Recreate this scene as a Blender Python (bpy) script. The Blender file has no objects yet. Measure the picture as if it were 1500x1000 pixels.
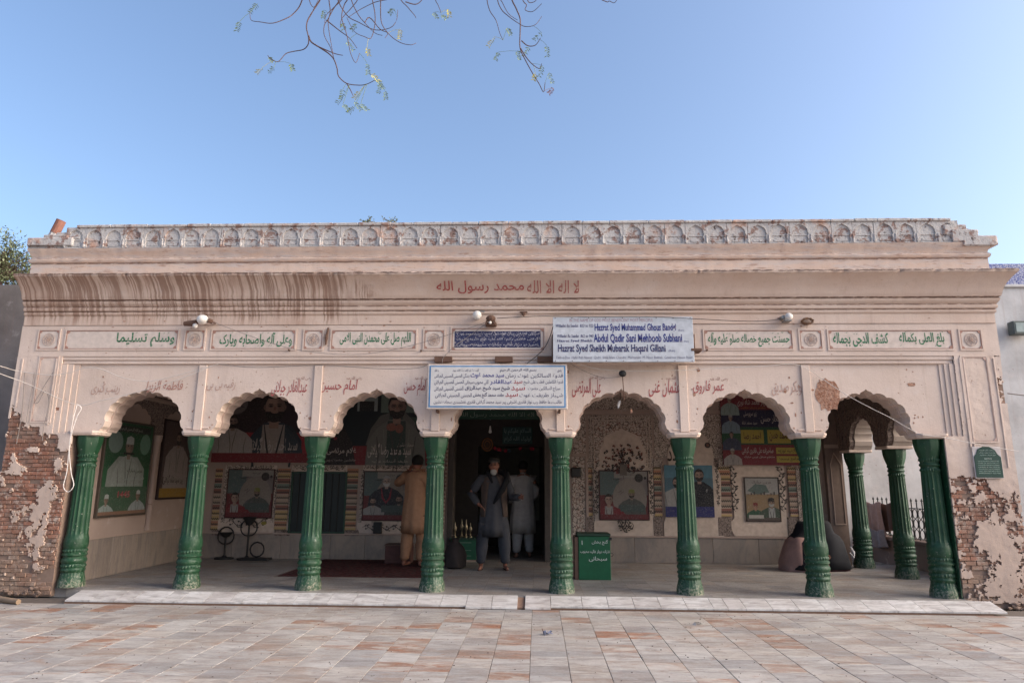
import bpy, math, random
from mathutils import Vector, Matrix, noise
from mathutils.geometry import tessellate_polygon
R = math.radians
SC = bpy.context.scene
COL = SC.collection
random.seed(7)

# ---------------------------------------------------------------- camera
FPX, PITCH, YAW, ROLL, HC = 992.38, .2058, .0387, .0063, 1.4
cam_d = bpy.data.cameras.new('camera')
cam = bpy.data.objects.new('camera', cam_d)
COL.objects.link(cam)
cam_d.sensor_width = 36
cam_d.lens = FPX / 1500 * 36
cam_d.clip_end = 2000
cam.location = (0, 0, HC)
cam.matrix_world = Matrix.Translation((0, 0, HC)) @ Matrix.Rotation(YAW, 4, 'Z') @ Matrix.Rotation(R(90) + PITCH, 4, 'X') @ Matrix.Rotation(ROLL, 4, 'Z')
SC.camera = cam

# ---------------------------------------------------------------- world, sun, exposure
SUN_EL, SUN_AZ = R(28), R(100)          # azimuth from +y towards +x
w = bpy.data.worlds.new('World')
SC.world = w
w.use_nodes = True
nt = w.node_tree
bg = nt.nodes['Background']
sky = nt.nodes.new('ShaderNodeTexSky')
sky.sky_type = 'NISHITA'
sky.sun_disc = False
sky.sun_elevation = SUN_EL
sky.sun_rotation = SUN_AZ
sky.altitude = 100
sky.air_density = 1.0
sky.dust_density = 4.2
sky.ozone_density = 2.6
nt.links.new(sky.outputs[0], bg.inputs[0])
bg.inputs[1].default_value = .11
sd = bpy.data.lights.new('sun', 'SUN')
sd.energy = 1.5
sd.angle = R(45)
sd.color = (1, .93, .84)
so = bpy.data.objects.new('sun', sd)
COL.objects.link(so)
sdir = Vector((math.sin(SUN_AZ) * math.cos(SUN_EL), math.cos(SUN_AZ) * math.cos(SUN_EL), math.sin(SUN_EL)))
so.rotation_euler = sdir.to_track_quat('Z', 'Y').to_euler()
vs = SC.view_settings
vs.view_transform = 'Standard'
vs.look = 'None'
vs.gamma = 1
vs.exposure = 1.5
vs.use_curve_mapping = False

# ---------------------------------------------------------------- pixel <-> plane (survey of the photograph)
def ray(u, v):
    a, b = u - 750, v - 500
    cr, sr = math.cos(ROLL), math.sin(ROLL)
    X, U = (cr * a + sr * b) / FPX, -(-sr * a + cr * b) / FPX
    cp, sp = math.cos(PITCH), math.sin(PITCH)
    Y, z = cp - sp * U, sp + cp * U
    c, s = math.cos(YAW), math.sin(YAW)
    return Vector((c * X - s * Y, s * X + c * Y, z))
def at(u, v, y):
    r = ray(u, v); return r * (y / r.y) + Vector((0, 0, HC))
def atx(u, v, x):
    r = ray(u, v); return r * (x / r.x) + Vector((0, 0, HC))
def rect(u0, v0, u1, v1, y):
    um, vm = (u0 + u1) / 2, (v0 + v1) / 2
    return at(u0, vm, y).x, at(u1, vm, y).x, at(um, v1, y).z, at(um, v0, y).z

# ---------------------------------------------------------------- mesh builder
class MB:
    def __init__(s): s.v, s.f, s.c = [], [], []
    def add(s, vs, fs, c=None):
        b = len(s.v); s.v += [Vector(p) for p in vs]; s.f += [tuple(i + b for i in f) for f in fs]
        s.c += [c] * len(fs); return s
    def box(s, x0, x1, y0, y1, z0, z1, ch=0, c=None):
        if ch <= 0:
            vs = [(x, y, z) for z in (z0, z1) for y in (y0, y1) for x in (x0, x1)]
            return s.add(vs, [(0, 2, 3, 1), (4, 5, 7, 6), (0, 1, 5, 4), (2, 6, 7, 3), (0, 4, 6, 2), (1, 3, 7, 5)], c)
        vs = []
        for ax in range(3):
            for z, sz in ((z0, 1), (z1, -1)):
                for y, sy in ((y0, 1), (y1, -1)):
                    for x, sx in ((x0, 1), (x1, -1)):
                        vs.append((x + (ch * sx if ax != 0 else 0), y + (ch * sy if ax != 1 else 0), z + (ch * sz if ax != 2 else 0)))
        q = lambda a, i: a * 8 + i
        F = [(q(2, 0), q(2, 2), q(2, 3), q(2, 1)), (q(2, 4), q(2, 5), q(2, 7), q(2, 6)), (q(1, 0), q(1, 1), q(1, 5), q(1, 4)),
             (q(1, 2), q(1, 6), q(1, 7), q(1, 3)), (q(0, 0), q(0, 4), q(0, 6), q(0, 2)), (q(0, 1), q(0, 3), q(0, 7), q(0, 5))]
        for i in range(8): F.append((q(0, i), q(1, i), q(2, i)))
        for a, b, st in ((1, 2, 1), (0, 2, 2), (0, 1, 4)):
            for i in range(8):
                if not i & st: F.append((q(a, i), q(a, i + st), q(b, i + st), q(b, i)))
        return s.add(vs, F, c)
    def poly(s, pts, y0, y1, holes=(), c=None, sides=True):
        """outline in x,z pushed from y0 (front) to y1"""
        loops = [list(pts)] + [list(h) for h in holes]
        flat = [p for l in loops for p in l]
        tris = tessellate_polygon([[Vector((p[0], p[1], 0)) for p in l] for l in loops])
        n = len(flat)
        vs = [(p[0], y0, p[1]) for p in flat]
        fs = [tuple(t) for t in tris]
        if sides:
            vs += [(p[0], y1, p[1]) for p in flat]
            fs += [(a + n, b + n, c_ + n) for a, b, c_ in tris]
            o = 0
            for l in loops:
                m = len(l)
                for i in range(m):
                    j = (i + 1) % m
                    fs.append((o + i, o + j, o + j + n, o + i + n))
                o += m
        return s.add(vs, fs, c)
    def tube(s, pts, r, n=6, cap=True, c=None):
        pts = [Vector(p) for p in pts]
        rr = r if isinstance(r, (list, tuple)) else [r] * len(pts)
        vs, fs = [], []
        up = Vector((.13, .21, 1)).normalized()
        for i, p in enumerate(pts):
            d = (pts[min(i + 1, len(pts) - 1)] - pts[max(i - 1, 0)])
            if d.length < 1e-9: d = Vector((0, 0, 1))
            d.normalize()
            u = up if abs(d.dot(up)) < .98 else Vector((1, 0, 0))
            a = d.cross(u).normalized(); b = d.cross(a)
            q = rr[i]; qa, qb = q if isinstance(q, tuple) else (q, q)
            for k in range(n):
                t = 2 * math.pi * k / n
                vs.append(p + a * math.cos(t) * qa + b * math.sin(t) * qb)
        for i in range(len(pts) - 1):
            for k in range(n):
                m = (k + 1) % n
                fs.append((i * n + k, i * n + m, (i + 1) * n + m, (i + 1) * n + k))
        if cap:
            fs.append(tuple(range(n))); fs.append(tuple(len(vs) - n + k for k in range(n)))
        return s.add(vs, fs, c)
    def loft(s, rings, n=24, fn=None, cap=True, c=None):
        """rings of (x, y, z, rx, ry); fn(a, i) scales the radius"""
        vs, fs = [], []
        for i, (x, y, z, rx, ry) in enumerate(rings):
            for k in range(n):
                a = 2 * math.pi * k / n
                m = fn(a, i) if fn else 1
                vs.append((x + rx * m * math.cos(a), y + ry * m * math.sin(a), z))
        for i in range(len(rings) - 1):
            for k in range(n):
                m = (k + 1) % n
                fs.append((i * n + k, i * n + m, (i + 1) * n + m, (i + 1) * n + k))
        if cap:
            fs.append(tuple(range(n))); fs.append(tuple(len(vs) - n + k for k in range(n)))
        return s.add(vs, fs, c)
    def ball(s, c0, r, n=12, m=8, sc=(1, 1, 1), col=None):
        rings = []
        for i in range(m + 1):
            t = math.pi * i / m - math.pi / 2
            rings.append((c0[0], c0[1], c0[2] + r * sc[2] * math.sin(t), max(1e-4, r * sc[0] * math.cos(t)), max(1e-4, r * sc[1] * math.cos(t))))
        return s.loft(rings, n, c=col)
    def each(s, name, mat=None, parent=None, **kw):
        """one object for every loose piece"""
        par = list(range(len(s.v)))
        def fd(a):
            while par[a] != a: par[a] = par[par[a]]; a = par[a]
            return a
        for f in s.f:
            for i in f[1:]:
                par[fd(i)] = fd(f[0])
        grp = {}
        for f in s.f: grp.setdefault(fd(f[0]), []).append(f)
        out = []
        for fs in grp.values():
            ids = sorted({i for f in fs for i in f}); mp = {q: k for k, q in enumerate(ids)}
            m = MB(); m.add([s.v[i] for i in ids], [tuple(mp[i] for i in f) for f in fs])
            c = sum(m.v, Vector()) / len(m.v)
            out.append(m.build(name, mat, parent, at0=kw.get('at0', c), smooth=kw.get('smooth', False)))
        return out
    def mesh(s, name, mat=None, smooth=False, off=(0, 0, 0)):
        me = bpy.data.meshes.new(name)
        o = Vector(off)
        me.from_pydata([p - o for p in s.v], [], s.f)
        me.validate(clean_customdata=False)
        if any(c is not None for c in s.c) and len(me.polygons) == len(s.c):
            at_ = me.color_attributes.new('Col', 'FLOAT_COLOR', 'CORNER')
            buf = []
            for p, c in zip(me.polygons, s.c):
                c = c or (.5, .5, .5)
                buf += [c[0], c[1], c[2], 1.0] * p.loop_total
            at_.data.foreach_set('color', buf)
        if mat: me.materials.append(mat)
        if smooth:
            me.polygons.foreach_set('use_smooth', [True] * len(me.polygons))
            if smooth != 'all' and hasattr(me, 'set_sharp_from_angle'): me.set_sharp_from_angle(angle=R(38))
        me.update()
        return me
    def build(s, name, mat=None, parent=None, smooth=False, at0=None, **props):
        off = Vector(at0) if at0 is not None else (wloc(parent) if parent else Vector((0, 0, 0)))
        ob = bpy.data.objects.new(name, s.mesh(name, mat, smooth, off))
        COL.objects.link(ob)
        if parent:
            ob.parent = parent
            ob.location = off - wloc(parent)
        else: ob.location = off
        for k, v_ in props.items(): ob[k] = v_
        return ob

def wloc(o):
    l = Vector(o.location)
    while o.parent: o = o.parent; l += Vector(o.location)
    return l
GROUPS = {'cable': 'cables strung across the front', 'globe_lamp': 'white globe lamps on the front', 'portrait_poster': 'portrait posters on the back wall', 'portrait_banner': 'portrait banners on the back wall', 'iron_stand': 'black iron stands by the back wall', 'hung_cloth': 'cloths hung over the railing', 'wall_peg': 'small pegs and studs in the frieze', 'roof_plant': 'weeds growing on the parapet', 'framed_poster': 'framed posters on the left inner wall', 'person': 'people in the porch'}
def empty(name, label, cat, loc, group=None, kind=None):
    group = group or GROUPS.get(name)
    o = bpy.data.objects.new(name, None); COL.objects.link(o)
    o.location = loc; o.empty_display_size = .1
    tag(o, label, cat, group, kind); return o
def tag(o, label=None, cat=None, group=None, kind=None):
    if label: o['label'] = label
    if cat: o['category'] = cat
    if group: o['group'] = group
    if kind: o['kind'] = kind
    return o
def inst(me, name, parent, loc, scale=None, rz=0, rot=None):
    o = bpy.data.objects.new(name, me); COL.objects.link(o)
    if parent: o.parent = parent; o.location = Vector(loc) - wloc(parent)
    else: o.location = loc
    if scale: o.scale = scale
    o.rotation_euler = rot or (0, 0, rz)
    return o

# ---------------------------------------------------------------- colours and materials
def lin(c):
    f = lambda x: x / 12.92 if x <= .04045 else ((x + .055) / 1.055) ** 2.4
    return tuple(f(x) for x in c)
def hexc(h): return lin(tuple(int(h[i:i + 2], 16) / 255 for i in (0, 2, 4)))

class NT:
    def __init__(s, name):
        s.m = bpy.data.materials.new(name); s.m.use_nodes = True
        s.t = s.m.node_tree; s.p = s.t.nodes['Principled BSDF']
        s.pos = s.t.nodes.new('ShaderNodeNewGeometry').outputs['Position']
    def n(s, typ, **kw):
        x = s.t.nodes.new('ShaderNode' + typ)
        for k, v in kw.items(): setattr(x, k, v)
        return x
    def link(s, a, b): s.t.links.new(a, b)
    def put(s, sock, v):
        if hasattr(v, 'node'): s.link(v, sock)
        elif isinstance(v, (tuple, list)) and len(v) == 3 and sock.type == 'RGBA': sock.default_value = (*v, 1)
        else: sock.default_value = v
    def math(s, op, a, b=0, clamp=False):
        x = s.n('Math', operation=op); x.use_clamp = clamp
        s.put(x.inputs[0], a); s.put(x.inputs[1], b); return x.outputs[0]
    def mix(s, f, a, b, mode='MIX'):
        x = s.n('Mix', data_type='RGBA', blend_type=mode)
        s.put(x.inputs[0], f); s.put(x.inputs[6], a); s.put(x.inputs[7], b); return x.outputs[2]
    def vec(s, v, scale=(1, 1, 1), off=(0, 0, 0), rot=(0, 0, 0)):
        x = s.n('Mapping'); s.link(v, x.inputs[0])
        x.inputs['Scale'].default_value = scale; x.inputs['Location'].default_value = off; x.inputs['Rotation'].default_value = rot
        return x.outputs[0]
    def noise(s, v, scale=5, detail=4, rough=.55, dist=0):
        x = s.n('TexNoise'); s.link(v, x.inputs['Vector'])
        x.inputs['Scale'].default_value = scale; x.inputs['Detail'].default_value = detail
        x.inputs['Roughness'].default_value = rough; x.inputs['Distortion'].default_value = dist
        return x.outputs['Fac']
    def voro(s, v, scale=5, feature='DISTANCE_TO_EDGE', out='Distance'):
        x = s.n('TexVoronoi', feature=feature); s.link(v, x.inputs['Vector']); x.inputs['Scale'].default_value = scale
        return x.outputs[out]
    def ramp(s, f, a, b, lo=0, hi=1):
        x = s.n('MapRange'); x.clamp = True
        s.put(x.inputs[0], f); x.inputs[1].default_value = a; x.inputs[2].default_value = b
        x.inputs[3].default_value = lo; x.inputs[4].default_value = hi; return x.outputs[0]
    def xyz(s, v=None):
        x = s.n('SeparateXYZ'); s.link(v or s.pos, x.inputs[0]); return x.outputs
    def bump(s, h, strength=.3, dist=.01):
        x = s.n('Bump'); s.put(x.inputs['Height'], h); x.inputs['Strength'].default_value = strength; x.inputs['Distance'].default_value = dist
        s.link(x.outputs[0], s.p.inputs['Normal'])
    def out(s, col, rough=.8, spec=.3, metal=0):
        s.put(s.p.inputs['Base Color'], col); s.put(s.p.inputs['Roughness'], rough)
        s.p.inputs['Specular IOR Level'].default_value = spec; s.p.inputs['Metallic'].default_value = metal
        return s.m
_cache = {}
def plain(name, c, rough=.7, metal=0, var=.12, spec=.3):
    k = (name, c, rough, metal)
    if k in _cache: return _cache[k]
    t = NT(name)
    f = t.noise(t.pos, 14, 4)
    f2 = t.noise(t.pos, 90, 3)
    col = t.mix(t.ramp(f, .3, .7), tuple(x * (1 - var) for x in c), tuple(min(1, x * (1 + var)) for x in c))
    t.bump(f2, .12, .004)
    _cache[k] = t.out(col, rough, spec, metal)
    return _cache[k]

PLA = (.615, .49, .42); PLB = (.54, .42, .35)
def plaster(name, streaks=False, dirt=.5, a=PLA, b=PLB, chips=.5, low=None):
    t = NT(name)
    big = t.noise(t.pos, 1.3, 5, .6)
    col = t.mix(t.ramp(big, .35, .68), a, b)
    # old limewash showing paler
    pale = t.noise(t.vec(t.pos, (1, 1, 1), (5, 3, 1)), 3.2, 5, .65)
    col = t.mix(t.ramp(pale, .58, .78, 0, .45), col, (.63, .55, .51))
    # vertical wash marks
    wm = t.noise(t.vec(t.pos, (14, 14, .9)), 1.0, 5, .6)
    col = t.mix(t.ramp(wm, .55, .8, 0, .28 * dirt), col, (.30, .18, .13))
    # brown specks and chips
    ch = t.noise(t.pos, 26, 4, .6)
    msk = t.noise(t.pos, 2.1, 3)
    cm = t.math('MULTIPLY', t.ramp(ch, .66 - .03 * chips, .72 - .03 * chips), t.ramp(msk, .47, .62))
    col = t.mix(t.math('MULTIPLY', cm, .85 * chips, True), col, (.24, .12, .085))
    fine = t.noise(t.pos, 70, 3)
    col = t.mix(t.ramp(fine, .35, .7, 0, .10), col, (.36, .25, .21))
    if low is not None:                      # grime rising from the foot of the wall
        z = t.xyz()[2]
        g = t.math('ADD', z, t.math('MULTIPLY', t.math('SUBTRACT', t.noise(t.pos, 3, 4), .5), 1.1))
        col = t.mix(t.ramp(g, low + .45, low - .25, 0, .6), col, (.34, .24, .19))
    if streaks:
        x, y, z = t.xyz()
        warp = t.noise(t.vec(t.pos, (1, 1, 3)), 1.6, 3)
        cv = t.n('CombineXYZ')
        t.put(cv.inputs[0], t.math('ADD', t.math('MULTIPLY', x, 23), t.math('MULTIPLY', warp, 1.5)))
        t.put(cv.inputs[1], t.math('MULTIPLY', z, .55))
        s1 = t.noise(cv.outputs[0], 1.0, 4, .7)
        # region: left part of the facade, ragged edge
        edge = t.math('ADD', x, t.math('MULTIPLY', t.math('SUBTRACT', t.noise(t.vec(t.pos, (1, 0, 2.2)), 2.2, 4), .5), 1.4))
        reg = t.ramp(edge, -2.15, -2.45)
        clus = t.ramp(t.noise(t.vec(t.pos, (3.1, 1, .35)), 1.5, 3, .6), .36, .56, -.075, .055)
        thin = t.noise(t.vec(t.pos, (46, 1, 1.2)), 1.0, 3, .6)
        st = t.ramp(t.math('ADD', t.math('ADD', s1, clus), t.math('MULTIPLY', t.math('SUBTRACT', thin, .5), .16)), .47, .55)
        length = t.ramp(t.math('ADD', z, t.math('MULTIPLY', t.noise(t.vec(t.pos, (9, 1, .2)), 1.0, 2), .75)), 3.80, 3.95)
        st = t.math('MULTIPLY', st, t.math('MAXIMUM', length, .35))
        zf = t.ramp(z, 3.42, 3.55, .6, 1)
        fadel = t.math('MULTIPLY', t.ramp(z, 3.36, 3.42), t.ramp(z, 4.075, 4.06))
        m = t.math('MULTIPLY', t.math('MULTIPLY', st, reg), t.math('MULTIPLY', zf, fadel))
        col = t.mix(t.math('MULTIPLY', m, .74), col, (.23, .13, .09))
        sec = t.math('MULTIPLY', t.math('MULTIPLY', t.ramp(t.noise(t.vec(t.pos, (5, 1, 1.3)), 1.6, 4), .5, .66), reg), fadel)
        col = t.mix(t.math('MULTIPLY', sec, .4), col, (.30, .17, .12))
        up = t.math('MULTIPLY', t.ramp(z, 4.1, 4.15), t.ramp(t.noise(t.vec(t.pos, (1.2, 1, 7)), 2.6, 5, .65), .45, .62))
        col = t.mix(t.math('MULTIPLY', up, .75), col, (.50, .43, .40))
        up2 = t.math('MULTIPLY', t.ramp(z, 4.1, 4.15), t.ramp(t.noise(t.vec(t.pos, (1.5, 1, 9), (3, 3, 3)), 3.1, 5, .7), .56, .66))
        col = t.mix(t.math('MULTIPLY', up2, .7), col, (.34, .21, .16))
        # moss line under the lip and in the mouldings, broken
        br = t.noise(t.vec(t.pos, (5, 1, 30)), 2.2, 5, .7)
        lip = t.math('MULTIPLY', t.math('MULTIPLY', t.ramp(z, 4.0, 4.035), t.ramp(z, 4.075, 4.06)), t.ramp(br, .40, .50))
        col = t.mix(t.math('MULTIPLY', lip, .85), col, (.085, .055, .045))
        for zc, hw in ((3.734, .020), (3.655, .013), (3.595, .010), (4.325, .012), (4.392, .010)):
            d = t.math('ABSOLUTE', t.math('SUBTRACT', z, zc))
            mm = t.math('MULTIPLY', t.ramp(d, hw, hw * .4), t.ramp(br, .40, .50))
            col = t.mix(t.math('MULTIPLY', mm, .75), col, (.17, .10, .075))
    h = t.math('ADD', t.math('MULTIPLY', t.noise(t.pos, 9, 5), .7), t.math('MULTIPLY', fine, .35))
    t.bump(h, .5, .012)
    return t.out(col, .9, .15)

def m_parapet():
    t = NT('weathered_parapet_lime')
    a = t.noise(t.pos, 1.5, 5, .6)
    col = t.mix(t.ramp(a, .35, .65), (.50, .47, .45), (.42, .385, .37))
    b = t.noise(t.pos, 8, 6, .7)
    col = t.mix(t.ramp(b, .53, .59, 0, .85), col, (.24, .14, .11))
    c = t.noise(t.vec(t.pos, (1, 1, 1), (9, 2, 4)), 12, 5, .7)
    col = t.mix(t.ramp(c, .6, .66, 0, .9), col, (.09, .06, .05))
    d = t.noise(t.vec(t.pos, (1, 1, 1), (1, 12, 4)), 4, 4, .6)
    col = t.mix(t.ramp(d, .56, .7, 0, .7), col, (.56, .34, .25))
    t.bump(t.math('ADD', b, c), .8, .02)
    return t.out(col, .95, .1)

def m_brick():
    t = NT('old_red_brick')
    r = t.n('ObjectInfo').outputs['Random']
    isl = t.n('NewGeometry').outputs['Random Per Island']
    r = t.math('FRACT', t.math('ADD', r, isl))
    col = t.mix(r, (.30, .135, .09), (.17, .085, .06))
    n = t.noise(t.pos, 30, 5, .65)
    col = t.mix(t.ramp(n, .5, .75, 0, .6), col, (.37, .26, .21))
    n2 = t.noise(t.pos, 5, 4)
    col = t.mix(t.ramp(n2, .5, .75, 0, .5), col, (.14, .085, .065))
    z = t.xyz()[2]
    wz = t.math('ADD', t.noise(t.pos, 11, 6, .7), t.ramp(z, 1.9, .9, -.05, .03))
    col = t.mix(t.ramp(wz, .53, .64, 0, .72), col, (.46, .38, .325))
    dz = t.noise(t.vec(t.pos, (1, 1, 1), (5, 8, 2)), 2.6, 5, .65)
    col = t.mix(t.ramp(dz, .46, .62, 0, .55), col, (.26, .19, .15))
    mud = t.math('ADD', z, t.math('MULTIPLY', t.math('SUBTRACT', t.noise(t.pos, 6, 5), .5), 1.2))
    col = t.mix(t.ramp(mud, .8, .2, 0, .7), col, (.25, .175, .13))
    t.bump(n, .7, .01)
    return t.out(col, .95, .1)

def m_green():
    t = NT('green_gloss_paint')
    z = t.xyz()[2]
    rnd = t.n('ObjectInfo').outputs['Random']
    sh_ = t.n('VectorMath', operation='ADD'); t.link(t.pos, sh_.inputs[0]); cv_ = t.n('CombineXYZ'); t.put(cv_.inputs[0], t.math('MULTIPLY', rnd, 31)); t.link(cv_.outputs[0], sh_.inputs[1])
    n = t.noise(sh_.outputs[0], 7, 4)
    col = t.mix(t.ramp(n, .3, .7), (.010, .052, .021), (.007, .035, .015))
    d = t.noise(t.pos, 38, 5, .65)
    # dust and lost paint near the foot
    g = t.math('ADD', z, t.math('MULTIPLY', t.math('SUBTRACT', d, .5), .9))
    col = t.mix(t.ramp(g, t.math('ADD', .12, t.math('MULTIPLY', rnd, .14)) if False else .19, .02, 0, .75), col, (.30, .27, .21))
    dust = t.ramp(t.noise(t.vec(t.pos, (6, 6, 1.2)), 3, 4), .45, .7, 0, .35)
    col = t.mix(dust, col, (.045, .065, .045))
    foot = t.ramp(z, .95, .15, .0, .62)
    f2 = t.ramp(t.noise(t.pos, 22, 5, .7), .50, .66)
    col = t.mix(t.math('MULTIPLY', f2, foot), col, (.13, .16, .12))
    sp = t.ramp(t.noise(sh_.outputs[0], 34, 4, .65), .665, .70)
    col = t.mix(t.math('MULTIPLY', sp, .7), col, (.45, .40, .36))
    t.bump(d, .35, .006)
    return t.out(col, t.ramp(n, .3, .7, .42, .62), .32)

def m_marble(name, object_random=True, joints=False, dark=1.0, warm=1.0, pale=False):
    t = NT(name)
    if object_random:
        r = t.math('FRACT', t.math('ADD', t.n('ObjectInfo').outputs['Random'], t.n('NewGeometry').outputs['Random Per Island']))
    else:
        # cells laid out on the paving grid
        x, y, z = t.xyz()
        cx = t.math('FLOOR', t.math('DIVIDE', t.math('ADD', x, .065), .305))
        cy = t.math('FLOOR', t.math('DIVIDE', y, .28))
        cv = t.n('CombineXYZ'); t.put(cv.inputs[0], cx); t.put(cv.inputs[1], cy)
        wn = t.n('TexWhiteNoise', noise_dimensions='2D'); t.link(cv.outputs[0], wn.inputs['Vector']); r = wn.outputs['Value']
    off = t.n('CombineXYZ'); t.put(off.inputs[0], t.math('MULTIPLY', r, 71)); t.put(off.inputs[1], t.math('MULTIPLY', r, 37)); t.put(off.inputs[2], t.math('MULTIPLY', r, 13))
    va = t.n('VectorMath', operation='ADD'); t.link(t.pos, va.inputs[0]); t.link(off.outputs[0], va.inputs[1])
    P = va.outputs[0]
    cr = t.n('ValToRGB'); t.link(r, cr.inputs[0]); e = cr.color_ramp
    e.interpolation = 'LINEAR'
    stops = [(0, (.47, .43, .395)), (.12, (.53, .485, .445)), (.25, (.47, .43, .395)), (.4, (.51, .455, .41)), (.5, (.40, .37, .35)), (.6, (.32, .30, .29)), (.68, (.49, .435, .385)), (.84, (.52, .455, .395)), (1, (.47, .385, .32))]
    if pale: stops = [(0, (.47, .44, .42)), (.5, (.54, .51, .49)), (1, (.47, .43, .41))]
    if pale == 'tan': stops = [(0, (.36, .28, .22)), (.5, (.42, .33, .27)), (1, (.33, .26, .215))]
    while len(e.elements) < len(stops): e.elements.new(.5)
    for q, (p, c) in zip(e.elements, stops): q.position = p; q.color = (*[k * dark for k in c], 1)
    col = cr.outputs[0]
    if not pale:
        rs = t.noise(t.vec(P, (1.2, 3.5, 1), (4, 4, 4)), 2.2, 6, .65, 1.0)
        rk = t.math('MULTIPLY', t.ramp(r, .76, .90), t.ramp(rs, .43, .54))
        col = t.mix(t.math('MULTIPLY', rk, .85 * warm), col, (.33 * dark, .15 * dark, .085 * dark))
        rk2 = t.math('MULTIPLY', t.ramp(t.math('FRACT', t.math('MULTIPLY', r, 7.3)), .55, .8), t.ramp(rs, .52, .62))
        col = t.mix(t.math('MULTIPLY', rk2, .5 * warm), col, (.34 * dark, .21 * dark, .14 * dark))
    v1 = t.noise(t.vec(P, (2.0, 7.5, 1)), 1.5, 7, .68, .9)
    col = t.mix(t.ramp(v1, .47, .62, 0, .62), col, (.19 * dark, .165 * dark, .155 * dark))
    v4 = t.noise(t.vec(P, (2.2, 16, 1), (1, 4, 9)), 2.4, 6, .75, .5)
    col = t.mix(t.ramp(v4, .48, .64, 0, .45), col, (.24 * dark, .19 * dark, .165 * dark))
    v2 = t.noise(t.vec(P, (1.6, 6, 1), (3, 8, 2)), 2.6, 7, .7, 1.4)
    col = t.mix(t.ramp(v2, .60, .68, 0, .75 * warm), col, (.27 * dark, .12 * dark, .065 * dark))
    v3 = t.noise(t.vec(P, (1.4, 5, 1), (8, 1, 5)), 1.3, 5, .6, .6)
    col = t.mix(t.ramp(v3, .56, .75, 0, .35), col, (.56 * dark, .50 * dark, .455 * dark))
    dirt = t.noise(t.pos, 1.1, 5, .6)
    d2 = t.noise(t.pos, 9, 6, .75)
    if not pale:
        ws = t.noise(t.vec(t.pos, (1, 2.2, 1), (2, 2, 2)), 1.7, 6, .7, .5)
        col = t.mix(t.ramp(ws, .50, .66, 0, .55), col, (.27 * dark, .19 * dark, .145 * dark))
        ws2 = t.noise(t.vec(t.pos, (1, 2.5, 1), (7, 2, 2)), 2.3, 6, .7, .5)
        col = t.mix(t.ramp(ws2, .50, .70, 0, .45), col, (.52 * dark, .49 * dark, .46 * dark))
    col = t.mix(t.ramp(d2, .56, .72, 0, .5), col, (.20 * dark, .15 * dark, .12 * dark))
    col = t.mix(t.ramp(dirt, .46, .70, 0, .5), col, (.24 * dark, .195 * dark, .17 * dark))
    if joints:
        fx = t.math('FRACT', t.math('DIVIDE', t.math('ADD', t.xyz()[0], .065), .305)); fy = t.math('FRACT', t.math('DIVIDE', t.xyz()[1], .28))
        j = t.math('MINIMUM', t.math('MINIMUM', fx, t.math('SUBTRACT', 1, fx)), t.math('MINIMUM', fy, t.math('SUBTRACT', 1, fy)))
        col = t.mix(t.ramp(j, .014, .006, 0, .7), col, (.15, .12, .10))
    sc = t.noise(t.pos, 40, 4, .6)
    t.bump(t.math('ADD', sc, v1), .14, .004)
    return t.out(col, t.ramp(sc, .3, .7, .38, .62), .35)

def m_attr(name='printed_colour', rough=.55):
    t = NT(name)
    a = t.n('Attribute', attribute_name='Col').outputs['Color']
    n = t.noise(t.pos, 30, 4)
    a = t.mix(t.ramp(n, .4, .75, 0, .3), a, (.10, .08, .07))
    h_ = t.noise(t.pos, 75, 5, .7)
    a = t.mix(t.ramp(h_, .5, .7, 0, .22), a, (.05, .04, .04))
    a = t.mix(t.ramp(t.noise(t.vec(t.pos, (1, 1, 1), (7, 7, 7)), 48, 5, .7), .54, .72, 0, .3), a, (.42, .38, .35))
    return t.out(a, rough, .3)

def m_floral(name, bgc, fg, scale=14, thr=.5, fg2=None):
    t = NT(name)
    wob = t.n('TexNoise'); t.link(t.pos, wob.inputs['Vector']); wob.inputs['Scale'].default_value = scale * .55; wob.inputs['Detail'].default_value = 2
    va = t.n('VectorMath', operation='MULTIPLY_ADD'); t.link(wob.outputs['Color'], va.inputs[0]); va.inputs[1].default_value = (.09,) * 3; t.link(t.pos, va.inputs[2])
    e = t.voro(va.outputs[0], scale)
    f1 = t.voro(va.outputs[0], scale * 2.3, 'F1')
    l = t.ramp(e, .06, .11, 1, 0)
    dots = t.ramp(f1, .25, .32, 1, 0)
    m = t.math('MAXIMUM', l, dots)
    brk = t.ramp(t.noise(t.pos, scale * 1.7, 3), .38, .45)
    m = t.math('MULTIPLY', m, brk)
    c = fg
    if fg2: c = t.mix(t.ramp(t.noise(t.pos, scale * .8, 2), .48, .54), fg, fg2)
    col = t.mix(t.math('MULTIPLY', m, .9), bgc, c)
    gr = t.noise(t.pos, 4, 5)
    col = t.mix(t.ramp(gr, .45, .75, 0, .35), col, (.20, .15, .13))
    return t.out(col, .75, .2)

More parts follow.
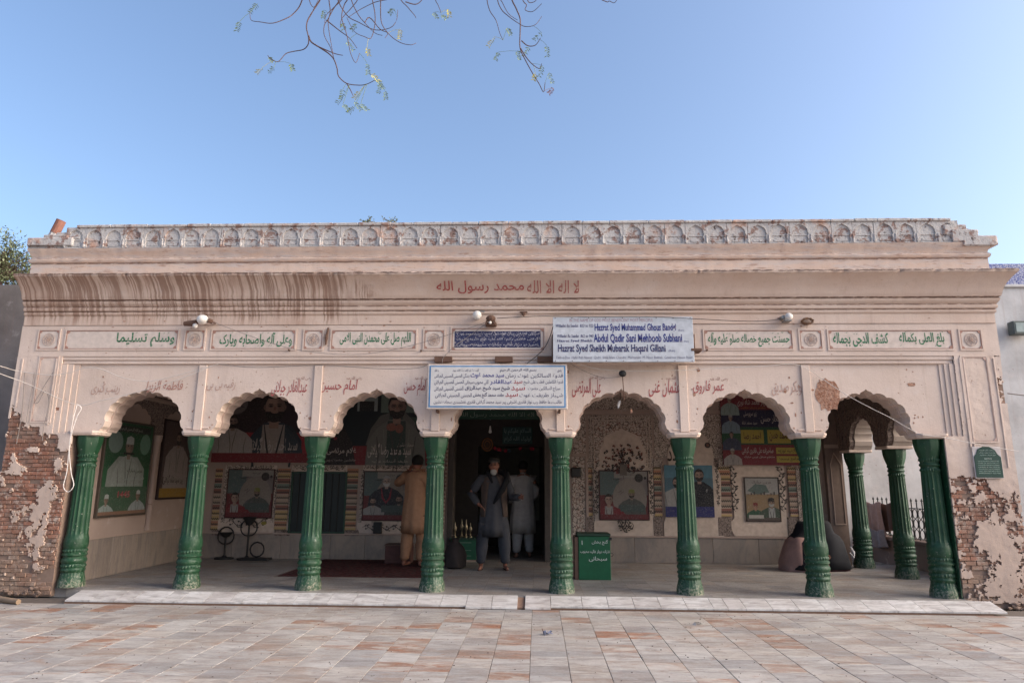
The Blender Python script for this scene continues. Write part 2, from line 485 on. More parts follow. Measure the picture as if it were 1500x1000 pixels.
def m_bands(name):
    """painted shaft with rows of dark, ochre, green and rust lozenges"""
    t = NT(name)
    x, y, z = t.xyz()
    zz = t.math('MULTIPLY', z, 11)
    cell = t.math('FLOOR', zz); fr = t.math('FRACT', zz)
    cv = t.n('CombineXYZ'); t.put(cv.inputs[0], cell); wn = t.n('TexWhiteNoise', noise_dimensions='2D'); t.link(cv.outputs[0], wn.inputs['Vector'])
    cr = t.n('ValToRGB'); t.link(wn.outputs['Value'], cr.inputs[0]); e = cr.color_ramp; e.interpolation = 'CONSTANT'
    st = [(0, (.33, .16, .10)), (.25, (.38, .26, .13)), (.5, (.15, .17, .14)), (.7, (.30, .22, .17)), (.85, (.21, .10, .08))]
    while len(e.elements) < len(st): e.elements.new(.5)
    for q, (p, c) in zip(e.elements, st): q.position = p; q.color = (*c, 1)
    col = cr.outputs[0]
    zig = t.math('ABSOLUTE', t.math('SUBTRACT', t.math('FRACT', t.math('MULTIPLY', t.math('ADD', x, y), 30)), .5))
    d = t.math('ABSOLUTE', t.math('SUBTRACT', fr, t.math('ADD', t.math('MULTIPLY', zig, .5), .25)))
    col = t.mix(t.ramp(d, .17, .10), col, (.055, .05, .045))
    col = t.mix(t.ramp(fr, .10, .04), col, (.42, .33, .28))
    return t.out(col, .8, .2)

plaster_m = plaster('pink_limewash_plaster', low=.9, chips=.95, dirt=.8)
plaster_p = plaster('pier_plaster', low=1.5, chips=1.0, dirt=1.0)
cornice_m = plaster('rain_streaked_plaster', streaks=True, dirt=.9, a=(.61, .475, .395), b=(.54, .39, .31))
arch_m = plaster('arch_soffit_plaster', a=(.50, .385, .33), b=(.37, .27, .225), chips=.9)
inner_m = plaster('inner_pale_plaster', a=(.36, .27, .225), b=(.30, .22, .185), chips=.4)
white_m = plaster('weathered_white_plaster', a=(.58, .56, .55), b=(.38, .365, .36), chips=1.0, dirt=.9)
dark_m = plain('old_dark_plaster', (.16, .125, .115), .9)
para_m = m_parapet()
brick_m = m_brick()
mortar_m = plain('earth_mortar', (.20, .135, .105), .95)
green_m = m_green()
tile_m = m_marble('courtyard_marble', dark=.86, warm=1.2)
kerb_m = m_marble('edging_marble', warm=.1, dark=1.08, pale=True)
sheet_m = m_marble('courtyard_far_marble', object_random=False, joints=True, dark=.8)
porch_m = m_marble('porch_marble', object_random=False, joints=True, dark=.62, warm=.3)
joint_m = plain('tile_joint_grout', (.11, .085, .07), .95)
dado_m = m_marble('dado_marble', object_random=True, dark=.72, warm=.6, pale='tan')
print_m = m_attr()
CREAM = (.47, .365, .30)
cream_m = plain('cream_limewash', CREAM, .85)
flor_a = m_floral('dense_floral_painting', (.46, .37, .31), (.055, .045, .04), 17, fg2=(.15, .06, .045))
flor_b = m_floral('fine_border_painting', (.46, .37, .31), (.06, .045, .04), 24)
flor_c = m_floral('dark_carved_painting', (.22, .165, .14), (.05, .035, .03), 22)
bands_m = m_bands('banded_painted_shaft')
frame_red = plain('painted_red_outline', (.33, .185, .145), .85)
steel_m = plain('dull_steel', (.25, .24, .23), .5, .6)
rust_m = plain('rusty_metal', (.12, .065, .045), .85)
black_m = plain('black_iron', (.018, .017, .017), .55)
wire_m = plain('grey_cable', (.20, .17, .155), .7)
wirew_m = plain('pale_cable', (.52, .46, .42), .7)
globe_m = plain('frosted_lamp_glass', (.68, .63, .58), .35)
wood_m = plain('brown_wood', (.10, .055, .04), .6)

# ---------------------------------------------------------------- Arabic shaping into presentation forms
_F = {}
def _reg(ch, base, n): _F[ch] = (base, n)
_c = 0xFE8D
for ch, n in zip('اب', (2, 4)): _reg(ch, _c, n); _c += n
_reg('ة', 0xFE93, 2)
_c = 0xFE95
for ch, n in zip('تثجحخدذرزسشصضطظعغفقكلمنهوىي', (4, 4, 4, 4, 4, 2, 2, 2, 2, 4, 4, 4, 4, 4, 4, 4, 4, 4, 4, 4, 4, 4, 4, 4, 2, 2, 4)): _reg(ch, _c, n); _c += n
for ch, b, n in (('آ', 0xFE81, 2), ('أ', 0xFE83, 2), ('ؤ', 0xFE85, 2), ('إ', 0xFE87, 2), ('ئ', 0xFE89, 4), ('پ', 0xFB56, 4), ('ٹ', 0xFB66, 4), ('چ', 0xFB7A, 4),
                 ('ڈ', 0xFB88, 2), ('ڑ', 0xFB8C, 2), ('ک', 0xFB8E, 4), ('گ', 0xFB92, 4), ('ں', 0xFB9E, 2), ('ہ', 0xFBA6, 4), ('ے', 0xFBAE, 2), ('ی', 0xFBFC, 4), ('ء', 0xFE80, 1)): _reg(ch, b, n)
def shape(s):
    out = []; i = 0
    while i < len(s):
        ch = s[i]
        if ch not in _F: out.append(ch); i += 1; continue
        b, n = _F[ch]
        prev = i > 0 and s[i - 1] in _F and _F[s[i - 1]][1] == 4
        if ch == 'ل' and i + 1 < len(s) and s[i + 1] in 'اآأإ':
            lb = {'آ': 0xFEF5, 'أ': 0xFEF7, 'إ': 0xFEF9, 'ا': 0xFEFB}[s[i + 1]]
            out.append(chr(lb + (1 if prev else 0))); i += 2; continue
        nxt = i + 1 < len(s) and s[i + 1] in _F and n == 4 and _F[s[i + 1]][1] > 1
        if n == 1: k = 0
        elif n == 2: k = 1 if prev else 0
        else: k = (3 if nxt else 1) if prev else (2 if nxt else 0)
        out.append(chr(b + k)); i += 1
    return ''.join(reversed(out))

# ---------------------------------------------------------------- planes that carry lettering and print
class Frame:
    """origin at lower left, s runs right as seen from the front, n points out of the surface"""
    def __init__(s, o, sd=(1, 0, 0), n=(0, -1, 0), up=(0, 0, 1)):
        s.o, s.s, s.n, s.up = Vector(o), Vector(sd), Vector(n), Vector(up)
    def p(s, a, b, e=0): return s.o + s.s * a + s.up * b + s.n * e
def front(x, z, y): return Frame((x, y, z))

JOBS = []
def letters(body, fr, a0, b0, a1, b1, mat, parent, e=.004, bold=.012, arabic=True, shear=0, name='lettering', keep=True):
    JOBS.append((shape(body) if arabic else body, fr, (a0, b0, a1, b1), mat, parent, e, bold, shear, name))
def ink(c, rough=.7):
    k = ('ink', c)
    if k not in _cache:
        t = NT('paint_%s' % 'ink')
        n = t.noise(t.pos, 42, 5, .75)
        col = t.mix(t.ramp(n, .52, .64, 0, .6), hexc(c), (.45, .33, .28))
        _cache[k] = t.out(col, rough, .25)
    return _cache[k]
def finish_letters():
    tmp = []
    for j in JOBS:
        c = bpy.data.curves.new('tmp_text', 'FONT'); c.body = j[0]; c.resolution_u = 2; c.offset = j[6]; c.shear = j[7]
        o = bpy.data.objects.new('tmp_text', c); COL.objects.link(o); tmp.append(o)
    bpy.context.view_layer.update()
    dg = bpy.context.evaluated_depsgraph_get()
    for o, (body, fr, (a0, b0, a1, b1), mat, parent, e, bold, sh, name) in zip(tmp, JOBS):
        me = bpy.data.meshes.new_from_object(o.evaluated_get(dg))
        me.name = name
        if not me.vertices: continue
        xs = [v.co.x for v in me.vertices]; ys = [v.co.y for v in me.vertices]
        x0, x1, y0, y1 = min(xs), max(xs), min(ys), max(ys)
        off = wloc(parent)
        for v in me.vertices:
            v.co = fr.p(a0 + (v.co.x - x0) / (x1 - x0) * (a1 - a0), b0 + (v.co.y - y0) / (y1 - y0) * (b1 - b0), e) - off
        hh = (b1 - b0)
        for v in me.vertices:
            q = v.co + off; v.co += (fr.s * noise.noise(q * 16 + Vector((3, 1, 7))) + fr.up * noise.noise(q * 16 + Vector((9, 4, 2)))) * hh * .034
        me.materials.clear(); me.materials.append(mat)
        ob = bpy.data.objects.new(name, me); COL.objects.link(ob); ob.parent = parent
    for o in tmp:
        c = o.data; bpy.data.objects.remove(o); bpy.data.curves.remove(c)

class Print:
    def __init__(s, fr, e=.002, clip=None): s.fr, s.mb, s.e, s.k, s.clip = fr, MB(), e, 0, clip
    def poly(s, pts, c):
        if s.clip:
            for ax, lim, sg_ in ((0, 0, 1), (0, s.clip[0], -1), (1, 0, 1), (1, s.clip[1], -1)):
                out = []
                for i in range(len(pts)):
                    p, q = pts[i - 1], pts[i]
                    ip, iq = (p[ax] - lim) * sg_ >= 0, (q[ax] - lim) * sg_ >= 0
                    if ip != iq:
                        t = (lim - p[ax]) / (q[ax] - p[ax]); out.append((p[0] + (q[0] - p[0]) * t, p[1] + (q[1] - p[1]) * t))
                    if iq: out.append(q)
                pts = out
                if len(pts) < 3: return s
        s.k += 1
        e = s.e + s.k * .00012
        tris = tessellate_polygon([[Vector((a, b, 0)) for a, b in pts]])
        s.mb.add([s.fr.p(a, b, e) for a, b in pts], [tuple(t) for t in tris], hexc(c)); return s
    def rect(s, a0, b0, a1, b1, c): return s.poly([(a0, b0), (a1, b0), (a1, b1), (a0, b1)], c)
    def ell(s, a, b, ra, rb, c, t0=0, t1=360, n=18):
        return s.poly([(a + ra * math.cos(R(t0 + (t1 - t0) * i / n)), b + rb * math.sin(R(t0 + (t1 - t0) * i / n))) for i in range(n + (0 if t1 - t0 == 360 else 1))], c)
    def stroke(s, pts, w, c):
        s.k += 1; e = s.e + s.k * .00012
        n = len(pts); vs, fs = [], []
        for i, p in enumerate(pts):
            q, r = pts[max(0, i - 1)], pts[min(n - 1, i + 1)]
            dx, dy = r[0] - q[0], r[1] - q[1]; l = math.hypot(dx, dy) or 1
            ww = w * (1 - .6 * abs(2 * i / (n - 1) - 1) ** 2)
            vs += [s.fr.p(p[0] - dy / l * ww, p[1] + dx / l * ww, e), s.fr.p(p[0] + dy / l * ww, p[1] - dx / l * ww, e)]
        for i in range(n - 1): fs.append((2 * i, 2 * i + 1, 2 * i + 3, 2 * i + 2))
        if s.clip:
            W_, H_ = s.clip; ok = []
            for f in fs:
                cc = sum((vs[i] for i in f), Vector()) / 4 - s.fr.o
                if 0 < cc.dot(s.fr.s) < W_ and 0 < cc.dot(s.fr.up) < H_: ok.append(f)
            fs = ok
        s.mb.add(vs, fs, hexc(c)); return s
    def bust(s, cx, cy, h, coat='3a3f45', skin='9a7462', hair='1c1716', beard=None, cap=None, inner=None, w=1.0, glasses=False):
        """generic portrait: cy is the centre of the head, h its height"""
        H = h / 2
        s.poly([(cx - 1.9 * h * w, cy - 3.1 * h), (cx - 1.75 * h * w, cy - 1.5 * h), (cx - 1.2 * h * w, cy - .95 * h), (cx - .35 * h, cy - .55 * h), (cx + .35 * h, cy - .55 * h),
                (cx + 1.2 * h * w, cy - .95 * h), (cx + 1.75 * h * w, cy - 1.5 * h), (cx + 1.9 * h * w, cy - 3.1 * h)], coat)
        if inner: s.poly([(cx - .45 * h, cy - 3.1 * h), (cx - .4 * h, cy - .62 * h), (cx + .4 * h, cy - .62 * h), (cx + .45 * h, cy - 3.1 * h)], inner)
        s.rect(cx - .17 * h, cy - .75 * h, cx + .17 * h, cy - .3 * h, skin)
        s.ell(cx, cy + .06 * h, .42 * h, .54 * h, hair)
        s.ell(cx, cy, .36 * h, .48 * h, skin)
        dk = lambda c, f: ''.join('%02x' % int(int(c[i:i + 2], 16) * f) for i in (0, 2, 4))
        s.ell(cx + .10 * h, cy - .02 * h, .25 * h, .44 * h, dk(skin, .86), -90, 90)
        s.ell(cx - .1 * h, cy + .20 * h, .16 * h, .10 * h, dk(skin, 1.12), n=10)
        for q in (-1, 1): s.ell(cx + q * .37 * h, cy + .0 * h, .045 * h, .10 * h, dk(skin, .8), n=8); s.ell(cx + q * .16 * h, cy + .05 * h, .10 * h, .06 * h, dk(skin, .78), n=10)
        s.ell(cx, cy + .16 * h, .38 * h, .37 * h, hair, 25, 155)
        for q in (-1, 1):
            s.stroke([(cx + q * .35 * h, cy - .6 * h), (cx + q * .22 * h, cy - 1.3 * h), (cx + q * .1 * h, cy - 1.9 * h), (cx + q * .08 * h, cy - 2.8 * h)], .035 * h, dk(coat, .6))
            s.stroke([(cx + q * 1.2 * h * w, cy - 1.3 * h), (cx + q * 1.05 * h * w, cy - 2.1 * h), (cx + q * 1.15 * h * w, cy - 2.9 * h)], .04 * h, dk(coat, .7))
            s.stroke([(cx + q * .8 * h * w, cy - 1.0 * h), (cx + q * .7 * h * w, cy - 1.8 * h)], .03 * h, dk(coat, 1.15))
        if beard: s.ell(cx, cy - .12 * h, .37 * h, .42 * h, beard, 185, 355); s.ell(cx, cy - .17 * h, .13 * h, .05 * h, skin)
        if cap: s.poly([(cx - .4 * h, cy + .15 * h), (cx - .36 * h, cy + .55 * h), (cx, cy + .66 * h), (cx + .36 * h, cy + .55 * h), (cx + .4 * h, cy + .15 * h)], cap)
        for q in (-1, 1):
            s.ell(cx + q * .15 * h, cy + .04 * h, .06 * h, .028 * h, '1a1412', n=8)
            s.rect(cx + q * .15 * h - .08 * h, cy + .1 * h, cx + q * .15 * h + .08 * h, cy + .125 * h, hair)
            if glasses: s.stroke([(cx + q * .15 * h + .1 * h * math.cos(R(30 * i)), cy + .04 * h + .08 * h * math.sin(R(30 * i))) for i in range(13)], .012 * h, '151313')
        s.poly([(cx - .03 * h, cy + .02 * h), (cx + .03 * h, cy + .02 * h), (cx + .05 * h, cy - .1 * h), (cx - .05 * h, cy - .1 * h)], '7d5a4b')
        return s
    def scroll(s, a0, b0, a1, b1, c, w=.004, turns=4, amp=.03):
        """vine along a line with curls and leaves"""
        L = math.hypot(a1 - a0, b1 - b0); dx, dy = (a1 - a0) / L, (b1 - b0) / L
        f = lambda t, o: (a0 + dx * t * L - dy * o, b0 + dy * t * L + dx * o)
        s.stroke([f(i / 40, amp * .5 * math.sin(turns * math.pi * i / 40)) for i in range(41)], w, c)
        for k in range(turns):
            t = (k + .5) / turns; sg = 1 if k % 2 == 0 else -1
            pts = []
            for i in range(12):
                r = amp * .75 * (1 - i / 13); an = i * .55
                pts.append(f(t + sg * 0 + r * math.sin(an) / L, -sg * (r * math.cos(an) - amp * .35)))
            s.stroke(pts, w, c)
            p = f(t, -sg * amp * .3); s.ell(p[0], p[1], w * 2.6, w * 2.2, c, n=8)
            p = f(t + .4 / turns, sg * amp * .8); s.ell(p[0], p[1], w * 3.4, w * 1.6, c, n=8)
        return s
    def build(s, name, parent, **kw): return s.mb.build(name, print_m, parent, **kw)

# ================================================================ SETTING: ground, paving, porch floor
gr = MB(); gr.add([(-150, -150, -.03), (150, -150, -.03), (150, 200, -.03), (-150, 200, -.03)], [(0, 1, 2, 3)])
tag(gr.build('ground', sheet_m), kind='structure')
PY0, PY1, PX0, PX1 = 4.76, 8.12, -7.6, 6.6
bed = MB(); bed.box(PX0, PX1, PY0, PY1 + .4, -.028, -.010)
paving = tag(bed.build('courtyard_paving', joint_m), kind='structure')
tiles = []
nx0 = int(math.floor((PX0 + .065) / .305))
rows = {}
for i in range(nx0, 23):
    x = -.065 + .305 * i
    y = PY0 + random.choice([0, 0, .04])
    while y < PY1 - .02:
        d = random.choice([.28, .28, .28, .28, .28, .19, .14]) if random.random() < .6 else .28
        y2 = min(y + d, PY1)
        if PY1 - y2 < .07: y2 = PY1
        tiles.append((x, x + .305, y, y2)); y = y2
def vis(t):
    cx, cy = (t[0] + t[1]) / 2, (t[2] + t[3]) / 2
    return -.79 * cy - .15 < cx < .71 * cy + .25
tiles.sort(key=lambda t: (not vis(t), t[2]))
near, rest = tiles[:298], tiles[298:]
meshes = {}
for x0, x1, y0, y1 in near:
    d = round(y1 - y0, 3)
    if d not in meshes:
        m = MB(); m.box(.002, .303, .002, d - .002, -.010, 0, .0018); meshes[d] = m.mesh('tile', tile_m)
    o = inst(meshes[d], 'tile', paving, (x0, y0, random.uniform(-.0012, .0012)))
    o.rotation_euler = (random.uniform(-.003, .003), random.uniform(-.003, .003), 0)
m = MB()
for x0, x1, y0, y1 in rest: m.box(x0 + .002, x1 - .002, y0 + .002, y1 - .002, -.010, random.uniform(-.001, .001))
tag(m.build('tile', tile_m, paving), kind='stuff')

F = 8.572                  # plane of the facade
XL, XR = -6.88, 5.80       # its ends
CX = [-5.863, -4.383, -2.849, -1.306, .288, 1.842, 3.386, 4.859]
ZC, ZA = 1.9685, 2.025     # top of the green capitals, top of the white abacus
YB = 12.0                  # back wall of the porch
fl = MB(); fl.box(-5.6, 5.0, 8.44, 8.66, -.02, .1); fl.box(XL + .1, 6.0, 8.6605, YB + .1, -.02, .1); fl.box(-1.1, .6, YB + .1, 16, -.02, .1); fl.box(6.0, 9.5, 9.0, 13.2, -.02, .07)
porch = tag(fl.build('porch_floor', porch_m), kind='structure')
# sloping white edging
x = -5.52; gap_done = False
while x < 5.02:
    wd = .295 if random.random() < .8 else random.choice([.16, .2, .36])
    fx = 0
    pd = .05 if -.93 < x + .15 < .28 else 0
    if not gap_done and x > -.50: x += .085; gap_done = True
    m = MB()
    a, b = x + .002, x + wd - .003
    y0, y1 = 8.155 - pd, 8.438
    z0 = .034 - pd * .2
    m.add([(a, y0, z0), (b, y0, z0), (b, y1, .104), (a, y1, .104), (a, y0, z0 - .018), (b, y0, z0 - .018), (b, y1, .07), (a, y1, .07)],
          [(0, 1, 2, 3), (0, 4, 5, 1), (1, 5, 6, 2), (3, 7, 4, 0), (4, 7, 6, 5)])
    o = m.build('edging_tile', kerb_m, porch, at0=(x, y0, 0))
    x += wd
m = MB()
m.add([(-5.53, 8.163, -.01), (-.5, 8.163, -.01), (-.5, 8.44, -.01), (-5.53, 8.44, -.01), (-5.53, 8.163, .015), (-.5, 8.163, .015), (-.5, 8.44, .083), (-5.53, 8.44, .083)],
      [(0, 1, 5, 4), (4, 5, 6, 7), (1, 2, 6, 5), (3, 0, 4, 7)])
m.add([(-.42, 8.163, -.01), (5.05, 8.163, -.01), (5.05, 8.44, -.01), (-.42, 8.44, -.01), (-.42, 8.163, .015), (5.05, 8.163, .015), (5.05, 8.44, .083), (-.42, 8.44, .083)],
      [(0, 1, 5, 4), (4, 5, 6, 7), (1, 2, 6, 5), (3, 0, 4, 7)])
m.build('edging_bed', plain('edging_mortar', (.20, .12, .085), .9), porch)

# ================================================================ THE PORTICO
portico = empty('shrine_portico', 'long pink plastered arcade with seven cusped arches and green columns', 'building', (0, F, 0))

# ---- columns
def column_rings():
    z = lambda v: (867 - v) * (ZC - .1) / 229.0
    P = [(867, .158, .55, 0, 0), (860, .156, .5, 0, 0), (856, .150, .4, 0, .0), (850, .136, .25, 0, .004), (846, .128, .1, 0, .006), (844, .137, 0, 0, 0), (842, .141, 0, 0, 0), (840, .132, 0, 0, 0),
         (838.5, .131, 0, 0, .0), (837.5, .139, 0, 0, .009), (835.5, .140, 0, 0, .011), (834, .133, 0, 0, .004), (833, .130, 0, 0, 0), (831, .140, 0, 0, 0), (828.5, .147, 0, 0, 0), (826, .142, 0, 0, 0), (824, .128, 0, 0, 0),
         (822, .130, 0, 0, 0), (820.5, .143, 0, 0, 0), (818.5, .143, 0, 0, 0), (817, .130, 0, 0, 0), (815.5, .131, 0, 0, .004), (814, .139, 0, 0, .011), (812.5, .136, 0, 0, .009), (811, .128, 0, 0, 0),
         (808, .137, 0, 0, 0), (802, .141, 0, 0, 0), (796, .136, 0, 0, 0), (791, .127, 0, .002, 0), (788, .122, 0, .009, 0), (780, .121, 0, .011, 0), (740, .116, 0, .011, 0), (700, .109, 0, .011, 0), (690, .107, 0, .010, 0),
         (687, .107, 0, .003, .002), (685.5, .112, 0, 0, .009), (683.5, .110, 0, 0, .010), (682, .102, 0, 0, 0), (679.5, .101, 0, 0, 0), (678.5, .112, 0, 0, 0), (677, .117, 0, 0, 0), (675.5, .112, 0, 0, 0), (674.5, .102, 0, 0, 0), (672, .103, 0, 0, .002),
         (670.5, .113, 0, 0, .010), (668.5, .114, .1, 0, .009), (667, .110, .3, 0, .0), (663, .120, .6, 0, 0), (655, .138, .8, 0, 0), (647, .150, .92, 0, 0), (644, .151, .97, 0, 0), (638, .153, .97, 0, 0)]
    return [(z(v), r, sq, fl_, bd) for v, r, sq, fl_, bd in P]
def column_parts():
    rings = column_rings(); n = 96
    def mk(rs, name):
        b = MB(); vs = []
        for z, r, sq, fl_, bd in rs:
            for k in range(n):
                a = 2 * math.pi * k / n
                m = max(abs(math.cos(a)), abs(math.sin(a)))
                m8 = max(m, abs(math.cos(a - math.pi / 4)) * 1.06, abs(math.sin(a - math.pi / 4)) * 1.06)
                rr = r * (1 - sq) + r / m8 * sq
                rr -= fl_ * abs(math.sin(8 * a)) ** .7
                if bd: rr += bd * (math.cos(24 * a) * .6 - .2)
                vs.append((rr * math.cos(a), rr * math.sin(a), z))
        fs = [(i * n + k, i * n + (k + 1) % n, (i + 1) * n + (k + 1) % n, (i + 1) * n + k) for i in range(len(rs) - 1) for k in range(n)]
        fs.append(tuple(range(n))[::-1]); fs.append(tuple(len(vs) - n + k for k in range(n)))
        b.add(vs, fs)
        return b.mesh(name, green_m, True)
    return mk(rings[27:38], 'shaft'), mk(rings[:28], 'base'), mk(rings[37:], 'capital')
sh_me, ba_me, ca_me = column_parts()
CYc = F + .165
def put_column(x, y, sc=1.0, rz=0):
    c = inst(sh_me, 'column', portico, (x, y, .1), (1, 1, sc), rz)
    for me, nm in ((ba_me, 'base'), (ca_me, 'capital')):
        o = bpy.data.objects.new(nm, me); COL.objects.link(o); o.parent = c
    return c
for i, x in enumerate(CX): put_column(x, CYc, 1, R(random.uniform(-1.5, 1.5)))
SCOL = [(5.30, 10.42), (5.27, 11.66)]
for x, y in SCOL: put_column(x, y, .975, 0)

# ---- cusped arch outline, half-width hw, centred on 0
def cusp(hw, z0, peak, grow=0.0, ab=.06):
    """left to right outline from springing to springing"""
    a, cz, bb = hw - .0 , z0 + .13, peak - .065 - (z0 + .13)
    a -= .02
    N = 9
    pts = []
    cusps = [(a * math.cos(math.pi * (1 - k / N)), cz + bb * math.sin(math.pi * (1 - k / N)) ** .92 if 0 < k < N else cz) for k in range(N + 1)]
    # foot: from the abacus curling in then a small lobe
    pts += [(-hw - .045, z0), (-hw - .03, z0 + .03), (-hw + .0, z0 + .06), (-hw + .012, z0 + .10)]
    for k in range(N):
        p, q = cusps[k], cusps[k + 1]
        mx, mz = (p[0] + q[0]) / 2, (p[1] + q[1]) / 2
        dx, dz = q[0] - p[0], q[1] - p[1]; L = math.hypot(dx, dz)
        nx, nz = -dz / L, dx / L
        if k == N // 2:
            pts += [p, (p[0] * .75, mz + .028), (p[0] * .42, mz + .040), (p[0] * .17, mz + .052), (0, peak), (-p[0] * .17, mz + .052), (-p[0] * .42, mz + .040), (-p[0] * .75, mz + .028)]
        else:
            h = L * .19
            for t in (0, .16, .34, .5, .66, .84):
                b = h * math.sin(math.pi * t) ** .7
                pts.append((p[0] + dx * t + nx * b, p[1] + dz * t + nz * b))
    pts.append(cusps[-1])
    pts += [(hw - .012, z0 + .10), (hw, z0 + .06), (hw + .03, z0 + .03), (hw + .045, z0)]
    return [(x * (1 + grow / hw), z0 + (z - z0) * (1 + grow / (peak - z0))) for x, z in pts]
ZP = 2.585
ARC_Y = F + .05
ZTOP = 2.90
def arch_face(b, xa, xb, z0, z1, y0, y1, hw, peak, grow=0, xf=None):
    cx = (xa + xb) / 2
    o = [(cx + x, z) for x, z in cusp(hw, z0, peak, grow)]
    pts = [(xa, z0), (xa, z1), (xb, z1), (xb, z0)] + o[::-1]
    b.poly(pts, y0, y1)
arc = MB(); inn = MB()
for i in range(7):
    xa, xb = CX[i], CX[i + 1]
    hw = (xb - xa) / 2 - .225
    xa2 = xa if i else XL + .84
    arch_face(arc, xa + (.0006 if i else 0), xb - .0006, ZA, ZTOP, ARC_Y, ARC_Y + .14, hw, ZP)
    arch_face(inn, xa + (.0006 if i else 0), xb - .0006, ZA, ZTOP, ARC_Y + .1405, ARC_Y + .34, hw, ZP, -.022)
arc.box(-6.044, CX[0] - .0006, ARC_Y, ARC_Y + .34, ZA, ZTOP)
arc.box(CX[7] + .0006, 5.044, ARC_Y, ARC_Y + .34, ZA, ZTOP)
arcade = arc.build('arcade_wall', plaster_m, portico)
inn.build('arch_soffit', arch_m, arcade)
# abaci: chamfered white blocks over the capitals
for x in CX:
    m = MB(); y0 = CYc - .185; y1 = CYc + .185; hw = .185
    ch = .05
    rings = [(ZC - .002, -.03), (ZC + .012, -.004), (ZC + .030, 0), (ZC + .032, .008), (ZA + .004, .010)]
    vs, fs = [], []
    for z, g in rings:
        q = [(x - hw - g, y0 + ch), (x - hw - g + ch, y0 - g), (x + hw + g - ch, y0 - g), (x + hw + g, y0 + ch), (x + hw + g, y1 - ch), (x + hw + g - ch, y1), (x - hw - g + ch, y1), (x - hw - g, y1 - ch)]
        vs += [(a, b, z) for a, b in q]
    for r_ in range(len(rings) - 1):
        for k in range(8): fs.append((r_ * 8 + k, r_ * 8 + (k + 1) % 8, r_ * 8 + 8 + (k + 1) % 8, r_ * 8 + 8 + k))
    fs += [tuple(range(8)), tuple(len(vs) - 8 + k for k in range(8))]
    m.add(vs, fs); m.build('abacus', plaster_m, portico)
# pilaster strips between the spandrels, small fillets on both sides
for i, x in enumerate(CX):
    m = MB()
    if 0 < i < 7:
        m.box(x - .055, x + .055, ARC_Y - .022, ARC_Y - .0005, ZA + .012, ZTOP - .012, .006)
        m.box(x - .15, x + .15, ARC_Y - .012, ARC_Y - .0005, ZA + .035, ZA + .055, .004)
        m.build('pilaster_strip', plaster_m, arcade)
# stepped frame round the arcade
m = MB()
zf = 3.0
def band(z0, z1, xa, xb, y, y1): m.box(xa, xb, y, y1, z0, z1, .006)
m.box(-6.27, 5.215, F + .012, F + .2, 2.955, zf - .002)
m.box(-6.27, 5.215, F + .03, F + .2, 2.925, 2.9545)
m.box(-6.27, 5.215, F + .018, F + .2, 2.90, 2.9245, .008)
m.each('frame_moulding', plaster_m, portico)
m = MB()
for sx, xa, xb in ((-1, -6.27, -6.045), (1, 5.045, 5.215)):
    k = (xb - xa) / 3
    for j in range(3):
        if sx > 0: pass
        a_, b_ = (xa + k * j, xa + k * (j + 1)) if sx < 0 else (xb - k * (j + 1), xb - k * j)
        m.box(a_ + .0008, b_ - .0008, F + .010 + .014 * j, F + .33, 1.98, 2.899)
m.each('jamb_moulding', plaster_p, portico)

# ---- frieze band and body of the wall above
m = MB()
m.box(XL, XR, F, F + .36, zf, 3.415)
m.box(XL, XR, F + .02, F + .36, 3.4155, 4.02)
m.box(XL, XR, F + .38, YB + .3, 3.1, 3.3)
m.box(XL + .3, XR - .3, F + .36, F + .60, 2.3 + .6, 3.1)
frieze = m.build('frieze_wall', plaster_m, portico)
m = MB(); m.box(XL, XR, F + .6, YB + .3, 4.0, 4.06); m.build('roof', dark_m, portico)

# ---- cornice swept round three sides
prof = [(.0, 3.418), (.012, 3.418), (.014, 3.545), (.030, 3.552), (.036, 3.562), (.036, 3.585), (.028, 3.592), (.028, 3.598), (.050, 3.606), (.056, 3.618), (.056, 3.640), (.046, 3.650),
        (.046, 3.662), (.060, 3.672), (.078, 3.690), (.088, 3.712), (.088, 3.726), (.074, 3.730), (.074, 3.738), (.100, 3.746), (.104, 3.760), (.112, 3.768), (.120, 3.80), (.140, 3.85), (.172, 3.90),
        (.218, 3.95), (.262, 3.985), (.290, 4.004), (.300, 4.010), (.304, 4.040), (.296, 4.050), (-.02, 4.085)]
def sweep(b, prof, xl, xr, yf, yb, nx=420, rag=None, lat=(1, 1)):
    cols = []
    cols.append(('L', None))
    for i in range(nx + 1): cols.append(('F', i / nx))
    cols.append(('R', None))
    vs = []
    for kind, t in cols:
        for j, (d, z) in enumerate(prof):
            dl, dr = d * lat[0], d * lat[1]
            if kind == 'L': vs.append((xl - dl, yb, z))
            elif kind == 'R': vs.append((xr + dr, yb, z))
            else:
                x = (xl - dl) + (xr + dr - xl + dl) * t
                dd, dz = (0, 0)
                if rag: dd, dz = rag(x, j, d, z)
                vs.append((x, yf - d + dd, z + dz))
    n = len(prof); fs = []
    for c in range(len(cols) - 1):
        for j in range(n - 1): fs.append((c * n + j, c * n + j + 1, (c + 1) * n + j + 1, (c + 1) * n + j))
    b.add(vs, fs)
def rag(x, j, d, z):
    q = noise.noise(Vector((x * 9, 0, 3))) * .5 + noise.noise(Vector((x * 31, 4, 3))) * .5
    wob = noise.noise(Vector((x * 1.3, z * 3, 9))) * .006
    if z > 4.0: return wob + max(0, q - .10) * .05, q * .014
    if 3.72 < z < 3.75 or 3.58 < z < 3.60: return wob - q * .010, q * .004
    return wob + q * .002, q * .0015
m = MB(); sweep(m, prof, XL + .02, XR - .02, F, F + 1.2, rag=rag, lat=(.03, .62))
m.build('cornice', cornice_m, portico, smooth=True)

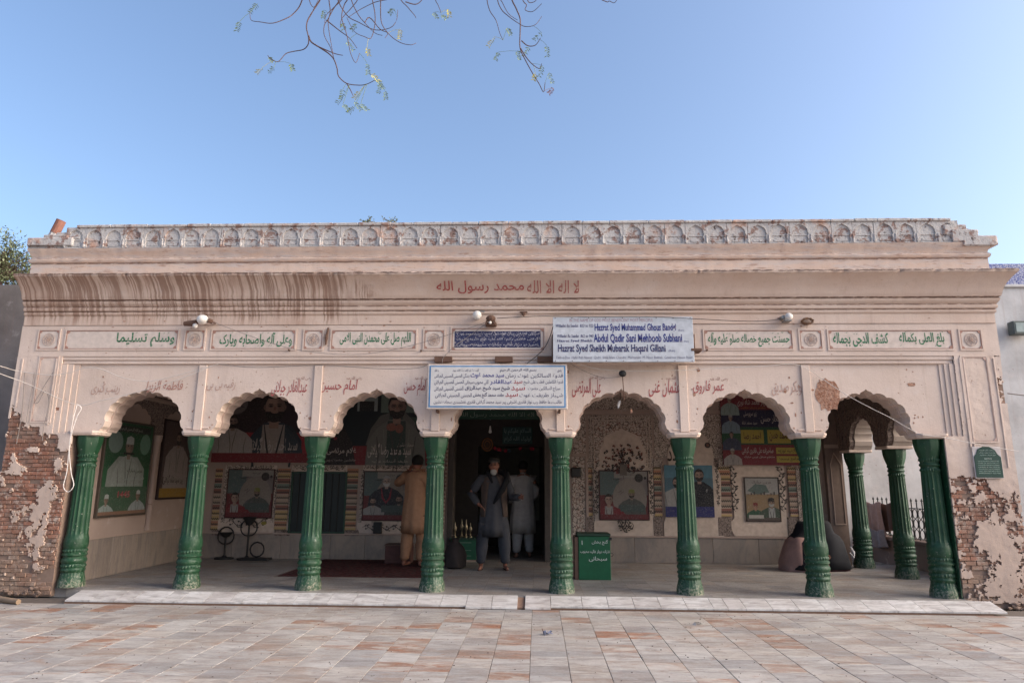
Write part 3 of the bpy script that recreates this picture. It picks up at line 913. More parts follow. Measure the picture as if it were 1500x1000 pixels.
# ---- parapet
PYF = F + .14
pz = lambda v: at(750, v, PYF).z
px_ = lambda u, v: at(u, v, PYF).x
zA, zB, zC2, zD, zE = pz(398), pz(381), pz(375), pz(361.5), pz(327.5)
pl, pr = px_(47, 378), px_(1447, 376)
pp = [(.0, zA - .1), (.0, zB - .004), (.018, zB), (.030, (zB + zC2) / 2 - .01), (.032, (zB + zC2) / 2 + .01), (.018, zC2), (.004, zC2 + .004), (.004, zC2 + .012), (.010, zC2 + .035), (.03, zC2 + .075), (.055, zD - .012), (.058, zD)]
m = MB(); sweep(m, pp, pl, pr, PYF, PYF + .5, nx=260, rag=lambda x, j, d, z: (noise.noise(Vector((x * 12, z * 4, 1))) * .008, noise.noise(Vector((x * 7, 5, 1))) * .004), lat=(.8, .8))
m.box(pl + .01, pr - .01, PYF + .01, PYF + .5, zA - .1, zD - .002)
par = m.build('parapet', cornice_m, portico, smooth=True)
# niche band body with stepped ends
L = [(px_(44, 361), zD + .002), (px_(42, 359), at(42, 358, PYF).z), (px_(53, 350), at(53, 350, PYF).z), (px_(75, 349), at(75, 349, PYF).z), (px_(90, 345), at(90, 345, PYF).z), (px_(104, 341), at(104, 341, PYF).z), (px_(118, 339), at(118, 338, PYF).z)]
Rr = [(px_(1387, 327), zE), (px_(1390, 331), at(1390, 331, PYF).z), (px_(1408, 331), at(1408, 331, PYF).z), (px_(1414, 336), at(1414, 336, PYF).z), (px_(1424, 338), at(1424, 338, PYF).z), (px_(1430, 346), at(1430, 346, PYF).z), (px_(1447, 347), at(1447, 347, PYF).z), (px_(1456, 356), at(1456, 356, PYF).z), (px_(1454, 360), zD + .002)]
zl = L[-1][1]
top = []
nst = 90
for i in range(nst + 1):
    t = i / nst; x = L[-1][0] + (Rr[0][0] - L[-1][0]) * t
    top.append((x, zE + noise.noise(Vector((x * 6, 0, 0))) * .008))
m = MB(); m.poly(L[:-1] + top + Rr[1:], PYF - .03, PYF + .3)
nb = m.build('niche_band', para_m, portico)
# 44 pointed niches, all one mesh
def niche_mesh():
    W, H = .258, zE - zD - .035
    b = MB()
    arch = []
    for i in range(9):
        t = i / 8
        a = math.pi * (1 - t)
        x = .098 * math.cos(a); z = H * .50 + H * .36 * math.sin(a) ** .8 + (H * .05 if i == 4 else 0)
        arch.append((x, z))
    arch = [(-.085, .012), (-.098, H * .18), (-.088, H * .34), (-.104, H * .46)] + arch + [(.104, H * .46), (.088, H * .34), (.098, H * .18), (.085, .012)]
    b.poly([(-W / 2 + .002, 0), (-W / 2 + .002, H), (W / 2 - .002, H), (W / 2 - .002, 0)], -.017, 0, holes=[arch])
    b.box(-.09, .09, -.008, 0, H * .36, H * .40, .003)
    b.poly([(-.06, .03), (-.07, H * .2), (0, H * .3), (.07, H * .2), (.06, .03)], -.006, 0)
    for sx in (-1, 1):
        b.loft([(sx * W / 2 * .999, -.018, .01, .006, .006), (sx * W / 2 * .999, -.018, .03, .018, .012), (sx * W / 2 * .999, -.018, .07, .012, .01), (sx * W / 2 * .999, -.018, .10, .006, .008), (sx * W / 2 * .999, -.018, .115, .013, .012), (sx * W / 2 * .999, -.018, .13, .002, .002)], 8)
    return b.mesh('pointed_niche', para_m)
nm_ = niche_mesh()
x = px_(100, 345); x1 = px_(1402, 345); N = 44
for i in range(N):
    inst(nm_, 'pointed_niche', nb, (x + (x1 - x) * (i + .5) / N + random.uniform(-.004, .004), PYF - .0305, zD + .006), ((x1 - x) / N / .258, random.uniform(.85, 1.1), random.uniform(.97, 1.02)))
for u0, u1, v0, v1, f_ in ((1380, 1413, 331, 346, .05), (1392, 1428, 338, 356, .066), (1408, 1455, 347, 362, .07), (84, 122, 341, 352, .04), (43, 112, 350, 362, .07), (66, 104, 345, 356, .06)):
    a = at(u0, v1, PYF); c = at(u1, v0, PYF); m = MB(); m.box(a.x, c.x, PYF - f_, PYF + .25, a.z, c.z, .012)
    for v in m.v: v += Vector((random.uniform(-.008, .008), random.uniform(-.006, .006), random.uniform(-.006, .006)))
    m.build('stepped_slab', para_m, nb)
# coping of rough slabs
x = L[-1][0] - .02
k = 0
while x < Rr[0][0] - .05:
    wd = random.uniform(.28, .55); wd = min(wd, Rr[0][0] + .02 - x)
    m = MB(); m.box(x + .003, x + wd - .003, PYF - .068, PYF + .28, zE - .032, zE + .006 + random.uniform(-.004, .006), .006)
    m.build('coping_slab', para_m, portico, at0=(x, PYF, zE)); x += wd

# ---- inscription panels, medallions and pier panels
def notched(x0, x1, z0, z1, r=.035, inset=0):
    x0 += inset; x1 -= inset; z0 += inset; z1 -= inset
    pts = []
    for cx, cz, a0 in ((x0, z0, 90), (x0, z1, 0), (x1, z1, -90), (x1, z0, 180)):
        for k in range(5):
            a = R(a0 - 90 * k / 4) if True else 0
            pts.append((cx + r * math.cos(a), cz + r * math.sin(a)))
    return pts
# arc order: each corner is a concave quarter circle
def notched(x0, x1, z0, z1, r=.035, inset=0):
    x0 += inset; x1 -= inset; z0 += inset; z1 -= inset
    C = [((x0, z0), 0, 90), ((x0, z1), -90, 0), ((x1, z1), 180, 270), ((x1, z0), 90, 180)]
    pts = []
    for (cx, cz), s0, s1 in C:
        for k in range(5):
            a = R(s0 + (s1 - s0) * k / 4)
            pts.append((cx + r * math.cos(a), cz + r * math.sin(a)))
    return pts
cream2 = plain('inscription_ground', (.56, .46, .40), .85)
def panel(u0, v0, u1, v1, name, y=F, r=.035, fill=None):
    x0, x1, z0, z1 = rect(u0, v0, u1, v1, y)
    m = MB()
    outer = [(x0, z0), (x0, z1), (x1, z1), (x1, z0)]
    m.poly(outer, y - .009, y - .0005, holes=[notched(x0, x1, z0, z1, r, .008)])
    o = m.build(name, frame_red if name != 'pier_panel' else plain('dull_brown_fillet', (.44, .30, .25), .9), portico, at0=(x0, y, z0))
    # corner bosses back in wall plaster
    m = MB(); m.poly([(x0 - .02, z0 - .02), (x0 - .02, z1 + .02), (x1 + .02, z1 + .02), (x1 + .02, z0 - .02)], y - .011, y - .0007, holes=[[(x0 - .002, z0 - .002), (x0 - .002, z1 + .002), (x1 + .002, z1 + .002), (x1 + .002, z0 - .002)]])
    m.build('raised_border', plaster_m, o)
    if fill:
        m = MB(); m.poly(notched(x0, x1, z0, z1, r, .0095), y - .003, y - .0003); m.build('painted_field', fill, o)
    return o, (x0, x1, z0, z1)
GRN = '2f6b4a'
texts = [(97, 260, [('وسلم تسلیما', 171, 256)]), (311, 432, [('وعلی آله واصحابه وبارک', 322, 428)]), (486, 609, [('اللهم صل علی محمدن النبی الامی', 498, 602)]),
         (1032, 1160, [('حسنت جمیع خصاله صلو علیه وآله', 1037, 1156)]), (1214, 1394, [('کشف الدجی بجماله', 1220, 1301), ('بلغ العلی بکماله', 1317, 1383)])]
for u0, u1, tx in texts:
    o, (x0, x1, z0, z1) = panel(u0, 484, u1, 511, 'inscription_panel', fill=cream2)
    for s_, a, b in tx:
        xa, xb, za, zb = rect(a, 487, b, 508, F)
        letters(s_, front(0, 0, F), xa, za, xb, zb, ink(GRN), o, e=.005, bold=.022, shear=.0)
        pr_ = Print(front(0, 0, F), .0045)
        for k in range(int((b - a) / 11)):
            q = xa + (xb - xa) * random.random(); zz = zb - random.uniform(.0, .03) if random.random() < .8 else za + .01
            pr_.stroke([(q, zz), (q + .012, zz + .009), (q + .022, zz + .014)], .0028, GRN)
        pr_.build('vowel_marks', o)
def blue_panel():
    o, (x0, x1, z0, z1) = panel(662, 481, 797, 513, 'inscription_panel', fill=cream2)
    t = NT('faded_blue_paint')
    n = t.noise(t.pos, 45, 5, .7)
    col = t.mix(t.ramp(n, .57, .62), (.028, .032, .085), (.38, .33, .32))
    xa, xb, za, zb = rect(666, 485, 792, 509, F)
    m = MB(); pts = []
    for i in range(41): pts.append((xa + (xb - xa) * i / 40, za + abs(noise.noise(Vector((i, 0, 0)))) * .02))
    for i in range(41): pts.append((xb - (xb - xa) * i / 40, zb - abs(noise.noise(Vector((i, 9, 0)))) * .02))
    m.poly(pts, F - .006, F - .0032); m.build('blue_field', t.out(col, .7), o)
    for k, s_ in enumerate(['سلطان العارفین برہان الواصلین حضرت سید محمد غوث', 'گیلانی قادری رحمۃ اللہ علیہ اوچ شریف دربار', 'تعمیر نو دربار عالیہ حضرت محبوب سبحانی']):
        h = (zb - za) / 3
        letters(s_, front(0, 0, F), xa + .03, zb - h * (k + 1) + .014, xb - .03, zb - h * k - .012, ink('b9b4b8'), o, e=.0075, bold=.0)
blue_panel()
med = [(57, 86), (272, 299), (446, 472), (622, 650), (1172, 1203), (1407, 1437)]
for u0, u1 in med:
    o, (x0, x1, z0, z1) = panel(u0, 484, u1, 511, 'medallion_panel', r=.028, fill=cream2)
    cx, cz = (x0 + x1) / 2, (z0 + z1) / 2
    m = MB()
    for k in range(8):
        a = 2 * math.pi * k / 8
        q = [(cx + .028 * math.cos(a) + .034 * math.cos(a) * math.cos(t) - .014 * math.sin(a) * math.sin(t), F - .008, cz + .028 * math.sin(a) + .034 * math.sin(a) * math.cos(t) + .014 * math.cos(a) * math.sin(t)) for t in [2 * math.pi * j / 10 for j in range(11)]]
        m.tube(q, .0030, 4, False)
    m.tube([(cx + .078 * math.cos(2 * math.pi * j / 20), F - .007, cz + .078 * math.sin(2 * math.pi * j / 20)) for j in range(21)], .0032, 4, False)
    m.tube([(cx + .016 * math.cos(2 * math.pi * j / 10), F - .008, cz + .016 * math.sin(2 * math.pi * j / 10)) for j in range(11)], .004, 4, False)
    m.build('flower_relief', plain('relief_dusty', (.46, .33, .27), .9), o)
panel(53, 523, 79, 617, 'pier_panel', r=.03)
panel(1416, 523, 1452, 646, 'pier_panel', y=F, r=.03)

# top red line on the cove
topl = front(0, 0, F - .17)
TOPFR = Frame((0, F - .128, 3.79), up=Vector((0, -.62, 1)).normalized())
xa = at(640, 414, F - .16).x; xb = at(848, 414, F - .16).x; xm = at(770, 414, F - .16).x
letters('محمد رسول الله', TOPFR, xa, .005, xm - .02, .175, ink('96433f'), frieze, e=.014, bold=.012)
letters('لا اله الا الله', TOPFR, xm + .02, .005, xb, .175, ink('9a5a52'), frieze, e=.014, bold=.006)
# spandrel calligraphy in fading red
sp = [('زینب کبری', 134, 561, 176, 578, .3), ('فاطمة الزہرا', 215, 557, 268, 575, .5), ('رقیہ بی بی', 303, 556, 345, 572, .2), ('عبدالقادر جیلانی', 398, 556, 450, 580, .7), ('امام حسین', 469, 556, 524, 578, .9),
      ('امام حسن', 592, 556, 624, 580, .8), ('علی المرتضی', 838, 555, 880, 582, 1), ('عثمان غنی', 950, 556, 996, 581, 1), ('عمر فاروق', 1015, 557, 1060, 577, .7), ('ابوبکر صدیق', 1130, 557, 1180, 580, .3)]
for s_, u0, v0, u1, v1, k in sp:
    xa, xb, za, zb = rect(u0, v0, u1, v1, ARC_Y)
    c = '9a4a4a' if k > .6 else ('a57468' if k > .35 else 'ae8d80')
    letters(s_, front(0, 0, ARC_Y), xa, za, xb, zb, ink(c), arcade, e=.004, bold=.008 * k, shear=.2)
    if k > .6:
        u = (u0 + u1) / 2
        q = rect(u1 - 16 if u0 < 900 else u1 - 20, v0 - 5, u1 + 6, v0 + 1, ARC_Y)
        letters('رضی اللہ عنہ', front(0, 0, ARC_Y), q[0], q[2], q[1], q[3], ink('8a6058'), arcade, e=.004, bold=0)

# ---- the two brick piers: brick core, real bricks, torn plaster skin
def fbm(x, z, s, seed):
    return noise.fractal(Vector((x * s, seed, z * s)), .6, 2.1, 4)
def skin(b, x0, x1, z0, z1, y, th, keep, cell=.013):
    nx, nz = int((x1 - x0) / cell), int((z1 - z0) / cell)
    K = [[keep(x0 + (i + .5) * cell, z0 + (j + .5) * cell) for j in range(nz)] for i in range(nx)]
    idx = {}
    def vert(i, j, d):
        k = (i, j, d)
        if k not in idx:
            jx, jz = (0 if i in (0, nx) else random.uniform(-.35, .35) * cell, 0 if j in (0, nz) else random.uniform(-.35, .35) * cell)
            kk = (i, j, 1 - d)
            if kk in idx: p = b.v[idx[kk]]; jx, jz = p.x - (x0 + i * cell), p.z - (z0 + j * cell)
            b.v.append(Vector((x0 + i * cell + jx, y + (th if d else 0) + (0 if d else .005 * fbm(x0 + i * cell, z0 + j * cell, 2.5, 3)), z0 + j * cell + jz)))
            idx[k] = len(b.v) - 1
        return idx[k]
    def face(*a): b.f.append(tuple(vert(*q) for q in a)); b.c.append(None)
    for i in range(nx):
        for j in range(nz):
            if not K[i][j]: continue
            face((i, j, 0), (i + 1, j, 0), (i + 1, j + 1, 0), (i, j + 1, 0))
            if i == 0 or not K[i - 1][j]: face((i, j, 0), (i, j + 1, 0), (i, j + 1, 1), (i, j, 1))
            if i == nx - 1 or not K[i + 1][j]: face((i + 1, j, 0), (i + 1, j, 1), (i + 1, j + 1, 1), (i + 1, j + 1, 0))
            if j == 0 or not K[i][j - 1]: face((i, j, 0), (i, j, 1), (i + 1, j, 1), (i + 1, j, 0))
            if j == nz - 1 or not K[i][j + 1]: face((i, j + 1, 0), (i + 1, j + 1, 0), (i + 1, j + 1, 1), (i, j + 1, 1))
def blob(x, z, cx, cz, rx, rz): return max(0, 1 - ((x - cx) / rx) ** 2 - ((z - cz) / rz) ** 2)
SK = .020
def keepL(x, z):
    if z > 2.0 and x > -6.275: return False
    n = fbm(x, z, 3.2, 1)
    n2 = fbm(x, z, 13, 5)
    edge = 2.20 - .42 * max(0, min(1, (x + 6.85) / .75)) + .10 * n + .05 * n2 + (.09 if int(x * 7.3) % 2 else 0)
    if z > edge: return True
    s = -.80 + .7 * n + .75 * n2
    s += 1.25 * blob(x, z, -6.22, 1.20, .15, .30) + .95 * blob(x, z, -6.28, .85, .16, .45) + 1.2 * blob(x, z, -6.62, 1.52, .16, .10) + 1.1 * blob(x, z, -6.74, 1.62, .07, .22)
    s += 1.3 * blob(x, z, -6.50, 1.78, .13, .045) + 1.2 * blob(x, z, -6.14, 1.62, .07, .12) + .8 * blob(x, z, -6.55, 1.0, .34, .16) + .7 * blob(x, z, -6.20, .45, .10, .4)
    return s > 0
def keepR(x, z):
    if z > 2.0 and x < 5.22: return False
    n = fbm(x, z, 3.0, 11); n2 = fbm(x, z, 12, 15)
    edge = 1.52 + .10 * n + .06 * n2 - .22 * blob(x, z, 5.62, 1.4, .2, .4) - (.0)
    if z > edge: return not (x > XR - .09 and z > 2.4 and n2 + n > -.1 and z < 3.4)
    s = .0 + .75 * n + .62 * n2 + .6 * blob(x, z, 5.35, .78, .2, .26) + .5 * blob(x, z, 5.55, .5, .3, .3) - .6 * blob(x, z, 5.14, 1.0, .14, .7) - .35 * blob(x, z, 5.42, 1.42, .3, .14)
    return s > 0
def pier(x0, x1, keep, label, lx):
    c = MB(); c.box(x0 + .01, x1 - .01, F + .026, F + .33, .0, 1.979); c.box(x0 + .01 + (.22 if lx > 0 else 0), x1 - .01 - (.26 if lx < 0 else 0), F + .026, F + .33, 1.9795, zf - .001)
    core = c.build('brick_pier', mortar_m, portico); core['label'] = label
    m = MB(); skin(m, x0, x1, .06, zf - .002, F - .002, SK + .004, keep)
    m.build('plaster_coat', plaster_p, core)
    ctr = []
    h, l = .0515, .132
    j = 0; z = .015
    while z + h < 2.45:
        xx = x0 + .004 - (l / 2 if j % 2 else 0)
        while xx < x1:
            a, b_ = max(xx, x0 + .004), min(xx + l, x1 - .004)
            if b_ - a > .03:
                pts = [(a + (b_ - a) * p, z + h * q) for p in (.15, .5, .85) for q in (.2, .8)]
                nv = sum(0 if keep(*p) else 1 for p in pts)
                if nv >= 1 and not (z > 1.95 and (xx > -6.3 and xx < 0 or 0 < xx < 5.2)): ctr.append((-nv, a, b_, z))
            xx += l
        z += h; j += 1
    ctr.sort(key=lambda t: (t[0], -t[3]))
    return core, ctr, h
def lay(core, ctr, h, lim):
    rest = MB()
    for k, (nv, a, b_, z) in enumerate(ctr):
        d = random.uniform(-.004, .010)
        if random.random() < .10: d += .016
        if z < .5 and random.random() < .4: d += .012
        q = (a + .003, b_ - .003, F + .010 + d, F + .03 + d * .3, z + .003, z + h - .003)
        if k < lim:
            m = MB(); m.box(*q, .004)
            for v in m.v: v.x += random.uniform(-.002, .002); v.z += random.uniform(-.002, .002); v.y += random.uniform(-.003, .003)
            m.build('brick', brick_m, core, at0=((a + b_) / 2, F, z))
        else: rest.box(*q, .004)
    if rest.v: tag(rest.build('brick', brick_m, core), kind='stuff')
cl, tl, hh = pier(XL, -5.995, keepL, 'left pier with bare red brick under a torn plaster edge', -1)
lay(cl, tl, hh, 178)
cr_, tr, hh = pier(4.985, XR, keepR, 'right pier with patchy plaster over worn brick', 1)
lay(cr_, tr, hh, 118)
# inner returns beside the end columns
m = MB(); m.box(-6.2, -6.047, F + .421, F + .6, 0, 3.0); m.each('pier_return', plaster_p, portico)
m = MB(); m.box(4.972, 4.9845, F + .02, F + .33, .102, 1.966); m.build('painted_respond', green_m, portico)
# vertical mouldings on the piers
m = MB()
for x_, z0 in ((-6.80, 2.32), (-6.34, 2.1)): m.box(x_ - .012, x_ + .012, F - .012, F - .0025, z0, 2.97, .004)
for x_ in (5.285, 5.33, 5.70): m.box(x_ - .010, x_ + .010, F - .012, F - .0025, 1.62, 2.97, .004)
m.each('pier_fillet', plaster_m, portico)
# rubble foot
m = MB()
for k in range(34):
    s_ = random.choice([-1, -1, 1]); xx = random.uniform(-6.85, -6.1) if s_ < 0 else random.uniform(5.1, 5.85)
    r = random.uniform(.012, .038)
    m.ball((xx, F - random.uniform(0, .05), r * .4 + random.uniform(0, .10 if s_ < 0 else .05)), r, 7, 5, (1.3, .6, .7))
for v in m.v: v += Vector([random.uniform(-.006, .006) for _ in range(3)])
tag(m.build('rubble', mortar_m, portico), kind='stuff')
# patch of lost plaster beside arch seven, chips elsewhere
def chip(u, v, w, h, seed, y=ARC_Y, col=(.33, .16, .10)):
    c = at(u, v, y); pts = []
    for k in range(26):
        a = 2 * math.pi * k / 26
        r = 1 + .45 * noise.noise(Vector((math.cos(a) * 2.2, math.sin(a) * 2.2, seed)))
        pts.append((c.x + w * r * math.cos(a), c.z + h * r * math.sin(a)))
    return pts
m = MB(); m.poly(chip(1213, 578, .15, .20, 4), ARC_Y - .0035, ARC_Y - .0004)
t = NT('bare_rusty_render'); n_ = t.noise(t.pos, 24, 6, .7); t.bump(n_, 1, .03)
pt_m = t.out(t.mix(t.ramp(n_, .4, .62), (.42, .25, .18), (.24, .11, .07)), .95, .1)
m.build('bare_patch', pt_m, arcade)
m = MB()
for u, v, w_, h_, s_ in ((1335, 563, .05, .022, 1), (1150, 572, .02, .03, 2), (1170, 566, .012, .02, 3), (1190, 571, .02, .012, 9), (1160, 590, .02, .01, 6), (925, 602, .012, .03, 5), (992, 617, .012, .02, 7), (820, 618, .02, .006, 8), (460, 612, .006, .006, 4), (475, 617, .008, .008, 2)):
    m.poly(chip(u, v, w_, h_, s_), ARC_Y - .0025, ARC_Y - .0004)
random.seed(77)
for k in range(70):
    i = random.randrange(8); side_ = random.choice((-1, 1))
    u = CX[i] + side_ * random.uniform(.07, .22); zz = random.choice((random.uniform(2.06, 2.3), random.uniform(2.06, 2.85)))
    w_ = random.uniform(.003, .011); h_ = random.uniform(.003, .014) * (2.2 if k % 9 == 0 else 1); w_ *= (2 if k % 9 == 0 else 1); pts = []
    if not (-5.8 < u < 4.8): continue
    for q in range(12):
        a = 2 * math.pi * q / 12; r = 1 + .6 * noise.noise(Vector((math.cos(a) * 2, math.sin(a) * 2, k))); pts.append((u + w_ * r * math.cos(a), zz + h_ * r * math.sin(a)))
    m.poly(pts, ARC_Y - .0025, ARC_Y - .0004)
m.each('plaster_chip', pt_m, arcade)
m = MB()
for k in range(46):
    u = random.uniform(XL + .1, XR - .1); zz = random.choice((3.03, 3.06, 3.39, 3.40, 3.5, 3.47, 3.08)) + random.uniform(-.015, .015)
    w_ = random.uniform(.004, .018); h_ = random.uniform(.003, .008); pts = []; yb_ = F if zz < 3.41 else F - .0145
    for q in range(10):
        a = 2 * math.pi * q / 10; r = 1 + .6 * noise.noise(Vector((math.cos(a) * 2, math.sin(a) * 2, k + 99))); pts.append((u + w_ * r * math.cos(a), zz + h_ * r * math.sin(a)))
    m.poly(pts, yb_ - .003, yb_ - .0004)
m.each('plaster_chip', pt_m, frieze)

# ---- side arcade (right) inside, seen through arch seven
m = MB(); s2 = MB()
def side_arch(ya, yb, hw, b, x0, x1, grow=0):
    cy = (ya + yb) / 2
    o = [(cy + q, z) for q, z in cusp(hw, 1.975, 2.50, grow)]
    pts = [(ya, 1.975), (ya, 3.1), (yb, 3.1), (yb, 1.975)] + o[::-1]
    t_ = MB(); t_.poly(pts, 0, 1)
    b.add([(x0 + (x1 - x0) * v.y, v.x, v.z) for v in t_.v], t_.f)
ys = [8.99, 10.42, 11.66, 12.96]
for k in range(3):
    hw = (ys[k + 1] - ys[k]) / 2 - .215
    side_arch(ys[k] + .001, ys[k + 1] - .001, hw, m, 5.12, 5.20)
    side_arch(ys[k] + .001, ys[k + 1] - .001, hw, s2, 5.2005, 5.48, -.012)
side = m.build('side_arcade_wall', flor_c, portico)
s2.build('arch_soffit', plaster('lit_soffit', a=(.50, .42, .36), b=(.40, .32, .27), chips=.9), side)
m = MB()
for y in ys[1:3]:
    m.box(5.11, 5.49, y - .185, y + .185, 1.925, 1.972, .01)
m.each('abacus', plaster_m, side)
m = MB()
for y in ys[1:3]:
    for dy in (-.16, -.05, .05, .16): m.box(5.105, 5.1195, y + dy - .006, y + dy + .006, 2.03, 2.75, .002)
m.box(5.09, 5.1195, 8.9, 13, 2.78, 2.82, .006); m.box(5.10, 5.1195, 8.9, 13, 2.62, 2.64, .004); m.box(5.08, 5.1195, 8.9, 13, 2.92, 2.98, .006)
m.each('carved_fillet', plain('brown_carved_plaster', (.17, .12, .10), .85), side)

# ================================================================ INTERIOR WALLS
BX0, BX1 = -6.02, 5.10
dx0, dx1 = at(656, 720, YB).x, at(806, 720, YB).x
m = MB()
m.box(BX0, dx0, YB, YB + .3, .1, 3.1); m.box(dx1, BX1, YB, YB + .3, .1, 3.1); m.box(dx0, dx1, YB, YB + .3, 2.86, 3.1)
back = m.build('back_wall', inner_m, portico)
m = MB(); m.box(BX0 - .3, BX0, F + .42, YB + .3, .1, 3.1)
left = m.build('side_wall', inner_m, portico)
# dado slabs
zdt = at(950, 787, YB).z
xx = BX0 + .01
def slab(a, b_, y0, y1, z0, z1, par_): 
    m = MB(); m.box(a, b_, y0, y1, z0, z1, .003); m.build('dado_slab', dado_m, par_, at0=(a, y0, z0))
for a0, a1 in ((BX0 + .01, dx0 - .1), (dx1 + .1, BX1)):
    xx = a0
    while xx < a1 - .05:
        wd = min(random.uniform(.55, .9), a1 - xx)
        slab(xx + .002, xx + wd - .002, YB - .02, YB - .0005, .102, zdt, back); xx += wd
m = MB(); m.box(BX0 + .021, dx0 - .1, YB - .035, YB - .0005, zdt + .001, zdt + .03, .004); m.box(dx1 + .1, BX1, YB - .035, YB - .0005, zdt + .001, zdt + .03, .004); m.each('dado_rail', inner_m, back)
yy = F + .43
zl1 = .62
while yy < YB - .1:
    wd = min(random.uniform(.6, .95), YB - .04 - yy)
    m = MB(); m.box(BX0 + .0005, BX0 + .02, yy + .002, yy + wd - .002, .102, zl1, .003); m.build('dado_slab', dado_m, left, at0=(BX0, yy, .1)); yy += wd

def bw(u0, v0, u1, v1): return rect(u0, v0, u1, v1, YB)
def slabp(u0, v0, u1, v1, mat, name, th=.012, y=None, parent=None):
    x0, x1, z0, z1 = bw(u0, v0, u1, v1)
    yf = YB - th if y is None else y
    m = MB(); m.box(x0, x1, yf, YB - .0004, z0, z1, .002); return m.build(name, mat, parent or back)
# -- left half: broad border, banded shafts, niches
slabp(312, 679, 640, 784, inner_m, 'wall_panel', .004)
for u0, u1 in ((327, 333), (399, 404), (527, 532), (597, 603), (424, 428), (503, 507)): slabp(u0, 688, u1, 765, flor_b, 'painted_border', .0185)
for u0, u1 in ((333, 399), (533, 597), (430, 503)): slabp(u0, 681, u1, 686.5, flor_b, 'painted_border', .0185)
for u0, u1 in ((313, 323), (405, 423), (507, 523), (612, 622)):
    slabp(u0, 686, u1, 776, bands_m, 'banded_shaft', .022)
    slabp(u0 - 2, 776, u1 + 2, 784, flor_c, 'shaft_foot', .028)
def niche(u0, v0, u1, v1, bulge=4, dent=6, arched=False, name='niche_field', th=.016):
    x0, x1, z0, z1 = bw(u0, v0, u1, v1); W = x1 - x0; H = z1 - z0
    if arched:
        o = [(x0, z0 + .0), (x0 - .0, z0 + H * .12), (x0 + W * .03, z0 + H * .16), (x0, z0 + H * .55), (x0 + W * .03, z0 + H * .60), (x0 + W * .12, z0 + H * .66), (x0 + W * .10, z0 + H * .74), (x0 + W * .13, z0 + H * .81), (x0 + W * .18, z0 + H * .86), (x0 + W * .20, z0 + H * .92), (x0 + W * .30, z0 + H * .955), (x0 + W * .40, z0 + H * .975), (x0 + W * .5, z0 + H)]
    else:
        o = [(x0 + W * .06, z0), (x0, z0 + H * .10), (x0 + W * .01, z0 + H * .20), (x0 + W * .07, z0 + H * .25), (x0 + W * .05, z0 + H * .8), (x0 + W * .06, z0 + H)]
    mir = [(x0 + x1 - a, b) for a, b in o]
    pts = o + (mir[::-1][1:] if arched else mir[::-1])
    m = MB(); m.poly(pts, YB - th, YB - .0006)
    e = m.build(name, cream_m, back)
    return e, (x0, x1, z0, z1)
BLK, RED = '2a2220', '6a2a22'
def frnt(y=None): return front(0, 0, YB - .017 if y is None else y)
n1, q = niche(322, 681, 408, 783); p_ = Print(frnt(), .001)
p_.scroll(q[0] + .1, q[3] - .04, q[1] - .12, q[3] - .04, BLK, .004, 9, .03).scroll(q[1] - .07, q[3] - .05, q[1] - .09, q[2] + .75, BLK, .005, 6, .035).scroll(q[0] + .16, q[2] + .2, q[1] - .16, q[2] + .2, BLK, .007, 5, .09)
p_.ell(q[1] - .22, q[2] + .2, .05, .03, '8a7a35'); p_.build('floral_border', n1)
n2, q = niche(525, 681, 612, 783); p_ = Print(frnt(), .001)
p_.scroll(q[0] + .08, q[3] - .04, q[1] - .1, q[3] - .04, BLK, .004, 9, .03).scroll(q[0] + .07, q[3] - .08, q[0] + .09, q[2] + .5, BLK, .004, 8, .03).scroll(q[0] + .1, q[2] + .12, q[1] - .1, q[2] + .12, BLK, .006, 7, .06)
p_.build('floral_border', n2)
n3, q = niche(420, 681, 512, 783); p_ = Print(frnt(), .001); p_.scroll(q[0] + .1, q[3] - .05, q[1] - .1, q[3] - .05, BLK, .005, 9, .04); p_.build('floral_border', n3)
# -- grille window between them
x0, x1, z0, z1 = bw(428, 693, 505, 778)
m = MB(); m.box(x0, x1, YB - .021, YB - .0165, z0, z1); win = m.build('window', plain('window_dark', (.012, .016, .015), .35), back)
m = MB()
for a, b_, c_, d_ in ((x0 - .03, x0, z0 - .03, z1 + .03), (x1, x1 + .03, z0 - .03, z1 + .03), (x0, x1, z1, z1 + .03), (x0, x1, z0 - .03, z0)): m.box(a + .0005, b_ - .0005, YB - .045, YB - .017, c_, d_, .004)
m.build('frame', plain('dark_green_frame', (.02, .05, .035), .5), win)
for k in range(7):
    xk = x0 + (x1 - x0) * (k + 1) / 8
    m = MB(); m.tube([(xk, YB - .034, z0), (xk, YB - .034, z1)], .007, 6); m.build('grille_bar', black_m, win)
# -- right half
slabp(838, 582, 962, 600, flor_b, 'painted_border', .01)
slabp(836, 600, 1060, 606, inner_m, 'string_course', .03)
slabp(838, 607, 858, 664, flor_a, 'painted_panel', .012); slabp(838, 664, 860, 668, inner_m, 'string_course', .03)
slabp(838, 669, 857, 783, flor_a, 'painted_panel', .012); slabp(858, 668, 862, 783, inner_m, 'fillet', .025)
slabp(863, 608, 957, 784, flor_b, 'painted_panel', .008)
x0, x1, z0, z1 = bw(866, 611, 954, 780)
m = MB(); m.box(x0 + .06, x1 - .06, YB - .013, YB - .0082, z0, z1 - .09); m.build('painted_panel', flor_a, back)
m = MB()
for k in (0, .05): 
    m.box(x0 + k, x0 + k + .012, YB - .022, YB - .0083, z0, z1 - k, .002); m.box(x1 - k - .012, x1 - k, YB - .022, YB - .0083, z0, z1 - k, .002); m.box(x0 + k + .013, x1 - k - .013, YB - .022, YB - .0083, z1 - k - .012, z1 - k, .002)
m.each('fillet', cream_m, back)
n4, q = niche(869, 628, 957, 785, arched=True, th=.024)
p_ = Print(front(0, 0, YB - .025), .001)
cx = (q[0] + q[1]) / 2
random.seed(5)
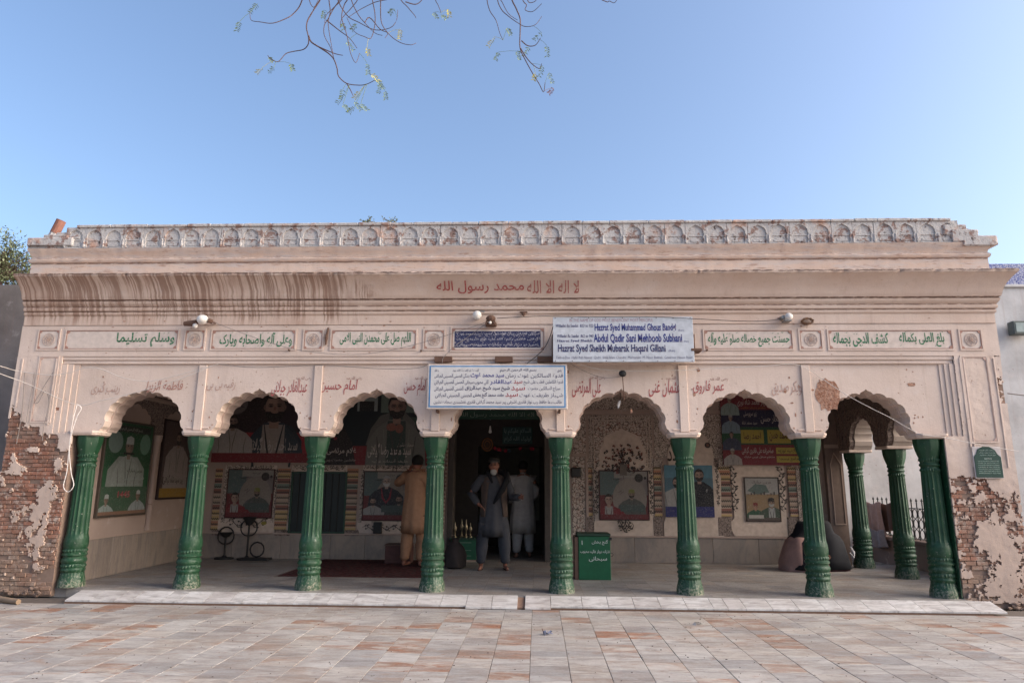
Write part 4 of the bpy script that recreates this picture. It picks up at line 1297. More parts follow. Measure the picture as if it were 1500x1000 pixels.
for k in range(130):
    a = random.uniform(-1.45, 1.45); r = random.uniform(.05, .52)
    X, Z_ = cx + r * math.sin(a) * .95, q[2] + (q[3] - q[2]) * .54 + .08 + r * math.cos(a) * .95
    if abs(X - cx) > .36 - max(0, Z_ - (q[2] + (q[3] - q[2]) * .78)) * .9: continue
    an = random.uniform(0, 6)
    p_.stroke([(X + .035 * math.cos(an + j * .5) * (1 - j / 9), Z_ + .035 * math.sin(an + j * .5) * (1 - j / 9)) for j in range(8)], .009, BLK if k % 4 else RED)
    p_.ell(X, Z_, .014, .014, ('6a3a28', '57301f', BLK)[k % 3], n=7)
p_.stroke([(cx, q[2] + .95), (cx + .01, q[2] + 1.2), (cx - .02, q[2] + 1.5)], .006, BLK)
p_.rect(cx - .06, q[2] + (q[3] - q[2]) * .56, cx + .06, q[2] + (q[3] - q[2]) * .66, '5b5048')
p_.scroll(q[0] + .05, q[2] + .35, q[0] + .05, q[2] + 1.1, BLK, .006, 9, .035).scroll(q[1] - .05, q[2] + .35, q[1] - .05, q[2] + 1.1, BLK, .006, 9, .035)
p_.scroll(cx - .12, q[2] + .2, cx + .12, q[2] + .2, BLK, .008, 4, .09)
p_.scroll(cx - .1, q[2] + .12, cx + .1, q[2] + .12, BLK, .006, 3, .06)
p_.build('floral_bouquet', n4)
for u0, u1 in ((861, 868), (958, 969), (1053, 1070), (1155, 1167)):
    slabp(u0, 684, u1, 756, bands_m, 'banded_shaft', .022); slabp(u0 - 1, 757, u1 + 1, 784, flor_c, 'shaft_foot', .028); slabp(u0 - 1, 672, u1 + 1, 683, flor_b, 'shaft_capital', .028)
slabp(958, 607, 1056, 670, flor_b, 'painted_panel', .008)
n5, q = niche(970, 628, 1056, 785, arched=True, th=.024)
p_ = Print(front(0, 0, YB - .025), .001)
p_.ell(q[0] + .80, q[3] - .28, .05, .05, BLK).ell(q[0] + .80, q[3] - .28, .025, .025, '6a4030')
p_.scroll(q[1] - .06, q[2] + .5, q[1] - .07, q[2] + 1.3, BLK, .005, 9, .03)
p_.build('floral_border', n5); letters('مدد', front(0, 0, YB - .025), *[bw(977, 660, 1000, 675)[k] for k in (0, 2, 1, 3)], ink('2a2220'), n5, e=.003)
slabp(1054, 583, 1180, 680, flor_b, 'painted_panel', .006)
n6, q = niche(1068, 680, 1156, 785, th=.016)
p_ = Print(frnt(), .001)
for a in (q[0] + .1, q[1] - .1): p_.scroll(a, q[2] + .4, a - .02, q[3] - .03, BLK, .007, 7, .07)
p_.build('vine_scroll', n6)
for u0 in (1168, 1176): slabp(u0, 684, u0 + 5, 784, flor_b, 'carved_strip', .03)
# corner respond, dark carved
x0, x1, z0, z1 = bw(1208, 583, 1233, 818)
m = MB(); m.box(x0, x1, YB - .10, YB - .0005, .1, 3.1); resp = m.build('corner_respond', plain('brown_carved_plaster', (.17, .12, .10), .85), back)
m = MB(); m.poly([(x0 + .07, .75), (x0 + .07, 1.75), ((x0 + x1) / 2, 1.95), (x1 - .03, 1.75), (x1 - .03, .75)], YB - .108, YB - .1003, holes=[[(x0 + .085, .77), (x0 + .085, 1.74), ((x0 + x1) / 2, 1.92), (x1 - .045, 1.74), (x1 - .045, .77)]])
m.box(x0 - .01, x1 + .01, YB - .12, YB - .1003, 2.02, 2.08, .004); m.build('carved_fillet', inner_m, resp)
# left wall blind arches and half column
def lw(y0, z0, y1, z1, mat, name, th=.015, ch=.003):
    m = MB(); m.box(BX0 + .0005, BX0 + th, y0, y1, z0, z1, ch); return m.build(name, mat, left)
lw(9.02, .66, 9.05, 2.3, inner_m, 'fillet'); lw(11.75, .66, 11.78, 2.9, inner_m, 'fillet')
lw(8.99, 2.62, 11.98, 2.66, inner_m, 'string_course', .03); lw(10.35, 2.1, 10.75, 2.6, flor_c, 'carved_block', .02)
lw(8.99, 2.68, 11.98, 3.08, flor_c, 'painted_panel', .01)
m = MB(); cyl = [(.05, .66), (.05, .70), (.035, .74), (.05, 1.0), (.03, 1.04), (.045, 1.06), (.036, 1.12), (.034, 1.8), (.05, 1.86), (.04, 1.9), (.075, 2.02), (.08, 2.1)]
m.loft([(BX0 + .02, 10.55, z, r, r) for r, z in cyl], 14); m.build('half_column', inner_m, left, smooth=True)
for ya, yb in ((9.05, 10.5), (10.6, 11.9)):
    cy = (ya + yb) / 2; t_ = MB(); o = [(cy + a, z) for a, z in cusp((yb - ya) / 2 - .06, 2.05, 2.58)]
    t_.poly([(ya, 2.05), (ya, 2.61), (yb, 2.61), (yb, 2.05)] + o[::-1], 0, 1)
    m = MB(); m.add([(BX0 + .012 - .0112 * v.y, v.x, v.z) for v in t_.v], t_.f); m.build('blind_arch', flor_c, left)

# ---- the inner hall behind the doorway
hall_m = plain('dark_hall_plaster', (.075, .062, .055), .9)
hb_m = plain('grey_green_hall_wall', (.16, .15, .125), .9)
m = MB()
m.box(dx0 - .35, dx0 - .02, YB + .3, 14.9, .1, 3.3); m.box(dx1 + .02, dx1 + .35, YB + .3, 14.9, .1, 3.3); m.box(dx0 - .35, dx1 + .35, 14.9, 15.1, .1, 3.3); m.box(dx0 - .35, dx1 + .35, YB + .3, 15.1, 3.3, 3.4)
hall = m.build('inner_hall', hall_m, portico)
m = MB()
D2 = 13.1
x0, x1, z0, z1 = rect(700, 652, 795, 812, D2)
m.box(dx0 - .02, x0, D2, D2 + .15, .1, 3.3); m.box(x1, dx1 + .02, D2, D2 + .15, .1, 3.3); m.box(x0, x1, D2, D2 + .15, z1 - .02, 3.3)
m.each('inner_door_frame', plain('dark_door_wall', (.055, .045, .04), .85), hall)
m = MB(); a = rect(700, 655, 790, 740, 14.88); m.box(a[0], a[1], 14.87, 14.8995, a[2] - .3, a[3]); m.build('pale_wall_panel', hb_m, hall)
m = MB()
for xk in (dx0 + .05, dx1 - .05): m.box(xk - .05, xk + .05, YB - .03, YB + .28, .1, 2.86, .008)
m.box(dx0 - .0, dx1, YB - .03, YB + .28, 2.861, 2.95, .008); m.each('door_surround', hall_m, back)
# green doorway lambrequin with faint script
m = MB(); a = rect(664, 601, 800, 614, YB + .1); m.box(a[0], a[1], YB + .1, YB + .12, a[2], a[3]); g = m.build('door_header', plain('dark_green_header', (.02, .05, .035), .7), back)
letters('لا اله الا الله محمد رسول الله', front(0, 0, YB + .1), a[0] + .1, a[2] + .03, a[1] - .1, a[3] - .03, ink('5a6a60'), g)

# ================================================================ SIGNS AND BOARDS ON THE FRONT
# white sign with blue border
x0, x1, z0, z1 = rect(626, 533, 831, 599, F - .16)
sg = empty('urdu_sign_board', 'wide white board with blue border and rows of Urdu script over the middle arch', 'sign', (x0, F - .16, z0))
m = MB(); m.box(x0, x1, F - .16, F - .11, z0, z1, .006); m.build('frame', plain('cream_sign_frame', (.52, .44, .39), .6), sg)
white = plain('enamel_white', (.50, .475, .46), .5, var=.06)
m = MB(); m.box(x0 + .022, x1 - .022, F - .163, F - .1605, z0 + .022, z1 - .022); m.build('blue_border', plain('border_blue', (.07, .20, .38), .5), sg)
m = MB(); m.box(x0 + .040, x1 - .040, F - .166, F - .1632, z0 + .038, z1 - .038); m.build('sign_face', white, sg)
fr = front(x0, z0, F - .166); W, H = x1 - x0, z1 - z0
NAV, RD = '2b2f52', '93363d'
def line(t0, t1, v0, v1, s_, c, b=.01): letters(s_, fr, W * t0, H * (1 - v1), W * t1, H * (1 - v0), ink(c), sg, e=.002, bold=b)
line(.52, .78, .10, .19, 'بسم الله الرحمن الرحیم', NAV); line(.18, .37, .11, .18, 'گفتۂ او گفتۂ اللہ بود', NAV, .0); line(.05, .08, .11, .18, 'یا ﷲ', NAV); line(.93, .96, .12, .19, 'یاحق', NAV)
rowsu = [[('قدوۃ السالکین غوث زماں', .56, .97, NAV, 0), ('سید محمد غوث', .31, .55, '33397a', .02), ('بندگی الحسنی الحسینی الجیلانی', .05, .30, NAV, .004)],
         [('قدوۃ الکاملین قطب علی شیخ', .69, .97, NAV, 0), ('سید', .62, .68, RD, .01), ('عبدالقادر', .45, .61, '33397a', .02), ('ثانی محبوب سبحانی الحسنی الحسینی الجیلانی', .05, .44, NAV, .004)],
         [('سراج السالکین حضرت', .72, .95, NAV, 0), ('سید', .60, .70, RD, .01), ('شیخ سید شیخ عبدالرزاق', .27, .59, NAV, .02), ('الحسنی الحسینی الجیلانی', .05, .26, NAV, .004)],
         [('شہباز طریقت غوث', .66, .97, NAV, 0), ('سید', .56, .65, RD, .01), ('حامد محمد گنج بخش', .33, .55, NAV, .02), ('الحسنی الحسینی الجیلانی', .06, .32, NAV, .004)],
         [('طالب دعا حافظ رب نواز قادری اشرفی پیر سید محمد گیلانی قادری نقشبندی سجادہ نشین', .05, .96, NAV, .002)]]
for k, r_ in enumerate(rowsu):
    for s_, a, b_, c, bo in r_: line(a, b_, .20 + k * .145 + (.01 if bo < .02 else 0), .325 + k * .145, s_, c, bo)
m = MB()
for u in (636, 725, 787):
    q = rect(u, 522, u + 26, 530, F - .05); m.box(q[0], q[1], F - .05, F - .0005, q[2], q[3], .003)
m.box(x0 + .1, x0 + .14, F - .11, F + .05, z1 - .12, z1 - .08); m.box(x1 - .14, x1 - .1, F - .11, F + .05, z1 - .12, z1 - .08)
for u in (639, 818): q = rect(u, 600, u + 3, 604, F - .08); m.box(q[0], q[1], F - .12, F + .05, q[2], q[3])
m.each('mounting_bracket', rust_m, sg)
# blue-lettered English board
x0, x1, z0, z1 = rect(810, 464, 1016, 530, F - .20)
se = empty('english_sign_board', 'white metal board lettered in dark blue English names above the fifth arch', 'sign', (x0, F - .2, z0))
m = MB(); m.box(x0, x1, F - .20, F - .185, z0, z1, .003); m.build('sign_face', plain('greyish_enamel', (.44, .45, .48), .45), se)
m = MB()
for xa, xb in ((x0 - .012, x0 + .012), (x1 - .010, x1 + .02)): m.box(xa, xb, F - .184, F + .02, z0 + .10, z0 + .36, .004)
m.box(x1 - .04, x1 + .10, F - .205, F - .03, z0 + .135, z0 + .175, .008)
m.each('mounting_bracket', rust_m, se)
m = MB()
for k in range(9):
    for zz in (z0 + .015, z1 - .015): m.ball((x0 + .03 + (x1 - x0 - .06) * k / 8, F - .201, zz), .006, 6, 4)
m.each('rivet', rust_m, se)
fr = front(x0, z0, F - .20); W, H = x1 - x0, z1 - z0
def el(t0, t1, v0, v1, s_, c, b=.02, sh=0): letters(s_, fr, W * t0, H * (1 - v1), W * t1, H * (1 - v0), ink(c), se, e=.002, bold=b, arabic=False, shear=sh)
el(.12, .72, .04, .11, "IN THE NAME OF GOD MOST BENEFICENT MOST MERCIFUL", '9a7a80', .0)
el(.02, .29, .16, .23, "Willadat Ba Saadat  833 to 923", '34365e', .01, .1); el(.02, .30, .27, .34, "Umat ul Kamleen Qutb-e-Aalam", '34365e', .015, .1)
el(.30, .88, .15, .36, "Hazrat Syed Muhammad Ghous Bandgi", '26306e', .03); el(.895, .935, .28, .335, "(Rah)", '55587a', 0)
el(.03, .29, .39, .46, "Willadat Ba Saadat  862 to 940", '34365e', .01, .1); el(.03, .28, .50, .575, "Hazrat Syed Sheikh", '2f3260', .02, .1)
el(.29, .92, .375, .60, "Abdul Qadir Sani Mehboob Subhani", '26306e', .03); el(.93, .965, .53, .575, "(Rah)", '55587a', 0)
el(.035, .80, .61, .83, "Hazrat Syed Sheikh Mubarak Haqani Gillani", '2c3058', .03); el(.82, .865, .73, .79, "(Rah)", '55587a', 0)
el(.02, .985, .87, .94, "Talib-e-Dua  Hafiz Rab Nawaz  Qadri  Silsla Islam Chandni  Mohtamim  M. Noor Bakhsh  Governor House Road", '5c5a70', .0, .1)
# green plaque
x0, x1, z0, z1 = rect(1428, 654, 1467, 699, F - .03)
gp = empty('green_plaque', 'small dark green arched plaque with white writing fixed to the right pier', 'plaque', (x0, F - .03, z0))
m = MB(); m.box(x0 - .012, x1 + .012, F - .026, F - .0185, z0 - .012, z1 + .0, .003); m.build('backing', plain('plaque_backing', (.50, .44, .42), .7), gp)
m = MB(); W, H = x1 - x0, z1 - z0
m.poly([(x0, z0), (x0, z0 + H * .68), (x0 + W * .10, z0 + H * .78), (x0 + W * .16, z0 + H * .92), (x0 + W * .35, z0 + H * 1.0), (x0 + W * .6, z0 + H), (x0 + W * .8, z0 + H * .9), (x0 + W * .88, z0 + H * .76), (x1, z0 + H * .66), (x1, z0)], F - .034, F - .0262)
m.build('plaque_face', plain('plaque_green', (.012, .042, .032), .6), gp)
fr = front(x0, z0, F - .034)
for k, s_ in enumerate(['محکمہ آثار قدیمہ', 'مزار حضرت محبوب سبحانی', 'اوچ شریف بہاولپور']): letters(s_, fr, W * .2, H * (.86 - k * .08), W * .8, H * (.91 - k * .08), ink('9fb0a6'), gp, e=.002, bold=0)
letters('NOTICE', fr, W * .36, H * .585, W * .64, H * .63, ink('9fb0a6'), gp, e=.002, arabic=False)
for k in range(7): letters(['THIS MONUMENT IS PROTECTED', 'UNDER THE ANTIQUITIES ACT', 'WHOEVER DESTROYS BREAKS', 'DAMAGES ALTERS DEFACES', 'OR MUTILATES THIS MONUMENT', 'SHALL BE PUNISHABLE WITH', 'IMPRISONMENT AND FINE'][k], fr, W * .1, H * (.51 - k * .065), W * .9, H * (.545 - k * .065), ink('8fa398'), gp, e=.002, bold=0, arabic=False)

# ================================================================ LAMPS, BRACKETS, CABLES
def lampset():
    # left flood lamp with white globe
    p = at(285, 470, F - .1)
    t0 = empty('globe_lamp', 'white globe lamp on a dark arm left of the second inscription', 'lamp', (p.x, F, p.z))
    m = MB(); g = at(297, 468, F - .13); m.ball(g, .075, 16, 10, (1, 1, .85)); m.build('globe', globe_m, t0, smooth='all')
    m = MB(); a = at(270, 474, F - .1); b_ = at(288, 473, F - .1); m.tube([a, b_], [.03, .045], 10); c = at(311, 471, F - .1); m.tube([g + Vector((.07, 0, -.01)), c], [.035, .03], 8)
    m.tube([c, (c.x, F + .01, c.z)], .012, 6); m.build('lamp_arm', rust_m, t0)
    m = MB(); m.ball(at(286, 477, F - .12), .035, 10, 6); m.build('small_bulb', globe_m, t0, smooth='all')
    p = at(699, 462, F - .1)
    t0 = empty('globe_lamp', 'white round lamp left of the rusty bracket above the blue inscription', 'lamp', (p.x, F, p.z))
    m = MB(); m.ball((p.x, F - .12, p.z), .058, 16, 10, (1, .9, 1)); m.build('globe', globe_m, t0, smooth='all')
    m = MB(); m.tube([(p.x, F - .1, p.z), (p.x, F + .01, p.z)], [.045, .03], 10); m.box(p.x - .01, p.x + .10, F - .12, F - .10, p.z + .045, p.z + .06, .004); m.build('fitting', steel_m, t0)
    p = at(719, 469, F - .1)
    t0 = empty('junction_box', 'rusty lamp holder block with cables right of the white round lamp', 'junction box', (p.x, F, p.z))
    m = MB(); m.ball((p.x, F - .11, p.z + .02), .058, 10, 7, (1.1, .8, .8)); m.box(p.x - .07, p.x + .07, F - .10, F - .0005, p.z - .07, p.z - .02, .008); m.tube([(p.x - .05, F - .12, p.z - .01), (p.x - .06, F - .13, p.z - .06)], .012); m.tube([(p.x + .05, F - .12, p.z - .01), (p.x + .05, F - .13, p.z - .06)], .012)
    m.build('housing', rust_m, t0)
    m = MB(); m.ball((p.x - .005, F - .14, p.z - .04), .02, 8, 6); m.build('socket', globe_m, t0)
    p = at(767, 459, F - .05)
    t0 = empty('iron_bracket', 'small dark iron bracket under the moulding left of the English board', 'bracket', (p.x, F, p.z))
    m = MB(); m.box(p.x - .05, p.x + .05, F - .06, F - .0005, p.z + .012, p.z + .026, .003); m.loft([(p.x, F - .05, p.z - .035, .01, .01), (p.x, F - .05, p.z - .01, .024, .02), (p.x, F - .05, p.z + .012, .03, .02)], 8); m.build('bracket_body', rust_m, t0)
    p = at(912, 547, F - .06)
    t0 = empty('round_insulator', 'black round insulator on a stem above the point of the fifth arch', 'insulator', (p.x, F, p.z))
    m = MB(); m.ball((p.x, F - .06, p.z), .048, 14, 8, (1, .8, .9)); m.build('insulator_disc', black_m, t0, smooth='all')
    m = MB(); m.tube([(p.x, F - .02, p.z), (p.x, F + .06, p.z)], .015); m.tube([(p.x, F - .05, p.z - .03), (p.x + .01, F - .03, p.z - .20), (p.x + .015, F - .02, p.z - .34)], .006, 5); m.build('stem', rust_m, t0)
    p = at(1153, 465, F - .08)
    t0 = empty('globe_lamp', 'white globe lamp at the right above the inscription panel', 'lamp', (p.x, F, p.z))
    m = MB(); m.ball((p.x + .01, F - .11, p.z + .005), .05, 14, 9); m.build('globe', globe_m, t0, smooth='all')
    m = MB(); m.box(p.x - .05, p.x + .04, F - .13, F - .0005, p.z - .055, p.z - .035, .005); m.tube([(p.x - .05, F - .1, p.z), (p.x - .05, F + .01, p.z)], .03, 8); m.build('fitting', steel_m, t0)
    p = at(1183, 470, F - .06)
    m = MB(); random.seed(3)
    for k in range(26):
        a0 = random.uniform(0, 6.28); q = []
        for j in range(8):
            a = a0 + j * .55; q.append((p.x + .075 * math.cos(a) * random.uniform(.7, 1.1), F - .05 + random.uniform(-.035, .03), p.z + .045 * math.sin(a) * random.uniform(.6, 1.1)))
        m.tube(q, .0035, 4)
    tag(m.build('bird_nest', plain('dry_straw', (.21, .12, .075), .95), at0=(p.x, F, p.z)), 'round rusty brown nest of straw stuck above a medallion on the right', 'nest')
    p = at(907, 592, F + .25)
    t0 = empty('hanging_bulb', 'pale bulb hanging in the crown of the fifth arch', 'bulb', (p.x, p.y, p.z))
    m = MB(); m.loft([(p.x - .012, p.y, p.z - .05, .008, .008), (p.x - .010, p.y, p.z - .02, .018, .018), (p.x, p.y, p.z + .02, .02, .02), (p.x + .01, p.y, p.z + .05, .014, .014)], 10); m.build('glass', globe_m, t0, smooth='all')
    m = MB(); m.tube([(p.x + .01, p.y, p.z + .05), (p.x + .02, F + .2, p.z + .18)], .005, 5); m.build('cord', black_m, t0)
lampset()
random.seed(11)
def cable(name, label, pts, r=.0045, mat=None, y=F - .06, sagf=0):
    w3 = []
    P = [at(u, v, q[0] if q else y) if True else None for u, v, *q in pts]
    # Catmull-Rom through the points
    for i in range(len(P) - 1):
        p0, p1, p2, p3 = P[max(i - 1, 0)], P[i], P[i + 1], P[min(i + 2, len(P) - 1)]
        for k in range(6):
            t = k / 6
            w3.append(.5 * ((2 * p1) + (p2 - p0) * t + (2 * p0 - 5 * p1 + 4 * p2 - p3) * t * t + (3 * p1 - p0 - 3 * p2 + p3) * t ** 3))
    w3.append(P[-1])
    m = MB(); m.tube(w3, r, 5)
    tag(m.build(name, mat or wire_m, at0=w3[0]), label, 'cable', GROUPS['cable'])
cable('cable', 'grey cable sagging from the far left edge to a nail over the first arch', [(-40, 528, F - .5), (0, 536, F - .35), (25, 543), (70, 549), (100, 546), (128, 538), (150, 541), (180, 553), (215, 558), (250, 552), (320, 533)], mat=wirew_m)
cable('cable', 'pale cable running low over the first arch from the left edge', [(-40, 530, F - .5), (0, 547, F - .3), (40, 562), (110, 592), (150, 586), (205, 573), (260, 556), (310, 536)], mat=wirew_m)
cable('cable', 'long pale loop of cable dangling beside the first green column', [(113, 592, F - .1), (106, 620, F - .1), (101, 660, F - .1), (98, 690, F - .1), (93, 712, F - .1), (100, 720, F - .1), (108, 710, F - .1), (104, 690, F - .1), (102, 650, F - .1), (112, 612, F - .1), (119, 598, F - .1), (113, 592, F - .1)], .005, plain('white_cable', (.66, .60, .56), .6))
cable('cable', 'dark cable along the mouldings over the second and third arches', [(320, 533), (375, 538), (470, 535), (560, 540), (610, 539), (627, 533)])
cable('cable', 'thin dark cable hanging below the inscriptions from the left globe lamp', [(311, 471, F - .1), (345, 484), (390, 500), (430, 511), (470, 517), (520, 519), (560, 515), (610, 504), (660, 489), (712, 472, F - .1)], .0035)
cable('cable', 'thin cable from the rusty bracket down to the Urdu board', [(712, 474, F - .1), (690, 490), (665, 508), (650, 523), (648, 532)], .0035)
cable('cable', 'cable strung from the rusty bracket behind the top of the English board', [(728, 466, F - .1), (767, 464), (800, 463), (860, 464), (960, 464), (1020, 467), (1080, 470), (1120, 470), (1150, 466)], .004, black_m, y=F - .215)
cable('cable', 'dark cable falling from the English board to the Urdu board', [(810, 478, F - .2), (805, 495, F - .18), (797, 510, F - .17), (785, 522, F - .17), (772, 532, F - .17)], .005, black_m)
cable('cable', 'cable drooping from the English board towards the arches on the right', [(845, 532, F - .15), (870, 539), (912, 543), (1000, 542), (1070, 538), (1120, 536), (1160, 533), (1185, 541), (1205, 555, F + .02), (1240, 578, F - .03), (1275, 597), (1305, 612), (1345, 634), (1380, 640), (1430, 650), (1492, 661)], .004, wirew_m)
cable('cable', 'thin cable looping from the English board to the black round insulator', [(835, 532, F - .14), (860, 545), (885, 553), (912, 551)], .003)
cable('cable', 'dark cable hanging down the edge of the left pier', [(36, 546, F - .03), (34, 580, F - .03), (31, 612, F - .03), (24, 650, F - .03)], .0045)
cable('cable', 'second dark cable on the left pier bent like a hairpin', [(78, 545, F - .04), (68, 560, F - .04), (55, 582, F - .04), (50, 590, F - .04), (57, 588, F - .04), (66, 572, F - .04), (72, 590, F - .04), (64, 625, F - .04), (62, 645, F - .04)], .0045)
cable('cable', 'cable crossing from the left pier towards a nail on the jamb', [(50, 545, F - .04), (46, 575, F - .04), (41, 600, F - .04), (39, 618, F - .04)], .0045)
cable('cable', 'thin cable at the far right edge across the white wall', [(1476, 576, 12.9), (1500, 579, 12.9), (1560, 586, 12.9)], .012)
for u, v, lb in ((480, 508, 'old wooden wall peg beside the third inscription'), (617, 514, 'small black stud under the fourth medallion'), (1035, 513, 'small dark red stud right of the English board'), (424, 513, 'small brown nail under the second inscription')):
    p = at(u, v, F); m = MB(); m.tube([(p.x, F + .005, p.z), (p.x, F - .03, p.z)], .012 if u != 480 else .008, 8)
    if u == 480: m = MB(); m.tube([at(481, 480, F - .02), at(478, 495, F - .03), at(477, 505, F - .02)], [.012, .02, .01], 8)
    tag(m.build('wall_peg', rust_m, at0=(p.x, F, p.z)), lb, 'peg', GROUPS['wall_peg'])

# ================================================================ BANNERS AND POSTERS
def board(name, label, cat, u0, v0, u1, v1, bg, y=YB - .06, frame=None, th=.012):
    x0, x1, z0, z1 = rect(u0, v0, u1, v1, y)
    t0 = empty(name, label, cat, (x0, y, z0))
    m = MB(); m.box(x0, x1, y, y + th, z0, z1); m.build('sheet', plain('vinyl_' + bg, hexc(bg), .5), t0)
    if frame:
        m = MB(); f = .018
        for a, b_, c, d in ((x0 - f, x0, z0 - f, z1 + f), (x1, x1 + f, z0 - f, z1 + f), (x0 + .0004, x1 - .0004, z1, z1 + f), (x0 + .0004, x1 - .0004, z0 - f, z0)): m.box(a, b_, y - .008, y + .02, c, d, .003)
        m.build('frame', plain('poster_frame', hexc(frame), .5), t0)
    return t0, front(x0, z0, y), x1 - x0, z1 - z0
WT = 'a59b95'
b1, fr, W, H = board('portrait_banner', 'red and black banner with a bearded man in a dark coat, second arch', 'banner', 314, 574, 458, 677, '33282c')
p_ = Print(fr, clip=(W, H)); p_.rect(0, 0, W, H * .42, '8a2630').poly([(0, H * .42), (W * .4, H * .42), (W * .55, H * .55), (W * .6, H), (0, H)], '2c1f22')
p_.ell(W * .20, H * .83, .22, .19, '655c5b').stroke([(W * .12, H * .82), (W * .18, H * .76), (W * .24, H * .80), (W * .29, H * .78)], .012, '2a2325')
p_.poly([(W * .40, 0), (W * .40, H * .3), (W * .48, H * .52), (W * .56, H * .56), (W * .70, H * .56), (W * .8, H * .5), (W * .9, H * .3), (W * .9, 0)], '222b33').poly([(W * .54, H * .1), (W * .54, H * .57), (W * .67, H * .57), (W * .67, H * .1)], '8e837c')
p_.bust(W * .605, H * .78, .50, '2c3840', '8a6f63', '171414', '1c1716', None, '8e837c', .62)
p_.bust(W * .19, H * .57, .21, '9b928c', '80695f', '241c1a', '2a2220')
p_.rect(0, 0, W, H * .13, '6d1f26'); p_.build('printed_picture', b1)
letters('سید احمد رضا گیلانی', fr, W * .36, H * .12, W * .86, H * .36, ink(WT), b1, bold=.02); letters('خلیفہ مجاز آستانہ عالیہ قادریہ', fr, W * .42, H * .04, W * .78, H * .10, ink(WT), b1, bold=0); letters('زیب سجادہ دربار عالیہ', fr, W * .03, H * .05, W * .30, H * .11, ink(WT), b1, bold=0)
b2, fr, W, H = board('portrait_banner', 'red and black banner with a man in glasses and grey jacket, third arch', 'banner', 474, 575, 640, 681, '1d2326')
p_ = Print(fr, clip=(W, H)); p_.rect(0, 0, W, H * .26, '6d1f26').rect(W * .5, H * .72, W, H, '5d6a62').rect(W * .48, H * .55, W, H * .66, '274034').rect(W * .29, H * .74, W * .47, H, '7d8583').rect(W * .31, H * .74, W * .44, H * .88, '191c1e')
p_.poly([(0, 0), (0, H * .7), (W * .1, H * .75), (W * .26, H * .3), (W * .3, 0)], '1b1719')
for k in range(5): p_.ell(W * (.17 - .015 * k), H * (.72 - k * .09), .035, .028, '7a2630', n=8)
p_.poly([(W * .38, H * .28), (W * .42, H * .5), (W * .50, H * .68), (W * .58, H * .72), (W * .72, H * .72), (W * .8, H * .6), (W * .86, H * .3), (W * .8, H * .2), (W * .45, H * .2)], '565651').poly([(W * .57, H * .4), (W * .58, H * .72), (W * .70, H * .72), (W * .69, H * .4)], '2c3c38')
p_.bust(W * .645, H * .80, .40, '62625c', '83685d', '171414', '1c1716', None, '2c3c38', .72, glasses=True)
p_.ell(W * .60, H * .52, .09, .07, '7c5044').ell(W * .67, H * .50, .07, .08, '7a4e42').ell(W * .96, H * .12, .05, .09, 'a09890')
p_.build('printed_picture', b2)
letters('سید محمد رضا گیلانی', fr, W * .40, H * .10, W * .78, H * .30, ink(WT), b2, bold=.02); letters('سجادہ نشین', fr, W * .66, H * .24, W * .80, H * .31, ink(WT), b2, bold=0); letters('خلیفہ آستانہ عالیہ', fr, W * .44, H * .03, W * .76, H * .08, ink(WT), b2, bold=0)
letters('غلام مرتضی', fr, W * .04, H * .12, W * .30, H * .24, ink(WT), b2, bold=.02); letters('جانشین حضرت پیر', fr, W * .04, H * .04, W * .30, H * .09, ink(WT), b2, bold=0)
def shrine_poster(label, u0, v0, u1, v1, y=YB - .03, red=True, garland=False):
    t0, fr, W, H = board('portrait_poster', label, 'poster', u0, v0, u1, v1, '6e6460', y, '3a1c1a' if True else None, .006)
    p_ = Print(fr, clip=(W, H)); p_.rect(0, 0, W, H * .5, '5c2426').rect(0, H * .5, W * .4, H, '4f5a58').ell(W * .62, H * .42, W * .36, H * .44, '7b7068').rect(W * .3, H * .86, W, H, '817972')
    p_.ell(W * .82, H * .86, W * .09, H * .09, '2b2623').ell(W * .95, H * .86, W * .03, H * .03, '2b2623')
    if garland:
        p_.bust(W * .52, H * .80, .17, '26262c', '9a8478', '8e8a86', 'a8a29c', None)
        p_.stroke([(W * .40, H * .66), (W * .44, H * .45), (W * .52, H * .36), (W * .60, H * .45), (W * .64, H * .66)], .02, '7a2030')
        p_.bust(W * .22, H * .38, .13, '8b8580', '8d7366', '2a2220', '3a302c').bust(W * .82, H * .42, .14, '3c3f3e', '7d665a', '2a2220', '302824')
    else:
        p_.bust(W * .66, H * .52, .13, '4a4a46', '7a665a', '6a5a30', '302824', '6a6a3a'); p_.bust(W * .18, H * .40, .17, '6b2226', '8d7366', '1a1614', None, None, '8b8580')
        p_.stroke([(W * .38, H * .55), (W * .45, H * .6), (W * .43, H * .52), (W * .5, H * .58)], .008, '3f3833')
    p_.rect(0, 0, W, H * .10, '5c2426'); p_.rect(W * .42, H * .16, W * .92, H * .30, '414a47')
    p_.stroke([(W * .25, H * .84), (W * .35, H * .82), (W * .45, H * .85)], .008, '33302e')
    p_.build('printed_picture', t0)
    letters('آستانہ عالیہ قادریہ', fr, W * .06, H * .03, W * .92, H * .08, ink(WT), t0, bold=0); letters('سید محمد گیلانی', fr, W * .46, H * .18, W * .88, H * .28, ink(WT), t0, bold=.01); letters('اوچ شریف', fr, W * .5, H * .9, W * .7, H * .96, ink('3a3533'), t0, bold=0)
    return t0
shrine_poster('red and grey portrait poster in the niche seen through the second arch', 333, 688, 399, 757)
shrine_poster('portrait poster with a garlanded grey bearded man beside the man in orange', 533, 691, 596, 761, garland=True)
shrine_poster('red and grey portrait poster below the painted bouquet in the fifth arch', 879, 690, 949, 760, YB - .04)
t0, fr, W, H = board('portrait_poster', 'blue poster of two men partly behind the sixth green column', 'poster', 974, 681, 1045, 757, '4f6f7c', YB - .04)
